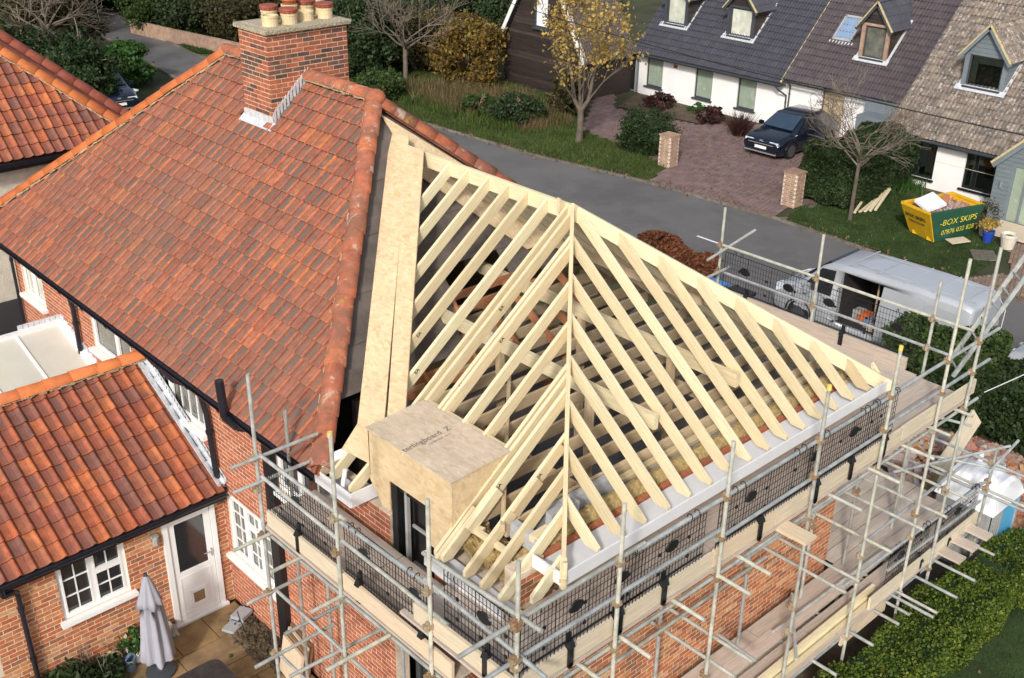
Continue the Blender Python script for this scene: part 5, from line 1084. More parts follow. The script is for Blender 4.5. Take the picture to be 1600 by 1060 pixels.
ob('stem', mb, 'twig', t, kind='stuff')
mb = MB(); mb.lathe((-2.22, 6.72, .04), [(.075, 0), (.09, .2), (.085, .2), (.07, .02)], 12, 0); mb.bar((-2.3, 6.7, .25), (-2.16, 6.74, .30), .05, .015); tag(ob('watering_can', mb, 'bucket'), 'small blue-grey can between the two patio pots', 'watering can')
mb = MB(); mb.lathe((-1.40, 6.96, .04), [(.05, 0), (.08, .05), (.07, .14), (.04, .2), (.001, .22)], 12, 0); mb.tube((-1.40, 6.9, .2), (-1.36, 6.84, .1), .02, n=6); tag(ob('garden_ornament', mb, 'grey_p'), 'small grey ornament at the foot of the white door frame', 'ornament')
mb = MB(); mb.lathe((-.98, 5.95, .06), [(.001, -.03), (.028, -.012), (.03, .008), (.001, .03)], 10, 0); tag(ob('tennis_ball', mb, 'l_hedge', smooth=True), 'small green ball lying on the patio slabs', 'ball')
# dark rounded table at the bottom edge
T_ = thing('patio_table', 'dark round-cornered patio table cut by the bottom edge', 'table', (-2.0, 5.0, 0)); mb = MB(); pts = []
for sx, sy, a0 in ((1, 1, 0), (-1, 1, 1), (-1, -1, 2), (1, -1, 3)):
    for k in range(6): an = math.pi / 2 * (a0 + k / 5); pts.append(V((-1.93 + sx * .33 + .14 * math.cos(an), 4.93 + sy * .30 + .14 * math.sin(an), .70)))
mb.prism(pts, V((0, 0, .03)), 0); ob('tabletop', mb, 'tabletop', T_)
for sx in (-1, 1):
    for sy in (-1, 1): mb = MB(); mb.tube((-1.93 + sx * .34, 4.93 + sy * .32, .03), (-1.93 + sx * .34, 4.93 + sy * .32, .70), .02, n=8); ob('leg', mb, 'anth', T_)
# slabs leaning against the wall
for k in range(5):
    y = 5.22 - k * .0; mb = MB(); a = V((-.62 + k * .075, 4.62 + k * .05, .05)); d = V((.20, .0, .97)).normalized(); s_ = V((.1, .99, 0)).normalized(); nn = d.cross(s_)
    mb.obox(a + d * .30 + s_ * .30, d * .30, s_ * .30, nn * .022); tag(ob('leaning_slab', mb, 'slab' if k % 2 else 'toe'), ['outermost brown slab leaning by the black pilaster', 'second leaning slab, counted from the patio', 'middle slab of the leaning row by the wall', 'fourth leaning slab, next to the wall side one', 'slab of the leaning row closest to the brick wall'][k], 'slab', 'slabs leaning against the house wall')
def pile(name, label, c, rad, n, m, size, hmax, cat='rubble', kind=None, par=None):
    mb = MB(); c = V(c)
    for k in range(n):
        a = R.uniform(0, 6.283); q = math.sqrt(R.random()); x = c.x + rad[0] * q * math.cos(a); y = c.y + rad[1] * q * math.sin(a); z = c.z + hmax * (1 - q) ** .8 * R.uniform(.55, 1.05)
        s_ = [size * R.uniform(.6, 1.3), size * R.uniform(.4, .7), size * R.uniform(.3, .6)]; e_ = Matrix.Rotation(R.uniform(0, 3), 3, V((R.gauss(0, 1), R.gauss(0, 1), R.gauss(0, 1))).normalized() if k else ZV)
        mb.obox((x, y, z), e_ @ V((s_[0], 0, 0)), e_ @ V((0, s_[1], 0)), e_ @ V((0, 0, s_[2])))
    o = ob(name, mb, m, par); o['kind'] = kind or 'stuff'; return tag(o, label, cat) if par is None else o
pile('soil_heap', 'dark heap of spoil at the foot of the front wall', (-.45, 5.9, .0), (.34, .95), 520, 'soil', .045, .07)
leaves('weeds', crown((-.45, 6.0, .12), (.3, .6, .1), 90, 12, .3), .04, 'l_olive', kind='stuff')
for k, (x, y, z) in enumerate(((-.42, 6.62, .05), (-.40, 6.60, .13), (-.62, 6.50, .05))):
    mb = MB(); mb.obox((x, y, z), (.12, .05, 0), (-.05, .10, 0), (0, 0, .035)); tag(ob('grey_block', mb, 'block'), ['lower grey block against the wall beside the door slab', 'grey block resting on top of another beside the door slab', 'loose grey block lying on the patio edge'][k], 'block')
for k in range(5): mb = MB(); mb.obox((-.95 + k * .055, 4.28 - k * .03, .05), (.03, .10, 0), (-.1, .03, 0) if False else (0, 0, .0375), (.03, -.008, 0)); tag(ob('loose_brick', mb, 'brick_red'), ['first red brick on edge, furthest from the leaning slabs', 'second red brick on edge, counted from the patio', 'middle red brick of the five standing on edge', 'fourth red brick on edge, next but one to the slabs', 'last red brick on edge, nearest the leaning slabs'][k], 'brick', 'bricks on edge on the patio')
mb = MB(); mb.path([V(p) for p in ((-.62, 6.3, .5), (-.6, 6.25, .3), (-.58, 6.15, .1), (-.5, 5.9, .2))], .008, 5); tag(ob('black_cable', mb, 'cable'), 'thin black cable trailing over the spoil heap', 'cable')
# ================================================================== hedge, toilet, rubble, van side
HB = thing('box_hedge', 'long bright yellow-green clipped hedge below the scaffold', 'hedge', (8, -1.2, 0))
def hp(n, sh, lo, hi): p = boxpts(lo, hi, n, sh, .05); p[:, 2] += gza(p[:, 0]); return p
hq = hp(82000, .07, (4.3, -1.62, .02), (17, -.74, .88)); hq = hq[(np.sin(hq[:, 0] * 7.1 + np.sin(hq[:, 1] * 9) * 2) + np.sin(hq[:, 1] * 13 + hq[:, 0] * 3) + NR.normal(size=len(hq)) * .9) > -1.1]; leaves('foliage', hq, .040, 'l_hedge', HB, 1.0)
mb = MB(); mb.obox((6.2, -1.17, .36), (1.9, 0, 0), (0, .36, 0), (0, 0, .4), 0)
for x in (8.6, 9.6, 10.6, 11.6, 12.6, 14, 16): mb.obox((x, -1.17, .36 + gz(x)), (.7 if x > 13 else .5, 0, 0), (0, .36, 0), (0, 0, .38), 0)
ob('dark_core', mb, 'l_dark', HB)  # solid dark core, painting the shade seen in gaps between leaves
PT = thing('portable_toilet', 'portable toilet with white domed roof and blue side panels by the rubble', 'portable toilet', (10.4, -.15, -.7))
px0, px1, py0, py1, pz0, pz1 = 9.82, 11.0, -.62, .36, -.75, 1.10
mb = MB(); mb.box((px0 + .02, py0 + .02, pz0), (px1 - .02, py0 + .05, pz1)); mb.box((px0 + .02, py1 - .05, pz0), (px1 - .02, py1 - .02, pz1)); ob('side_panel', mb, 'blue', PT)
mb = MB(); mb.box((px1 - .05, py0 + .05, pz0), (px1 - .02, py1 - .05, pz1)); ob('back_panel', mb, 'blue', PT)
mb = MB(); mb.box((px0 + .02, py0 + .05, pz0), (px0 + .05, py1 - .05, pz1)); ob('door', mb, 'grey_p', PT)
for k in range(6): mb = MB(); mb.box((px0 + .02 + k * .09, py0 - .0, pz0 + .02), (px0 + .07 + k * .09, py0 + .02, pz1 - .05)); ob('rib', mb, 'grey_p', PT)
for xx in (px0, px1 - .07):
    for yy in (py0, py1 - .07): mb = MB(); mb.box((xx, yy, pz0), (xx + .07, yy + .07, pz1)); ob('corner_post', mb, 'grey_p', PT)
mb = MB(); nn = 14
for i in range(nn + 1):
    for j in range(nn + 1):
        u_, v_ = i / nn, j / nn; x = px0 - .04 + (px1 - px0 + .08) * u_; y = py0 - .05 + (py1 - py0 + .10) * v_
        a = abs(2 * u_ - 1); b = abs(2 * v_ - 1); z = pz1 - .06 + .42 * (1 - a ** 2.6) * (1 - b ** 8) ** .5 + .03 * (1 if (j % 4 in (1, 2) and 0 < i < nn) else 0)
        mb.vert((x, y, z), 0)
for i in range(nn):
    for j in range(nn): a = i * (nn + 1) + j; mb.face((a, a + nn + 1, a + nn + 2, a + 1))
ob('domed_roof', mb, 'white', PT, smooth=False)
mb = MB(); mb.tube((10.7, .1, 1.3), (10.7, .1, 1.62), .045, n=10); ob('vent_pipe', mb, 'white', PT)
pile('rubble_heap', 'heap of broken bricks and blocks behind the portable toilet', (13.4, 1.5, -1.15), (2.3, 2.4), 1900, 'rubble', .12, .75)
for k in range(26):
    x, y = R.uniform(11.8, 15.2), R.uniform(-.4, 3.2); mb = MB(); q = Matrix.Rotation(R.uniform(0, 3), 3, 'Z') @ Matrix.Rotation(R.gauss(0, .4), 3, 'X'); mb.obox((x, y, gz(x) + .62 * max(.1, 1 - math.hypot(x - 13.4, y - 1.5) / 2.3) + .18), q @ V((.2, 0, 0)), q @ V((0, .1, 0)), q @ V((0, 0, .05)))
    tag(ob('concrete_block' if k % 3 == 0 else 'loose_brick', mb, 'block' if k % 3 == 0 else 'rubble'), 'grey block lying loose on the brick rubble heap' if k % 3 == 0 else 'broken brick lying loose on the rubble heap', 'block' if k % 3 == 0 else 'brick', 'loose blocks on the rubble' if k % 3 == 0 else 'loose bricks on the rubble')
mb = MB(); mb.bar((11.6, 1.2, .10), (13.2, 1.3, .85), .35, .05, up=(0, -1, .5)); tag(ob('loose_board', mb, 'toe'), 'wide pale board propped over the rubble heap', 'board')
mb = MB(); mb.bar((10.4, 1.1, -.6), (11.7, 1.2, .3), .2, .04, up=(0, -1, .5)); tag(ob('loose_board', mb, 'slab'), 'brown board standing by the teal sheet near the rubble', 'board')
mb = MB(); g_ = 8
for i in range(g_ + 1):
    for j in range(g_ + 1): mb.vert((9.7 + 1.5 * i / g_, 1.9 + 1.4 * j / g_, gz(10) + .55 + .5 * math.sin(i * .45) + R.uniform(-.09, .09)), 0)
for i in range(g_):
    for j in range(g_): a = i * (g_ + 1) + j; mb.face((a, a + 1, a + g_ + 2, a + g_ + 1))
tag(ob('tarpaulin', mb, 'teal'), 'crumpled teal sheet beside the rubble heap', 'sheet')
pile('rubble_bags', 'dark debris lying under the scaffold near the toilet', (8.9, 1.2, -.2), (.7, .9), 160, 'bin_b', .12, .5)
# hedges and bins by the road
def hedge(name, label, lo, hi, n, m, sz, cat='hedge', core='l_dark', dz=None, bump=.1):
    t = thing(name, label, cat, ((lo[0] + hi[0]) / 2, (lo[1] + hi[1]) / 2, lo[2])); leaves('foliage', boxpts(lo, hi, n, .12, bump), sz, m, t)
    mb = MB(); c = (V(lo) + V(hi)) / 2; h_ = (V(hi) - V(lo)) / 2; mb.obox(c - ZV * .06, (max(.05, h_.x - .30), 0, 0), (0, max(.05, h_.y - .30), 0), (0, 0, h_.z - .24), 0); ob('dark_core', mb, core, t); return t
hedge('copper_hedge', 'rounded red-brown hedge behind the far pole', (16.2, 10.6, -1.25), (17.3, 13.0, .15), 15000, 'l_brown', .07, bump=.16)
hedge('roadside_hedge', 'dark green hedge behind the scaffold beside the van', (15.8, -4.0, -1.25), (17.3, 3.4, .30), 52000, 'l_dark', .07, bump=.15)
hedge('roadside_shrub', 'lighter green shrub at the van tail', (16.0, 2.6, -1.25), (17.2, 4.6, .55), 16000, 'l_mid', .07, 'shrub', bump=.2)
WB = thing('wheelie_bin', 'black wheelie bin with blue lid behind the mesh guard', 'bin', (16.2, 9.6, -1.2))
mb = MB(); mb.prism([V((15.9, 9.1, -1.1)), V((16.5, 9.1, -1.1)), V((16.6, 9.1, -.15)), V((15.8, 9.1, -.15))], V((0, .6, 0)), 0); ob('body', mb, 'bin_b', WB)
mb = MB(); mb.box((15.74, 9.05, -.15), (16.66, 9.75, -.06)); ob('lid', mb, 'bin_b', WB)
mb = MB(); mb.box((15.9, 9.95, -1.1), (16.5, 10.5, -.15)); mb2 = MB(); mb2.box((15.85, 9.9, -.15), (16.6, 10.6, -.06)); W2 = thing('wheelie_bin', 'wheelie bin with light blue lid left of the black one', 'bin', (16.2, 10.2, -1.2)); ob('body', mb, 'bin_b', W2); ob('lid', mb2, 'bin_l', W2)
# ================================================================== houses across the road
def plainwall(par, o, u, n, W, H_, holes, m='render_w', t=.25): mb = MB(); slabwall(mb, o, u, n, W, H_, holes, t); return ob('wall', mb, m, par)
def conroof(par, y_hi, y_lo, ex, ez, L_, m, nparts, skip=None, name='roof', slope_=1.0, under='felt'):
    s_ = V((1, 0, slope_)).normalized()
    return tileroof(par, name, (ex, y_hi, ez), -YV, s_, y_hi - y_lo, L_, lambda v: (0, y_hi - y_lo), m, nparts, CON, .30, .34, .42, .055, skip=skip, under=under)
def fwin(par, x, y_hi, y_lo, z0, z1, glass, fm='anth', fw=.06, split=None, name='window', sill=True):
    return window(par, (x, y_hi, z0), -YV, -XV, y_hi - y_lo, z1 - z0, split or [(1, 0)], glass, fm, None, sill, fw, name, fm if sill else None, .08, .06)
def dormer(par, x, y_hi, y_lo, z0, z1, apex, m_face, m_roof, glass, cheek='blackw', verge='verge_c', back=None, ov=.16, lead=True, tiles=CON, fl=.0):
    """gabled roof dormer: face in plane x, ridge running back (+x)"""
    d = MB(); yc = (y_hi + y_lo) / 2; xb = x + (apex - z0) * 1.0 + .1; w_ = (y_hi - y_lo) / 2
    ys = [y_hi, y_hi - .16, y_lo + .16, y_lo]
    d.box((x, y_hi - .16, z0), (x + .10, y_hi, z1)); d.box((x, y_lo, z0), (x + .10, y_lo + .16, z1)); d.box((x, y_lo + .16, z1 - .10), (x + .10, y_hi - .16, z1))
    dm = ob('dormer', d, m_face, par)
    mb = MB(); mb.prism([V((x + .005, y_hi, z1)), V((x + .005, y_lo, z1)), V((x + .005, yc, apex - .06))], V((.08, 0, 0)), 0); ob('gable_panel', mb, cheek if m_face != 'clad' else 'clad', dm)
    for k in range(int((apex - z1) / .16)):
        zz = z1 + .02 + k * .16; hw = w_ * (1 - (zz + .14 - z1) / (apex - z1)) - .02
        if hw > .05: mb = MB(); mb.obox((x - .008, yc, zz + .07), (0, hw, 0), (.008, 0, -.003), (0, 0, .068)); ob('weatherboard', mb, cheek if m_face != 'clad' else 'clad', dm)
    fwin(dm, x, y_hi - .16, y_lo + .16, z0 + .06, z1 - .10, glass)
    for yy, sg in ((y_hi, 1), (y_lo, -1)):
        mb = MB(); xe = x + (z1 - z0); mb.prism([V((x + .1, yy, z0)), V((x + .1, yy, z1)), V((xe + .1, yy, z1))], V((0, -.05 * sg, 0)), 0); ck = ob('cheek', mb, cheek, dm)
        nb = int((z1 - z0) / .15)
        for k in range(nb): zz = z0 + (k + .5) * .15; x1_ = x + (zz - z0) + .12; mb = MB(); mb.obox(((x + .1 + x1_) / 2, yy + .008 * sg, zz), ((x1_ - x - .1) / 2 + .01, 0, 0), (0, .008, 0), (0, 0, .07)); ob('weatherboard', mb, cheek, ck)
    pw = (apex - z1 + .0) / w_; sl = math.hypot(1, pw)
    for sg in (1, -1):
        o_ = V((x - ov, yc + sg * (w_ + .16), z1 - .16 * pw + .03)); s_ = V((0, -sg, pw)).normalized(); u_ = -XV if sg > 0 else XV
        Lr = (w_ + .16) * sl; xend = lambda v: (xb - x + ov) - max(0, (1 - v / Lr)) * ((apex - z1) + .16 * pw)
        if sg < 0: tileroof(dm, 'dormer_roof', o_, XV, s_, xb - x + ov + .4, Lr, lambda v: (0, xend(v)), m_roof, 0, tiles, .30, .34, .40, .028)
        else:
            o2 = o_ + XV * (xb - x + ov); tileroof(dm, 'dormer_roof', o2, -XV, s_, xb - x + ov + .4, Lr, lambda v: ((xb - x + ov) - xend(v), xb - x + ov), m_roof, 0, tiles, .30, .34, .40, .028)
        mb = MB(); a = V((x - ov - .01, yc + sg * (w_ + .18), z1 - .18 * pw + .05)); b = V((x - ov - .01, yc, apex + .05)); mb.bar(a, b, .07, .05, up=(0, 0, 1)); ob('verge', mb, verge, dm)
        mb = MB(); mb.bar(a - ZV * .09, b - ZV * .09, .03, .15, up=(0, 0, 1)); ob('bargeboard', mb, 'clad' if m_face == 'clad' else 'anth', dm)
    ridge(dm, (x - ov, yc, apex + .03), (xb, yc, apex + .03), m_roof, .07, .35, bed=False)
    mb = MB(); k = y_hi + .10
    while k > y_lo - .12: mb.obox((x - .07, k, z0 - .015), (.095, 0, .080), (0, .055, 0), (-.01, 0, .012), 0); k -= .105
    for yy in (y_hi + .05, y_lo - .05): mb.obox((x + .02 + (z1 - z0) / 2, yy, z0 + .03 + (z1 - z0) / 2), ((z1 - z0) / 2 + .05, 0, (z1 - z0) / 2 + .05), (0, .06, 0), (-.01, 0, .012), 0)
    ob('lead_apron', mb, 'lead', dm); return dm
A = thing('white_house', 'white rendered house with dark slate-grey tiled roof and two dormers', 'house', (35, 24, G))
ah = lambda a, b, z0, z1: (28.85 - a, 28.85 - b, z0 - G, z1 - G)
plainwall(A, (34.35, 28.85, G), -YV, -XV, 8.45, 2.0, [ah(28.36, 27.36, -.75, .69), ah(25.42, 24.42, -.75, .69), ah(23.0, 22.0, -.75, .69)])
for a, b in ((28.36, 27.36), (25.42, 24.42), (23.0, 22.0)): fwin(A, 34.35, a, b, -.74, .69, 'glass_g')
mb = MB(); mb.box((34.33, 26.5, .38), (34.352, 26.72, .54)); ob('air_vent', mb, 'cowl', A)
dk = lambda u_, v_: False
conroof(A, 28.95, 20.5, 33.88, .86, 6.6, 'ctile', 300)
mb = MB(); mb.bar((33.86, 20.46, .90), (38.6, 20.46, 5.64), .07, .10, up=(-1, 0, 1)); ob('verge', mb, 'verge_c', A)
mb = MB(); mb.bar((33.9, 20.52, .80), (38.6, 20.52, 5.50), .03, .16, up=(-1, 0, 1)); ob('bargeboard', mb, 'anth', A)
gutter(A, (33.82, 28.95, .80), (33.82, 20.5, .80), -XV, .055, 'gutter', 'anth'); mb = MB(); mb.box((33.9, 20.5, .70), (34.34, 28.9, .74)); mb.box((33.88, 20.5, .70), (33.9, 28.9, .86)); ob('soffit', mb, 'anth', A)
pipe([(33.82, 20.75, .76), (33.95, 20.6, .55), (34.28, 20.40, .30), (34.28, 20.36, G)], .035, 'anth', 'downpipe', A)
dormer(A, 35.1, 24.50, 23.0, 2.12, 3.50, 4.35, 'anth', 'ctile', 'glass_w'); dormer(A, 35.1, 28.15, 26.75, 2.12, 3.50, 4.30, 'anth', 'ctile', 'glass_w')
B = thing('middle_house', 'white house with brown-black tiled roof, rooflight and brick-edged dormer', 'house', (35, 17, G))
bh = lambda a, b, z0, z1: (20.42 - a, 20.42 - b, z0 - G, z1 - G)
plainwall(B, (34.40, 20.42, G), -YV, -XV, 8.4, 2.25, [bh(18.7, 17.65, G + .1, 1.0)])
fwin(B, 34.40, 18.7, 17.65, G + .1, 1.0, 'l_gold' if False else 'wood_t', 'anth', .05, sill=False)
conroof(B, 20.44, 11.5, 33.95, 1.07, 6.6, 'ctile_b', 260)
gutter(B, (33.9, 20.4, 1.0), (33.9, 13.2, 1.0), -XV, .055, 'gutter', 'anth'); pipe([(33.9, 20.2, .95), (34.2, 20.26, .85), (34.3, 20.26, .7), (34.3, 20.26, G)], .035, 'anth', 'downpipe', B)
mb = MB(); mb.box((33.9, 13.9, .5), (34.4, 16.4, 1.0)); mb.box((33.0, 13.9, G), (34.4, 16.2, .55)); ob('porch', mb, 'clad', B)
dormer(B, 35.05, 17.72, 16.45, 2.27, 3.70, 4.55, 'brick_buff', 'ctile', 'glass_m', cheek='blackw')
mb = MB(); c = V((36.0, 18.85, 3.10)); d1 = V((1, 0, 1)).normalized(); nn_ = V((-1, 0, 1)).normalized()
for a, b in ((-.45, -.37), (.37, .45)): mb.obox(c + YV * ((a + b) / 2) + nn_ * .07, d1 * .62, YV * .04, nn_ * .06, 0)
for a in (-.58, .58): mb.obox(c + d1 * a + nn_ * .07, YV * .45, d1 * .05, nn_ * .06, 0)
sk = ob('rooflight', mb, 'grey_p', B); mb = MB(); mb.obox(c + nn_ * .09, d1 * .54, YV * .38, nn_ * .01, 0); ob('pane', mb, 'glass_b', sk)
mb = MB(); [mb.obox(c - d1 * .74 + YV * (k * .11 - .55) + nn_ * .04, d1 * .10, YV * .06, nn_ * .015, 0) for k in range(11)]; ob('lead_apron', mb, 'lead', sk)
Cc = thing('lichen_roof_house', 'white house with lichen-covered tile roof and grey clad dormer at the right', 'house', (33, 10, G))
ch_ = lambda a, b, z0, z1: (13.8 - a, 13.8 - b, z0 - G, z1 - G)
plainwall(Cc, (31.71, 13.8, G), -YV, -XV, 6.8, 1.82, [ch_(13.08, 12.0, -.85, .60), ch_(10.86, 9.72, -.84, .60)])
for a, b, z0 in ((13.08, 12.0, -.85), (10.86, 9.72, -.84)):
    wn = fwin(Cc, 31.71, a, b, z0, .60, 'glass_t', 'blackp', .09, [(.3, 0), (.7, 0)])
    mb = MB(); mb.box((31.98, a - .38, z0 + .02), (32.02, a - .18, .58)); ob('curtain', mb, 'upvc', wn); mb = MB(); mb.box((32.5, b + .1, z0), (32.55, a - .35, .6)) if a > 12 else mb.box((33.5, b, z0), (33.55, a, .6)); ob('inner_panel', mb, 'mortar' if a > 12 else 'dark', wn)  # panels set back in the rooms; the dark one stands in for shade
mb = MB(); mb.lathe((32.3, 10.25, -.1), [(.05, 0), (.16, .1), (.15, .3), (.03, .36)], 10, 0); ob('lampshade', mb, 'terra', Cc)
mb = MB(); mb.box((31.702, 9.72, -.12), (31.708, 12.0, -.105)); ob('render_joint', mb, 'mortar', Cc)
conroof(Cc, 13.95, 5.2, 31.34, .72, 6.8, 'ltile', 300)
mb = MB(); mb.box((34.0, 13.6, G), (41, 13.85, 1.6)); mb.prism([V((31.7, 13.8, .6)), V((41, 13.8, .6)), V((41, 13.8, 5.2)), V((36.2, 13.8, 5.2))], V((0, -.2, 0)), 0); ob('wall', mb, 'render_w', Cc)
gutter(Cc, (31.27, 13.95, .66), (31.27, 8.9, .66), -XV, .06, 'gutter', 'anth'); mb = MB(); mb.box((31.34, 8.9, .58), (31.7, 13.9, .62)); mb.box((31.32, 8.9, .56), (31.345, 13.9, .70)); ob('soffit', mb, 'anth', Cc)
dormer(Cc, 33.0, 12.22, 10.62, 2.44, 3.72, 4.72, 'clad', 'ltile', 'glass_t', cheek='clad', lead=True, ov=.22)
mb = MB(); mb.box((34.2, 10.7, 2.0), (34.25, 12.1, 4.0)); ob('room_back', mb, 'floor_g', Cc); mb = MB(); mb.box((33.20, 10.85, 3.30), (33.22, 12.0, 3.60)); ob('blind', mb, 'glass_w', Cc); mb = MB(); mb.box((33.18, 11.78, 2.5), (33.20, 12.02, 3.4)); ob('curtain', mb, 'glass_w', Cc)
# grey clad porch with a glazed door
PO = thing('clad_porch', 'grey weatherboarded porch with frosted glass door at the right edge', 'porch', (30.6, 7.6, G)); px = 30.3
mb = MB(); mb.box((px + .02, 8.62, G), (px + .2, 9.12, .85)); mb.box((px + .02, 6.2, 1.0), (px + .2, 8.62, 1.15)); mb.prism([V((px + .02, 9.12, .85)), V((px + .02, 6.0, .85)), V((px + .02, 7.4, 2.55))], V((.15, 0, 0)), 0); mb.box((px + .2, 9.0, G), (31.7, 9.12, .85)); ob('wall', mb, 'clad', PO)
for k in range(22):
    z_ = G + .05 + k * .15; yh = 9.12 if z_ < .85 else 9.12 - (z_ - .85) * 1.0
    mb = MB(); yl = 8.60 if z_ < .95 else 6.2
    if yh > yl + .05: mb.obox((px + .006, (yh + yl) / 2, z_ + .07), (0, (yh - yl) / 2, 0), (.010, 0, -.004), (0, 0, .070)); ob('weatherboard', mb, 'clad', PO)
mb = MB(); mb.box((px - .01, 8.46, G), (px + .08, 8.60, .92)); mb.box((px - .01, 7.3, .80), (px + .08, 8.46, .94)); mb.box((px - .01, 8.02, G), (px + .07, 8.10, .80)); mb.box((px - .03, 6.6, G + .0), (px + .1, 8.6, G + .08)); ob('door_frame', mb, 'clad', PO)
mb = MB(); mb.box((px + .03, 8.10, G + .1), (px + .04, 8.46, .80)); mb.box((px + .03, 7.3, G + .1), (px + .04, 8.02, .80)); ob('frosted_pane', mb, 'glass_g', PO)
mb = MB(); mb.bar((px - .12, 9.28, .80), (px - .12, 7.4, 2.75), .09, .08, up=(0, 0, 1)); ob('verge', mb, 'verge_c', PO); mb = MB(); mb.bar((px - .10, 9.24, .70), (px - .10, 7.4, 2.62), .03, .18, up=(0, 0, 1)); ob('bargeboard', mb, 'clad', PO)
slope('porch_roof', [(px - .15, 9.28, .80), (33, 9.28, .80), (33, 7.4, 2.72), (px - .15, 7.4, 2.72)], 'ltile', PO)
mb = MB(); mb.tube((px - .03, 8.86, -.02), (px - .03, 8.86, .18), .04, n=8); tag(ob('wall_light', mb, 'chrome'), 'small cylindrical light on the grey clad porch wall', 'light')
mb = MB(); mb.box((28.8, 6.4, G + .02), (30.2, 8.55, G + .12)); tag(ob('doorstep', mb, 'toe'), 'pale stone step before the frosted porch door', 'step')
mb = MB(); mb.box((28.7, 6.7, G + .02), (29.4, 7.5, G + .05)); tag(ob('doormat', mb, 'bin_b'), 'dark mat on the brick path by the porch', 'mat')
# black weatherboarded gable house
Q = thing('black_gable_house', 'black weatherboarded gable with white bargeboards behind the yellow tree', 'house', (33, 32, G)); gx = 30.94; yc = 32.05
mb = MB(); mb.box((gx + .03, 29.35, G), (gx + .2, 34.75, .85)); mb.prism([V((gx + .03, 34.75, .85)), V((gx + .03, 29.35, .85)), V((gx + .03, yc, 5.6))], V((.15, 0, 0)), 0); mb.box((gx + .2, 29.35, G), (38, 29.5, .85)); mb.box((gx + .2, 34.6, G), (38, 34.75, .85)); ob('wall', mb, 'blackw', Q)
for k in range(38):
    z_ = G + .04 + k * .165; f_ = max(0, 1 - max(0, z_ + .1 - .85) / 4.75); a = yc - 2.7 * f_; b = yc + 2.7 * f_
    for (p, q) in (((a, 31.62), (32.62, b)) if 1.55 < z_ < 3.4 else ((a, b),)):
        if q - p > .1: mb = MB(); mb.obox((gx + .012, (p + q) / 2, z_ + .08), (0, (q - p) / 2, 0), (.014, 0, 0), (-.012, 0, .074)); ob('weatherboard', mb, 'blackw', Q)
fwin(Q, gx - .10, 32.58, 31.66, 1.80, 3.3, 'white', 'anth', .08)
for sg in (1, -1):
    a = V((gx - .28, yc + sg * 3.0, .62)); b = V((gx - .28, yc, 5.85)); mb = MB(); mb.bar(a, b, .03, .20, up=(0, 0, 1)); ob('bargeboard', mb, 'upvc', Q); mb = MB(); mb.bar(a + V((.13, 0, .07)), b + V((.13, 0, .07)), .26, .04, up=(0, 0, 1)); ob('verge', mb, 'toe', Q)
mb = MB(); mb.box((gx - .3, 34.95, .45), (gx - .1, 35.05, .85)); ob('bargeboard', mb, 'upvc', Q)
tl = 1.76; s_ = V((0, 1, tl)).normalized()
tileroof(Q, 'side_roof', (gx - .25, 29.05, .62), XV, s_, 3.6, 3.0 * math.hypot(1, tl), lambda v: (0, 3.6), 'ctile_b', 90, CON, .30, .34, .42, .03)
slope('side_roof', [(gx - .2, 35.05, .62), (36, 35.05, .62), (36, yc, 5.9), (gx - .2, yc, 5.9)], 'ctile_b', Q)
mb = MB(); mb.box((34.4, 28.9, G), (34.6, 31.5, .95)); ob('wall', mb, 'clad', Q); mb = MB(); mb.box((34.33, 29.0, G), (34.4, 29.06, .75)); mb.box((34.33, 29.7, G), (34.4, 29.76, .75)); mb.box((34.33, 30.4, G), (34.4, 30.46, .75)); mb.box((34.33, 29.0, .7), (34.4, 30.46, .76)); ob('door_frame', mb, 'grey_p', Q); mb = MB(); mb.box((34.37, 29.06, G + .1), (34.38, 30.4, .7)); ob('glass_panel', mb, 'glass', Q)
# ================================================================== van
def loft(secs, m, name, par, smooth=True):
    """secs: list of (pos, ring) along an axis; ring points are Vectors"""
    mb = MB(); n = len(secs[0])
    for s_ in secs:
        for p in s_: mb.vert(p, 0)
    for j in range(len(secs) - 1):
        for k in range(n): k2 = (k + 1) % n; a = j * n; mb.face((a + k, a + k2, a + n + k2, a + n + k))
    mb.face(list(range(n))[::-1]); mb.face([(len(secs) - 1) * n + k for k in range(n)])
    o = ob(name, mb, m, par, smooth=False)
    if smooth:
        md = o.modifiers.new('bevel', 'BEVEL'); md.width = .05; md.segments = 3; md.limit_method = 'ANGLE'; md.angle_limit = math.radians(25)
        o.data.polygons.foreach_set('use_smooth', [True] * len(o.data.polygons))
    return o
def ring(x0, half, zs, ws, pos, axis='y'):
    r_ = [V((x0 - w_, pos, z)) if axis == 'y' else V((pos, x0 - w_, z)) for z, w_ in zip(zs, ws)]
    return r_ + [V((x0 + w_, pos, z)) if axis == 'y' else V((pos, x0 + w_, z)) for z, w_ in list(zip(zs, ws))[::-1]]
VN = thing('van', 'silver panel van with its side door open, parked by the scaffold', 'van', (18.94, 6.6, G)); vx = 18.94
def vs(s, zb, zbelt, zt, w0, w1, w2, w3): y = 9.5 - s; return ring(vx, 0, [G + zb, G + .55, G + zbelt, G + zt - .10, G + zt], [w0, w1, w2, w3, w3 - .10], y)
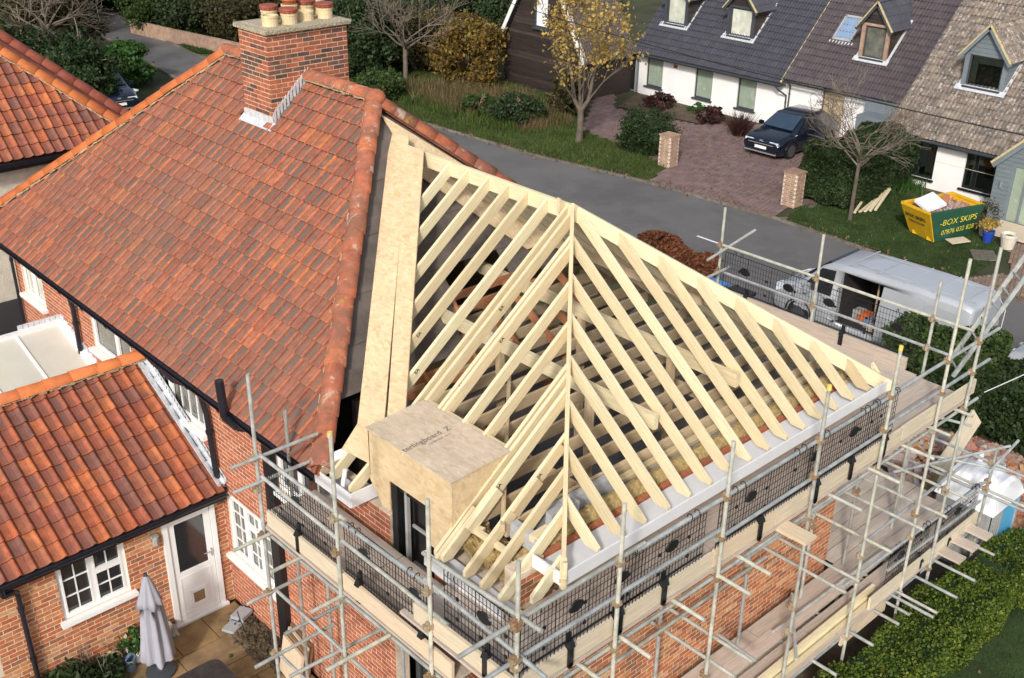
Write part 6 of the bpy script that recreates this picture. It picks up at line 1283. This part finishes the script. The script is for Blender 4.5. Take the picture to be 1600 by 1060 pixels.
secs = [vs(0, .38, .62, .78, .72, .80, .78, .72), vs(.12, .26, .72, .90, .84, .90, .88, .80), vs(.55, .22, .88, 1.08, .92, .96, .94, .84), vs(.80, .22, 1.0, 1.18, .93, .975, .955, .84), vs(.9, .22, 1.02, 1.28, .93, .98, .96, .80), vs(1.40, .22, 1.08, 1.82, .94, .985, .97, .78), vs(1.70, .22, 1.1, 1.98, .94, .985, .975, .80), vs(2.6, .22, 1.1, 2.05, .94, .985, .975, .82), vs(4.2, .22, 1.1, 2.08, .94, .985, .975, .82), vs(5.4, .24, 1.1, 2.05, .94, .98, .97, .82), vs(5.62, .30, 1.1, 1.99, .90, .95, .94, .78), vs(5.67, .36, 1.08, 1.9, .86, .90, .88, .72)]
bd = loft(secs, 'van', 'body', VN)
def cut(o, lo, hi):
    mb = MB(); mb.box(lo, hi); me = mb.mesh('cut', 'van'); c_ = bpy.data.objects.new('cut', me); C.objects.link(c_); par = o.parent; pinv = o.matrix_parent_inverse.copy(); o.parent = None
    md = o.modifiers.new('b', 'BOOLEAN'); md.object = c_; md.operation = 'DIFFERENCE'; md.solver = 'EXACT'
    bpy.context.view_layer.update(); me2 = bpy.data.meshes.new_from_object(o.evaluated_get(bpy.context.evaluated_depsgraph_get())); o.modifiers.clear(); o.data = me2
    bpy.data.objects.remove(c_); o.parent = par; o.matrix_parent_inverse = pinv
cut(bd, (vx - 1.3, 6.17, G + .46), (vx + .80, 7.40, G + 1.86))
mb = MB(); mb.box((vx + .74, 6.2, G + .48), (vx + .77, 7.38, G + 1.84)); mb.box((vx - .92, 6.18, G + .465), (vx + .74, 7.38, G + .48)); mb.box((vx - .80, 7.37, G + .48), (vx + .74, 7.385, G + 1.84)); mb.box((vx - .80, 6.18, G + .48), (vx + .74, 6.195, G + 1.84)); ob('load_shade_panel', mb, 'dark', VN)  # dark panels painting the shade inside the open load space
mb = MB(); mb.box((vx - .2, 6.2, G + .9), (vx + .5, 6.24, G + 1.8)); mb.box((vx - .1, 6.25, G + 1.1), (vx + .6, 6.7, G + 1.13)); mb.box((vx - .3, 6.6, G + .5), (vx - .26, 6.64, G + 1.8)); ob('plywood_shelf', mb, 'wood_t', VN)
def sidep(par, name, pts, m, x_, th=.012): mb = MB(); mb.prism([V((x_(z) if callable(x_) else x_, y, z)) for y, z in pts], V((-th, 0, 0)), 0); return ob(name, mb, m, par)
def vxs(z): t = (z - (G + 1.1)) / (2.0 - 1.1); return vx - (.975 - max(0, min(1, t)) * .155)
vxo = lambda z: (vx - .992) if z <= G + 1.101 else vxs(z) - .012
sidep(VN, 'side_window', [(8.50, G + 1.14), (7.60, G + 1.14), (7.60, G + 1.84), (8.02, G + 1.80)], 'glass', vxo, .008)

for k in range(5): mb = MB(); mb.box((18.1 + .1 * k, 6.3 + .16 * k, G + .49), (18.4 + .1 * k, 6.5 + .17 * k, G + .66 + .08 * (k % 3))); ob('tool_rack', mb, ['wood_t', 'bucket', 'orangek', 'wood_old', 'grey_p'][k], VN)
sl_ = sidep(VN, 'sliding_door', [(6.17, G + .40), (5.02, G + .40), (5.02, G + 1.12), (6.17, G + 1.12)], 'van', lambda z: vx - 1.04, .03); sidep(VN, 'sliding_door', [(6.17, G + 1.12), (5.02, G + 1.12), (5.02, G + 1.86), (6.17, G + 1.86)], 'van', lambda z: vxs(z) - .05, .03)
sidep(VN, 'panel_recess', [(4.95, G + 1.16), (4.05, G + 1.16), (4.10, G + 1.78), (4.95, G + 1.80)], 'van', lambda z: vxs(z) - .016, .01); mb = MB(); mb.bar((17.93, 6.3, G + 1.14), (17.93, 4.5, G + 1.14), .02, .025); ob('door_rail', mb, 'anth', VN)
for yy, zz in ((5.25, G + 1.28), (7.75, G + 1.02), (6.15, G + .98)): mb = MB(); mb.box((17.93, yy - .08, zz), (17.97, yy + .08, zz + .035)); ob('door_handle', mb, 'chrome', VN)
for yy in (7.48, 8.75, 6.24): mb = MB(); mb.bar((vx - .985, yy, G + .4), (vx - .980, yy, G + 1.1), .010, .012, up=(0, 1, 0)); ob('door_seam', mb, 'blackp', VN)
ws_ = [V((vx - .74, 8.58, G + 1.32)), V((vx + .74, 8.58, G + 1.32)), V((vx + .68, 7.86, G + 1.94)), V((vx - .68, 7.86, G + 1.94))]; mb = MB(); mb.prism(ws_, V((0, .05, .06)), 0); ob('windscreen', mb, 'glass', VN)
for k in range(5): yy = 7.3 - k * .78; mb = MB(); mb.bar((vx - .74, yy, G + 2.075), (vx + .74, yy, G + 2.075), .03, .018); ob('roof_rib', mb, 'van', VN)
for sx in (-.5, .5): mb = MB(); mb.bar((vx + sx, 7.2, G + 2.08), (vx + sx, 3.95, G + 2.065), .04, .012); ob('roof_rib', mb, 'van', VN)
for yy in (8.52, 4.85):
    for sx in (-1, 1):
        wh = MB(); wh.tube((vx + sx * .985 - .01 * sx, yy, G + .34), (vx + sx * .76, yy, G + .34), .34, n=24, rr=0); w_ = ob('wheel', wh, 'rubber', VN); mb = MB(); mb.tube((vx + sx * 1.0, yy, G + .34), (vx + sx * .9, yy, G + .34), .21, n=18, rr=0); ob('rim', mb, 'alloy', w_)
        mb = MB()
        for k in range(13): an = math.pi * k / 12; an2 = math.pi * (k + 1) / 12; mb.bar((vx + sx * .978, yy + .40 * math.cos(an), G + .34 + .40 * math.sin(an)), (vx + sx * .978, yy + .40 * math.cos(an2), G + .34 + .40 * math.sin(an2)), .04, .03) if k < 12 else None
        ob('wheel_arch', mb, 'blackp', VN)
for sx in (-1, 1):
    mb = MB(); mb.obox((vx + sx * .74, 9.33, G + .80), (.14, -.08 * sx * 1, 0), (0, .10, -.06), (0, .02, .09), 0); ob('headlight', mb, 'lamp', VN); mb = MB(); mb.box((vx + sx * .93 - .04, 3.87, G + .95), (vx + sx * .93 + .035, 4.0, G + 1.45)); ob('tail_light', mb, 'lampr', VN)
    mb = MB(); mb.obox((vx + sx * 1.08, 8.28, G + 1.2), (.09, 0, 0), (0, .06, 0), (0, 0, .12), 0); ob('wing_mirror', mb, 'van', VN)
mb = MB(); mb.path([V((vx + .6, 3.84, G + 1.9)), V((vx + .9, 3.75, G + 1.5)), V((vx + .85, 3.75, G + .7)), V((vx + .5, 3.7, G + .5))], .008, 5); ob('hanging_cable', mb, 'cable_w', VN)
mb = MB(); mb.box((vx - .3, 3.80, G + 1.86), (vx + .1, 3.84, G + 1.9)); ob('brake_light', mb, 'lampr', VN)
# ================================================================== cars
def car(label, cx, cy, dirx, m, L_=4.25, half=.92, name='car'):
    t = thing(name, label, 'car', (cx, cy, G)); S_ = lambda s, zb, zbelt, zt, w0, w1, w2, w3: ring(cy, 0, [G + zb, G + .50, G + zbelt, G + zt - .06, G + zt], [w0, w1, w2, w3, w3 - .08], cx + dirx * s, 'x')
    secs = [S_(0, .30, .60, .70, .70, .82, .80, .74), S_(.10, .22, .66, .80, .82, .90, .87, .80), S_(.5, .20, .80, .92, .88, .92, .90, .82), S_(1.0, .20, .88, 1.0, .88, .92, .90, .82), S_(1.1, .20, .90, 1.03, .88, .92, .90, .76), S_(1.9, .20, .95, 1.48, .88, .92, .90, .64), S_(2.3, .2, .96, 1.56, .88, .92, .90, .66), S_(3.3, .2, .96, 1.54, .88, .92, .90, .66), S_(3.9, .2, .96, 1.25, .88, .92, .88, .72), S_(4.2, .25, .92, 1.0, .84, .88, .84, .78), S_(4.25, .35, .85, .95, .8, .84, .8, .74)]
    loft(secs, m, 'body', t); q = lambda s, yy, z: V((cx + dirx * s, yy, G + z))
    mb = MB(); mb.prism([q(1.06, cy - .70, 1.06), q(1.06, cy + .70, 1.06), q(1.82, cy + .60, 1.47), q(1.82, cy - .60, 1.47)], V((-.02 * dirx, 0, .03)), 0); ob('windscreen', mb, 'glass_c', t)
    for sg in (-1, 1):
        mb = MB(); mb.prism([q(1.35, cy + sg * .875, 1.02), q(3.7, cy + sg * .875, 1.02), q(3.3, cy + sg * .70, 1.46), q(2.0, cy + sg * .70, 1.46)], V((0, .012 * sg, .004)), 0); ob('side_window', mb, 'glass', t)
        mb = MB(); mb.obox(q(1.35, cy + sg * 1.0, 1.05), (.06, 0, 0), (0, .09, 0), (0, 0, .07), 0); ob('wing_mirror', mb, m, t)
        for s in (.82, 3.45):
            mb = MB(); mb.tube(q(s, cy + sg * .935, .34), q(s, cy + sg * .70, .34), .34, n=22, rr=0); w_ = ob('wheel', mb, 'rubber', t); mb = MB(); mb.tube(q(s, cy + sg * .945, .34), q(s, cy + sg * .9, .34), .24, n=16, rr=0); ob('rim', mb, 'alloy', w_)
            mb = MB()
            for k in range(10): an, an2 = math.pi * k / 10, math.pi * (k + 1) / 10; mb.bar(q(s + .40 * math.cos(an), cy + sg * .925, .34 + .40 * math.sin(an)), q(s + .40 * math.cos(an2), cy + sg * .925, .34 + .40 * math.sin(an2)), .05, .05)
            ob('wheel_arch', mb, 'blackp', t)
        mb = MB(); mb.obox(q(.05, cy + sg * .58, .70), (.03, 0, 0), (0, .20, 0), (0, 0, .05), 0); ob('headlight', mb, 'lamp', t)
    mb = MB(); mb.box(tuple(q(-.02, cy - .60, .60) if dirx > 0 else q(.02, cy - .6, .60)), tuple(q(.02, cy + .60, .63) if dirx > 0 else q(-.02, cy + .6, .63))); ob('chrome_strip', mb, 'chrome', t)
    mb = MB(); a_, b_ = sorted((cx - dirx * .03, cx + dirx * .03)); mb.box((a_, cy - .28, G + .42), (b_, cy + .26, G + .53)); ob('number_plate', mb, 'upvc', t)
    mb = MB(); mb.box((a_, cy - .75, G + .25), (b_ + .03, cy + .75, G + .30)); ob('bumper_trim', mb, 'chrome', t)
    mb = MB(); mb.obox(q(.0, cy, .74), (.025, 0, 0), (0, .07, 0), (0, 0, .03), 0); ob('badge', mb, 'chrome', t); return t
car('dark blue crossover car parked on the pink block drive', 30.0, 18.5, 1, 'car')
cr = car('dark car half hidden beyond the left roof ridge', 0, 0, 1, 'car')
cr.location = (13.5, 40.7, G); cr.rotation_euler = (0, 0, math.radians(82))
for c_ in cr.children: pass
c3 = car('silver car just entering at the right edge behind the hedge', 0, 0, 1, 'van'); c3.location = (19.9, 3.2, G); c3.rotation_euler = (0, 0, math.radians(-92))
mb = MB(); mb.bar((13.6, 41.2, G + .75), (14.6, 41.5, G + .82), .5, .06); mb.bar((13.7, 41.2, G), (13.7, 41.2, G + .75), .06, .06); mb.bar((14.5, 41.5, G), (14.5, 41.5, G + .8), .06, .06); tag(ob('garden_table', mb, 'white'), 'small white table beyond the roofs beside the dark car', 'table')
# ================================================================== skip
SK = thing('skip', 'yellow and green builders skip full of waste on the far lawn', 'skip', (27.4, 9.4, G))
zt = G + 1.12
T4 = [V((26.45, 10.35, zt)), V((26.10, 9.12, zt)), V((28.30, 8.42, zt)), V((28.65, 9.72, zt))]   # left-far, near, right, right-far
B4 = [V((27.00, 10.15, G + .05)), V((26.62, 9.08, G + .05)), V((28.15, 8.72, G + .05)), V((28.45, 9.62, G + .05))]
def panel(par, name, a, b, c, d, m, th=.04):
    a, b, c, d = V(a), V(b), V(c), V(d); n_ = (b - a).cross(d - a).normalized(); mb = MB(); mb.prism([a, b, c, d], n_ * th, 0); return ob(name, mb, m, par)
panel(SK, 'end_panel', B4[0], B4[1], T4[1], T4[0], 'skip_y'); gp = panel(SK, 'side_panel', B4[1], B4[2], T4[2], T4[1], 'skip_g'); panel(SK, 'end_panel', B4[2], B4[3], T4[3], T4[2], 'skip_y'); panel(SK, 'side_panel', B4[3], B4[0], T4[0], T4[3], 'skip_y'); panel(SK, 'floor_panel', B4[0], B4[1], B4[2], B4[3], 'skip_g')
for k in range(4): mb = MB(); mb.bar(T4[k], T4[(k + 1) % 4], .08, .07); ob('rim', mb, 'skip_g' if k == 1 else 'skip_y', SK)
for f in (.2, .8): mb = MB(); c = B4[0].lerp(B4[1], f) + V((-.05, -.03, .08)); mb.obox(c, (.05, 0, 0), (0, .09, 0), (0, 0, .07), 0); ob('lug', mb, 'skip_y', SK)
u_ = (T4[2] - T4[1]).normalized(); v_ = (T4[1].lerp(T4[2], .5) - B4[1].lerp(B4[2], .5)).normalized(); n_ = u_.cross(v_).normalized()
def on(f, h): a = B4[1].lerp(T4[1], h); b = B4[2].lerp(T4[2], h); return a.lerp(b, f) + n_ * .075
text('-BOX SKIPS', .31, on(.12, .56), on(1, .56) - on(0, .56), v_, 'txt_y', SK, 'lettering', 0, .98); text('07876 032 828', .25, on(.14, .24), on(1, .24) - on(0, .24), v_, 'txt_y', SK, 'lettering', 0, .92)
u2_ = (T4[1] - T4[0]).normalized(); v2_ = (T4[0].lerp(T4[1], .5) - B4[0].lerp(B4[1], .5)).normalized(); n2_ = u2_.cross(v2_).normalized()
def on2(f, h): a = B4[0].lerp(T4[0], h); b = B4[1].lerp(T4[1], h); return a.lerp(b, f) + n2_ * .07
text('BOX SKIPS', .185, on2(.09, .66), u2_, v2_, 'txt_k', SK, 'lettering', .006); text('07876 032 828', .115, on2(.16, .50), u2_, v2_, 'txt_k', SK, 'lettering', .003)
mb = MB()
for k in range(150):
    f, h = R.uniform(.16, .9), R.uniform(.08, .92); c = T4[1].lerp(T4[2], f).lerp(T4[0].lerp(T4[3], f), .1 + .8 * h) - ZV * (.28 - .22 * math.sin(f * 3.1)); q = Matrix.Rotation(R.uniform(0, 3), 3, V((R.gauss(0, 1), R.gauss(0, 1), 1)).normalized()); mb.obox(c, q @ V((R.uniform(.05, .2), 0, 0)), q @ V((0, R.uniform(.03, .10), 0)), q @ V((0, 0, .03)), R.random())
mm = ob('waste_heap', mb, 'rubble'); mm['kind'] = 'stuff'; mm['label'] = 'mixed building waste filling the skip'
mb = MB(); q = [T4[1].lerp(T4[2], .06).lerp(T4[0], .2) - ZV * .05, T4[1].lerp(T4[2], .42).lerp(T4[0].lerp(T4[3], .42), .25) + ZV * .05, T4[1].lerp(T4[2], .46).lerp(T4[0].lerp(T4[3], .46), .8) + ZV * .22, T4[0].lerp(T4[1], .25) + V((.2, -.05, .08))]; mb.prism(q, V((0, 0, .08)), 0); tag(ob('white_bag', mb, 'whitebag'), 'large white bag lying in the near end of the skip', 'bag')
mb = MB(); mb.obox(T4[1].lerp(T4[3], .5) + V((.2, 0, .02)), V((.28, .12, .12)), V((-.04, .1, 0)), (0, 0, .05), 0); tag(ob('red_panel', mb, 'wood_old'), 'dark red plank sticking out of the skip waste', 'plank')
mb = MB(); mb.obox((27.15, 8.55, G + .13), V((.26, -.18, .03)), V((.14, .2, -.01)), (0, 0, .012), 0); tag(ob('plywood_offcut', mb, 'toe'), 'pale board lying on the grass against the skip', 'board')
for k in range(5): a = V((27.1 + k * .17, 12.35 - k * .10, G + .05 + .012 * k)); mb = MB(); mb.bar(a, a + V((2.1 + R.uniform(-.5, .3), .55 + R.gauss(0, .12), .10 + .05 * k)), .09, .045); tag(ob('timber_offcut', mb, 'wood'), ['leftmost pale timber of the small heap on the lawn', 'second pale timber from the left in the lawn heap', 'middle pale timber of the five in the lawn heap', 'fourth pale timber from the left in the lawn heap', 'rightmost pale timber of the heap, nearest the skip'][k], 'timber', 'timber offcuts on the lawn')
mb = MB(); mb.prism([V((26.9, 8.0, G + .02)), V((27.4, 7.45, G + .02)), V((26.7, 6.9, G + .02)), V((26.2, 7.5, G + .02))], V((0, 0, .03)), 0); tag(ob('stone_slab', mb, 'kerb'), 'worn stone slab set in the far lawn', 'slab')
def pot2(x, y, r_, h_, m, lab, fol=None): return planter('plant_pot', (x, y, G + .02), r_, h_, m, lab, fol)
pot2(28.05, 7.98, .20, .40, 'bluepot', 'blue glazed pot of yellow flowers by the skip', ('l_yel', 500, (.33, .33, .22), .14, .06)); pot2(28.0, 7.28, .27, .50, 'cream', 'large empty cream pot nearest the porch door', None); pot2(28.55, 8.35, .2, .40, 'cream', 'cream pot behind the yellow flowers with a small shrub', ('l_olive', 350, (.4, .4, .3), .5, .05))
# ================================================================== brick piers, garden wall
def pier(cx, cy, label, w_=.56, h_=1.22):
    t = thing('brick_pier', label, 'gate pier', (cx, cy, G)); mb = MB(); mb.box((cx - w_ / 2 + .01, cy - w_ / 2 + .01, G), (cx + w_ / 2 - .01, cy + w_ / 2 - .01, G + h_)); core = ob('core', mb, 'mortar', t); me = unit_brick('brick_buff')
    for r_ in range(int(h_ / .075)):
        z_ = G + .0375 + r_ * .075; o_ = .056 if r_ % 2 else -.056
        for k in range(2):
            s_ = -w_ / 2 + .14 + k * .235 + o_ * .5
            inst('brick', me, frame(XV, YV, ZV, (cx + s_ + .02, cy - w_ / 2 + .03, z_)), core); inst('brick', me, frame(YV, -XV, ZV, (cx - w_ / 2 + .03, cy + s_ + .02, z_)), core)
    mb = MB(); mb.box((cx - w_ / 2 - .02, cy - w_ / 2 - .02, G + h_), (cx + w_ / 2 + .02, cy + w_ / 2 + .02, G + h_ + .05)); ob('capping', mb, 'brick_buff', t)
pier(26.4, 20.25, 'buff brick pier beside the dark bush at the drive'); pier(26.2, 14.35, 'buff brick pier against the tall clipped hedge')
GW = thing('garden_wall', 'long low brick garden wall along the far road bend', 'wall', (22.5, 52, G)); P_ = [(22.0, 57.5), (22.5, 53.5), (23.1, 50), (23.6, 46.5), (24.2, 43.5)]
for a, b in zip(P_, P_[1:]): d = V((b[0] - a[0], b[1] - a[1], 0)); L_ = d.length; d.normalize(); mb = MB(); slabwall(mb, V((*a, G)), d, V((d.y, -d.x, 0)) * (1 if d.y < 0 else -1), L_, .75, [], .22); ob('wall_section', mb, 'brick_buff', GW)
# ================================================================== vegetation
TREES = [
 ('l_mid', 15.2, 57.6, 2.9, 4.6, 'mid-green tree at the top left corner of the picture'), ('l_dark', 11.6, 46.6, 2.6, 3.2, 'wide dark evergreen behind the left roof ridge'), ('l_olive', 15.0, 51.0, 2.3, 4.0, 'olive brown tree behind the dark evergreen on the left'),
 ('l_dark', 12.6, 42.6, 1.5, 2.7, 'dark evergreen hanging over the drive left of the round bush'), ('l_mid', 23.6, 57.5, 2.0, 2.9, 'mid-green tree behind the left end of the garden wall'), ('l_dark', 24.6, 54.6, 2.1, 3.1, 'dark tree behind the middle of the garden wall'),
 ('l_olive', 25.4, 51.4, 1.9, 3.3, 'olive tree left of the chimney behind the garden wall'), ('l_mid', 23.6, 44.6, 1.1, 2.2, 'green shrub immediately left of the chimney stack'), ('l_dark', 19.5, 64.6, 4.0, 3.6, 'far dark treetop above the olive tree'),
 ('l_mid', 28.5, 64.2, 4.4, 3.4, 'far green treetop beyond the garden wall'), ('l_olive', 33.4, 58.0, 4.0, 3.4, 'far olive treetop behind the chimney pots'), ('l_dark', 25.6, 39.2, 1.6, 3.3, 'dark evergreen right of the chimney stack'),
 ('l_mid', 23.9, 35.6, 1.1, 1.3, 'low green shrub right of the chimney near the road'), ('l_olive', 29.2, 39.8, 2.3, 3.1, 'olive shrubbery under the bare tree right of the chimney'), ('l_dark', 35.0, 47.6, 3.2, 3.6, 'dark tree behind the tall bare tree'),
 ('l_gold', 28.8, 35.2, 1.85, 3.1, 'large golden bush at the roadside'), ('l_gold', 30.5, 39.0, 1.5, 2.7, 'smaller brown-gold bush behind the large golden one'), ('l_dark', 39.8, 46.4, 2.9, 3.6, 'dark tree behind the golden bush'),
 ('l_dark', 35.2, 39.3, 1.5, 3.4, 'dark shrub against the black gable corner'), ('l_olive', 31.5, 48.0, 2.2, 3.0, 'olive tree behind the chimney on its right side'), ('l_dark', 26.1, 28.6, 1.1, 1.1, 'dark low bush in the rough grass'),
 ('l_olive', 28.6, 28.0, .9, 1.7, 'olive shrub just left of the yellow tree'), ('l_mid', 25.6, 30.6, .75, .85, 'small green shrub left of the dark low bush'), ('l_dark', 42, 53, 6.0, 4.2, 'furthest dark trees above the golden bush'),
 ('l_dark', 24.0, 70, 6, 5.0, 'furthest dark trees at the top left'), ('l_olive', 12, 66, 5, 5.0, 'furthest olive trees at the top left corner'), ('l_dark', 38, 66, 6, 5, 'furthest dark trees behind the chimney pots'), ('l_mid', 46, 46, 4, 4, 'far green trees beside the black gable roof'),
 ('l_dark', 8.5, 50, 2.6, 4.0, 'dark evergreen at the left picture edge'), ('l_dark', 27.8, 43.6, 2.0, 3.0, 'dark evergreen mass directly behind the chimney'), ('l_dark', 21.5, 40.0, .01, .01, '')]
for k, (m_, x, y, r_, h_, lab) in enumerate(TREES):
    if r_ < .1: continue
    t = thing('shrub' if h_ < 2.5 else 'broad_tree', lab, 'shrub' if h_ < 2.5 else 'tree', (x, y, G)); D_ = math.hypot(x + 6.8, y + 6.4)
    n_ = int(min(26000, 5200 * r_ * h_)); P1 = crown((x, y, G + h_ * .52), (r_ * .98, r_ * .98, h_ * .52), n_, int(20 + r_ * 14), .17, .62)
    P1 = P1[P1[:, 2] > G - .05]; leaves('crown', P1, .065 + D_ * .0009, m_, t)
    mb = MB(); rg = random.Random(k); branch(mb, (x, y, G - .1), (0, 0, 1), h_ * .55, .05 + r_ * .03, 2, rg, .7, 4, .15, .012); ob('trunk', mb, 'bark', t, kind='stuff' if False else None)
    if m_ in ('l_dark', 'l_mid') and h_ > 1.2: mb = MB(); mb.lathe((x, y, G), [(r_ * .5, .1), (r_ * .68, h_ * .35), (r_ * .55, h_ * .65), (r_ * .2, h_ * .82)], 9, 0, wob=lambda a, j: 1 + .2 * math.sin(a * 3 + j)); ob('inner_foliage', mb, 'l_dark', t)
def bush(name, lab, c, rad, n, m, sz, cat='shrub', cl=40, core=True, tight=.16):
    t = thing(name, lab, cat, (c[0], c[1], G)); P1 = crown(c, rad, n, cl, tight, .75); leaves('foliage', P1[P1[:, 2] > G], sz, m, t)
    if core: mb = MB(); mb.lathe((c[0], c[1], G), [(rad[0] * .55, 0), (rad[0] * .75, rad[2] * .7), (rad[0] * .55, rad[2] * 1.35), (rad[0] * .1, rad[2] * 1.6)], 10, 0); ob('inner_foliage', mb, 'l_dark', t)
    return t
bush('round_bush', 'bright green rounded bush on the drive beyond the left roofs', (16.2, 45.6, G + .95), (1.35, 1.35, 1.0), 7000, 'l_green', .13); bush('round_bush', 'dark green rounded bush left of the buff brick pier', (27.2, 22.0, G + .80), (1.15, 1.15, .88), 17000, 'l_dark', .06)
bush('garden_shrub', 'dark red tufted plant nearest the yellow tree in the house bed', (32.9, 26.2, G + .30), (.62, .62, .36), 1500, 'l_red', .09, cl=30, core=False); bush('garden_shrub', 'dark red tufted plant in the middle of the house bed', (32.8, 23.2, G + .30), (.62, .6, .36), 1500, 'l_red', .09, cl=30, core=False); bush('garden_shrub', 'green shrub in the bed under the middle window', (33.6, 24.6, G + .2), (.4, .4, .25), 500, 'l_green', .08, cl=12, core=False)
t = thing('spiky_plant', 'dark spiky plant beside the parked blue car', 'plant', (32.0, 21.0, G)); P1 = np.stack([32.0 + NR.normal(size=420) * .1, 21.0 + NR.normal(size=420) * .1, np.full(420, G)], 1); blades('spiky_leaves', P1, 1.05, .06, 'l_red', t, None, .55)
t = thing('spiky_plant', 'green strappy plants beside the tall clipped hedge', 'plant', (31.0, 13.0, G)); P1 = np.stack([30.9 + NR.normal(size=500) * .35, 12.9 + NR.normal(size=500) * .4, np.full(500, G)], 1); blades('spiky_leaves', P1, .65, .05, 'l_green', t, None, .5)
hedge('clipped_hedge', 'tall dark clipped hedge between the drive and the lawn', (26.8, 12.6, G), (31.2, 14.6, G + 1.95), 52000, 'l_dark', .085, bump=.12)
# yellow-leaved tree
YT = thing('yellow_tree', 'slender tree with sparse yellow leaves and forked trunk on the verge', 'tree', (26.1, 24.8, G)); mb = MB(); rg = random.Random(12); tips = []
mb.path([V((26.1, 24.8, G - .05)), V((26.12, 24.78, G + .6)), V((26.12, 24.8, G + 1.35))], [.17, .13, .13], 9)
for (dx, dy, L_, r_) in ((-.35, .42, 1.5, .10), (.42, -.42, 1.5, .10), (-.05, .10, 1.3, .07), (.25, .1, 1.4, .05)):
    p0 = V((26.12, 24.8, G + 1.3)); p1 = p0 + V((dx * .5, dy * .5, .45)); p2 = p1 + V((dx * .3, dy * .3, L_ * .7)); mb.path([p0, p1, p2], [r_, r_ * .85, r_ * .6], 7); tips += branch(mb, p2, (dx * .2, dy * .2, 1), 1.5, r_ * .6, 3, rg, .38, 3, .25, .006); tips += branch(mb, p1, (dx * 1.1, dy * 1.1, .6), 1.5, r_ * .4, 3, rg, .45, 3, .12, .005); tips += branch(mb, p1, (-dy, dx, .7), 1.2, r_ * .3, 2, rg, .45, 3, .12, .005)
ob('trunk', mb, 'twig', YT); tp = np.array([tuple(p) for p in tips]); tp = tp[NR.random(len(tp)) < .5]; k_ = NR.integers(0, len(tp), 3000); P1 = tp[k_] + NR.normal(size=(3000, 3)) * (.20, .20, .26) ; leaves('crown', P1, .10, 'l_yel', YT, 1.5)
print('yellow tips', tp.min(0), tp.max(0))
def bare(name, lab, x, y, h0, spread, seed, tr, L_, r_=.12, ups=.1, kids=4, dep=4):
    t = thing(name, lab, 'tree', (x, y, G)); mb = MB(); rg = random.Random(seed); mb.path([V((x, y, G - .1)), V((x + .03, y, G + h0))], [r_, r_ * .75], 8); tp_ = []
    for k in range(tr): an = 6.283 * k / tr + rg.uniform(-.3, .3); tp_ += branch(mb, (x + .03, y, G + h0 - rg.uniform(0, .5)), (math.cos(an) * .8, math.sin(an) * .8, rg.uniform(.3, 1.1)), L_, r_ * .45, dep, rg, spread, kids, ups, .006)
    ob('trunk', mb, 'twig', t); return t, tp_
bare('bare_tree', 'leafless small tree on the far lawn before the clipped hedge', 26.4, 12.1, 2.3, .55, 5, 10, 1.15, .075, .10, 3, 4); bare('bare_tree', 'tall leafless tree with pale tangled branches right of the chimney', 26.6, 37.2, 2.2, .5, 8, 8, 1.35, .13, .1, 3, 4); bare('bare_tree', 'leafless tree with pale arching twigs behind the left roof', 13.2, 47.0, 3.0, .6, 9, 9, 1.6, .14, .05, 3, 4); bare('bare_tree', 'thin leafless tree at the top behind the chimney pots', 30.5, 51, 2.8, .5, 10, 6, 1.4, .12, .1, 3, 3)
# thin green guy line and overhead cables
def wire(a, b, sag, r_, m, label, name='overhead_cable'): a, b = V(a), V(b); mb = MB(); pts = [a.lerp(b, k / 24) - ZV * (sag * 4 * (k / 24) * (1 - k / 24)) for k in range(25)]; mb.path(pts, r_, 5, 0); tag(ob(name, mb, m), label, 'cable')
wire((24.0, 31.2, 4.75), (22.0, 4.0, 4.15), .35, .014, 'cable', 'black overhead cable crossing in front of the far house roofs')
wire((14, 46.5, 1.2), (25, 44, 3.0), .2, .016, 'cable', 'black overhead cable over the far road bend at the left')
wire((3.95, 10.0, 8.3), (14.0, 18.5, 2.6), .3, .006, 'l_green', 'thin green line running down from the chimney to the verge')
wire((8.1, -.7, 4.1), (16.5, -2.6, 5.2), .1, .007, 'cable_w', 'thin pale cable leading off right from the end pole')
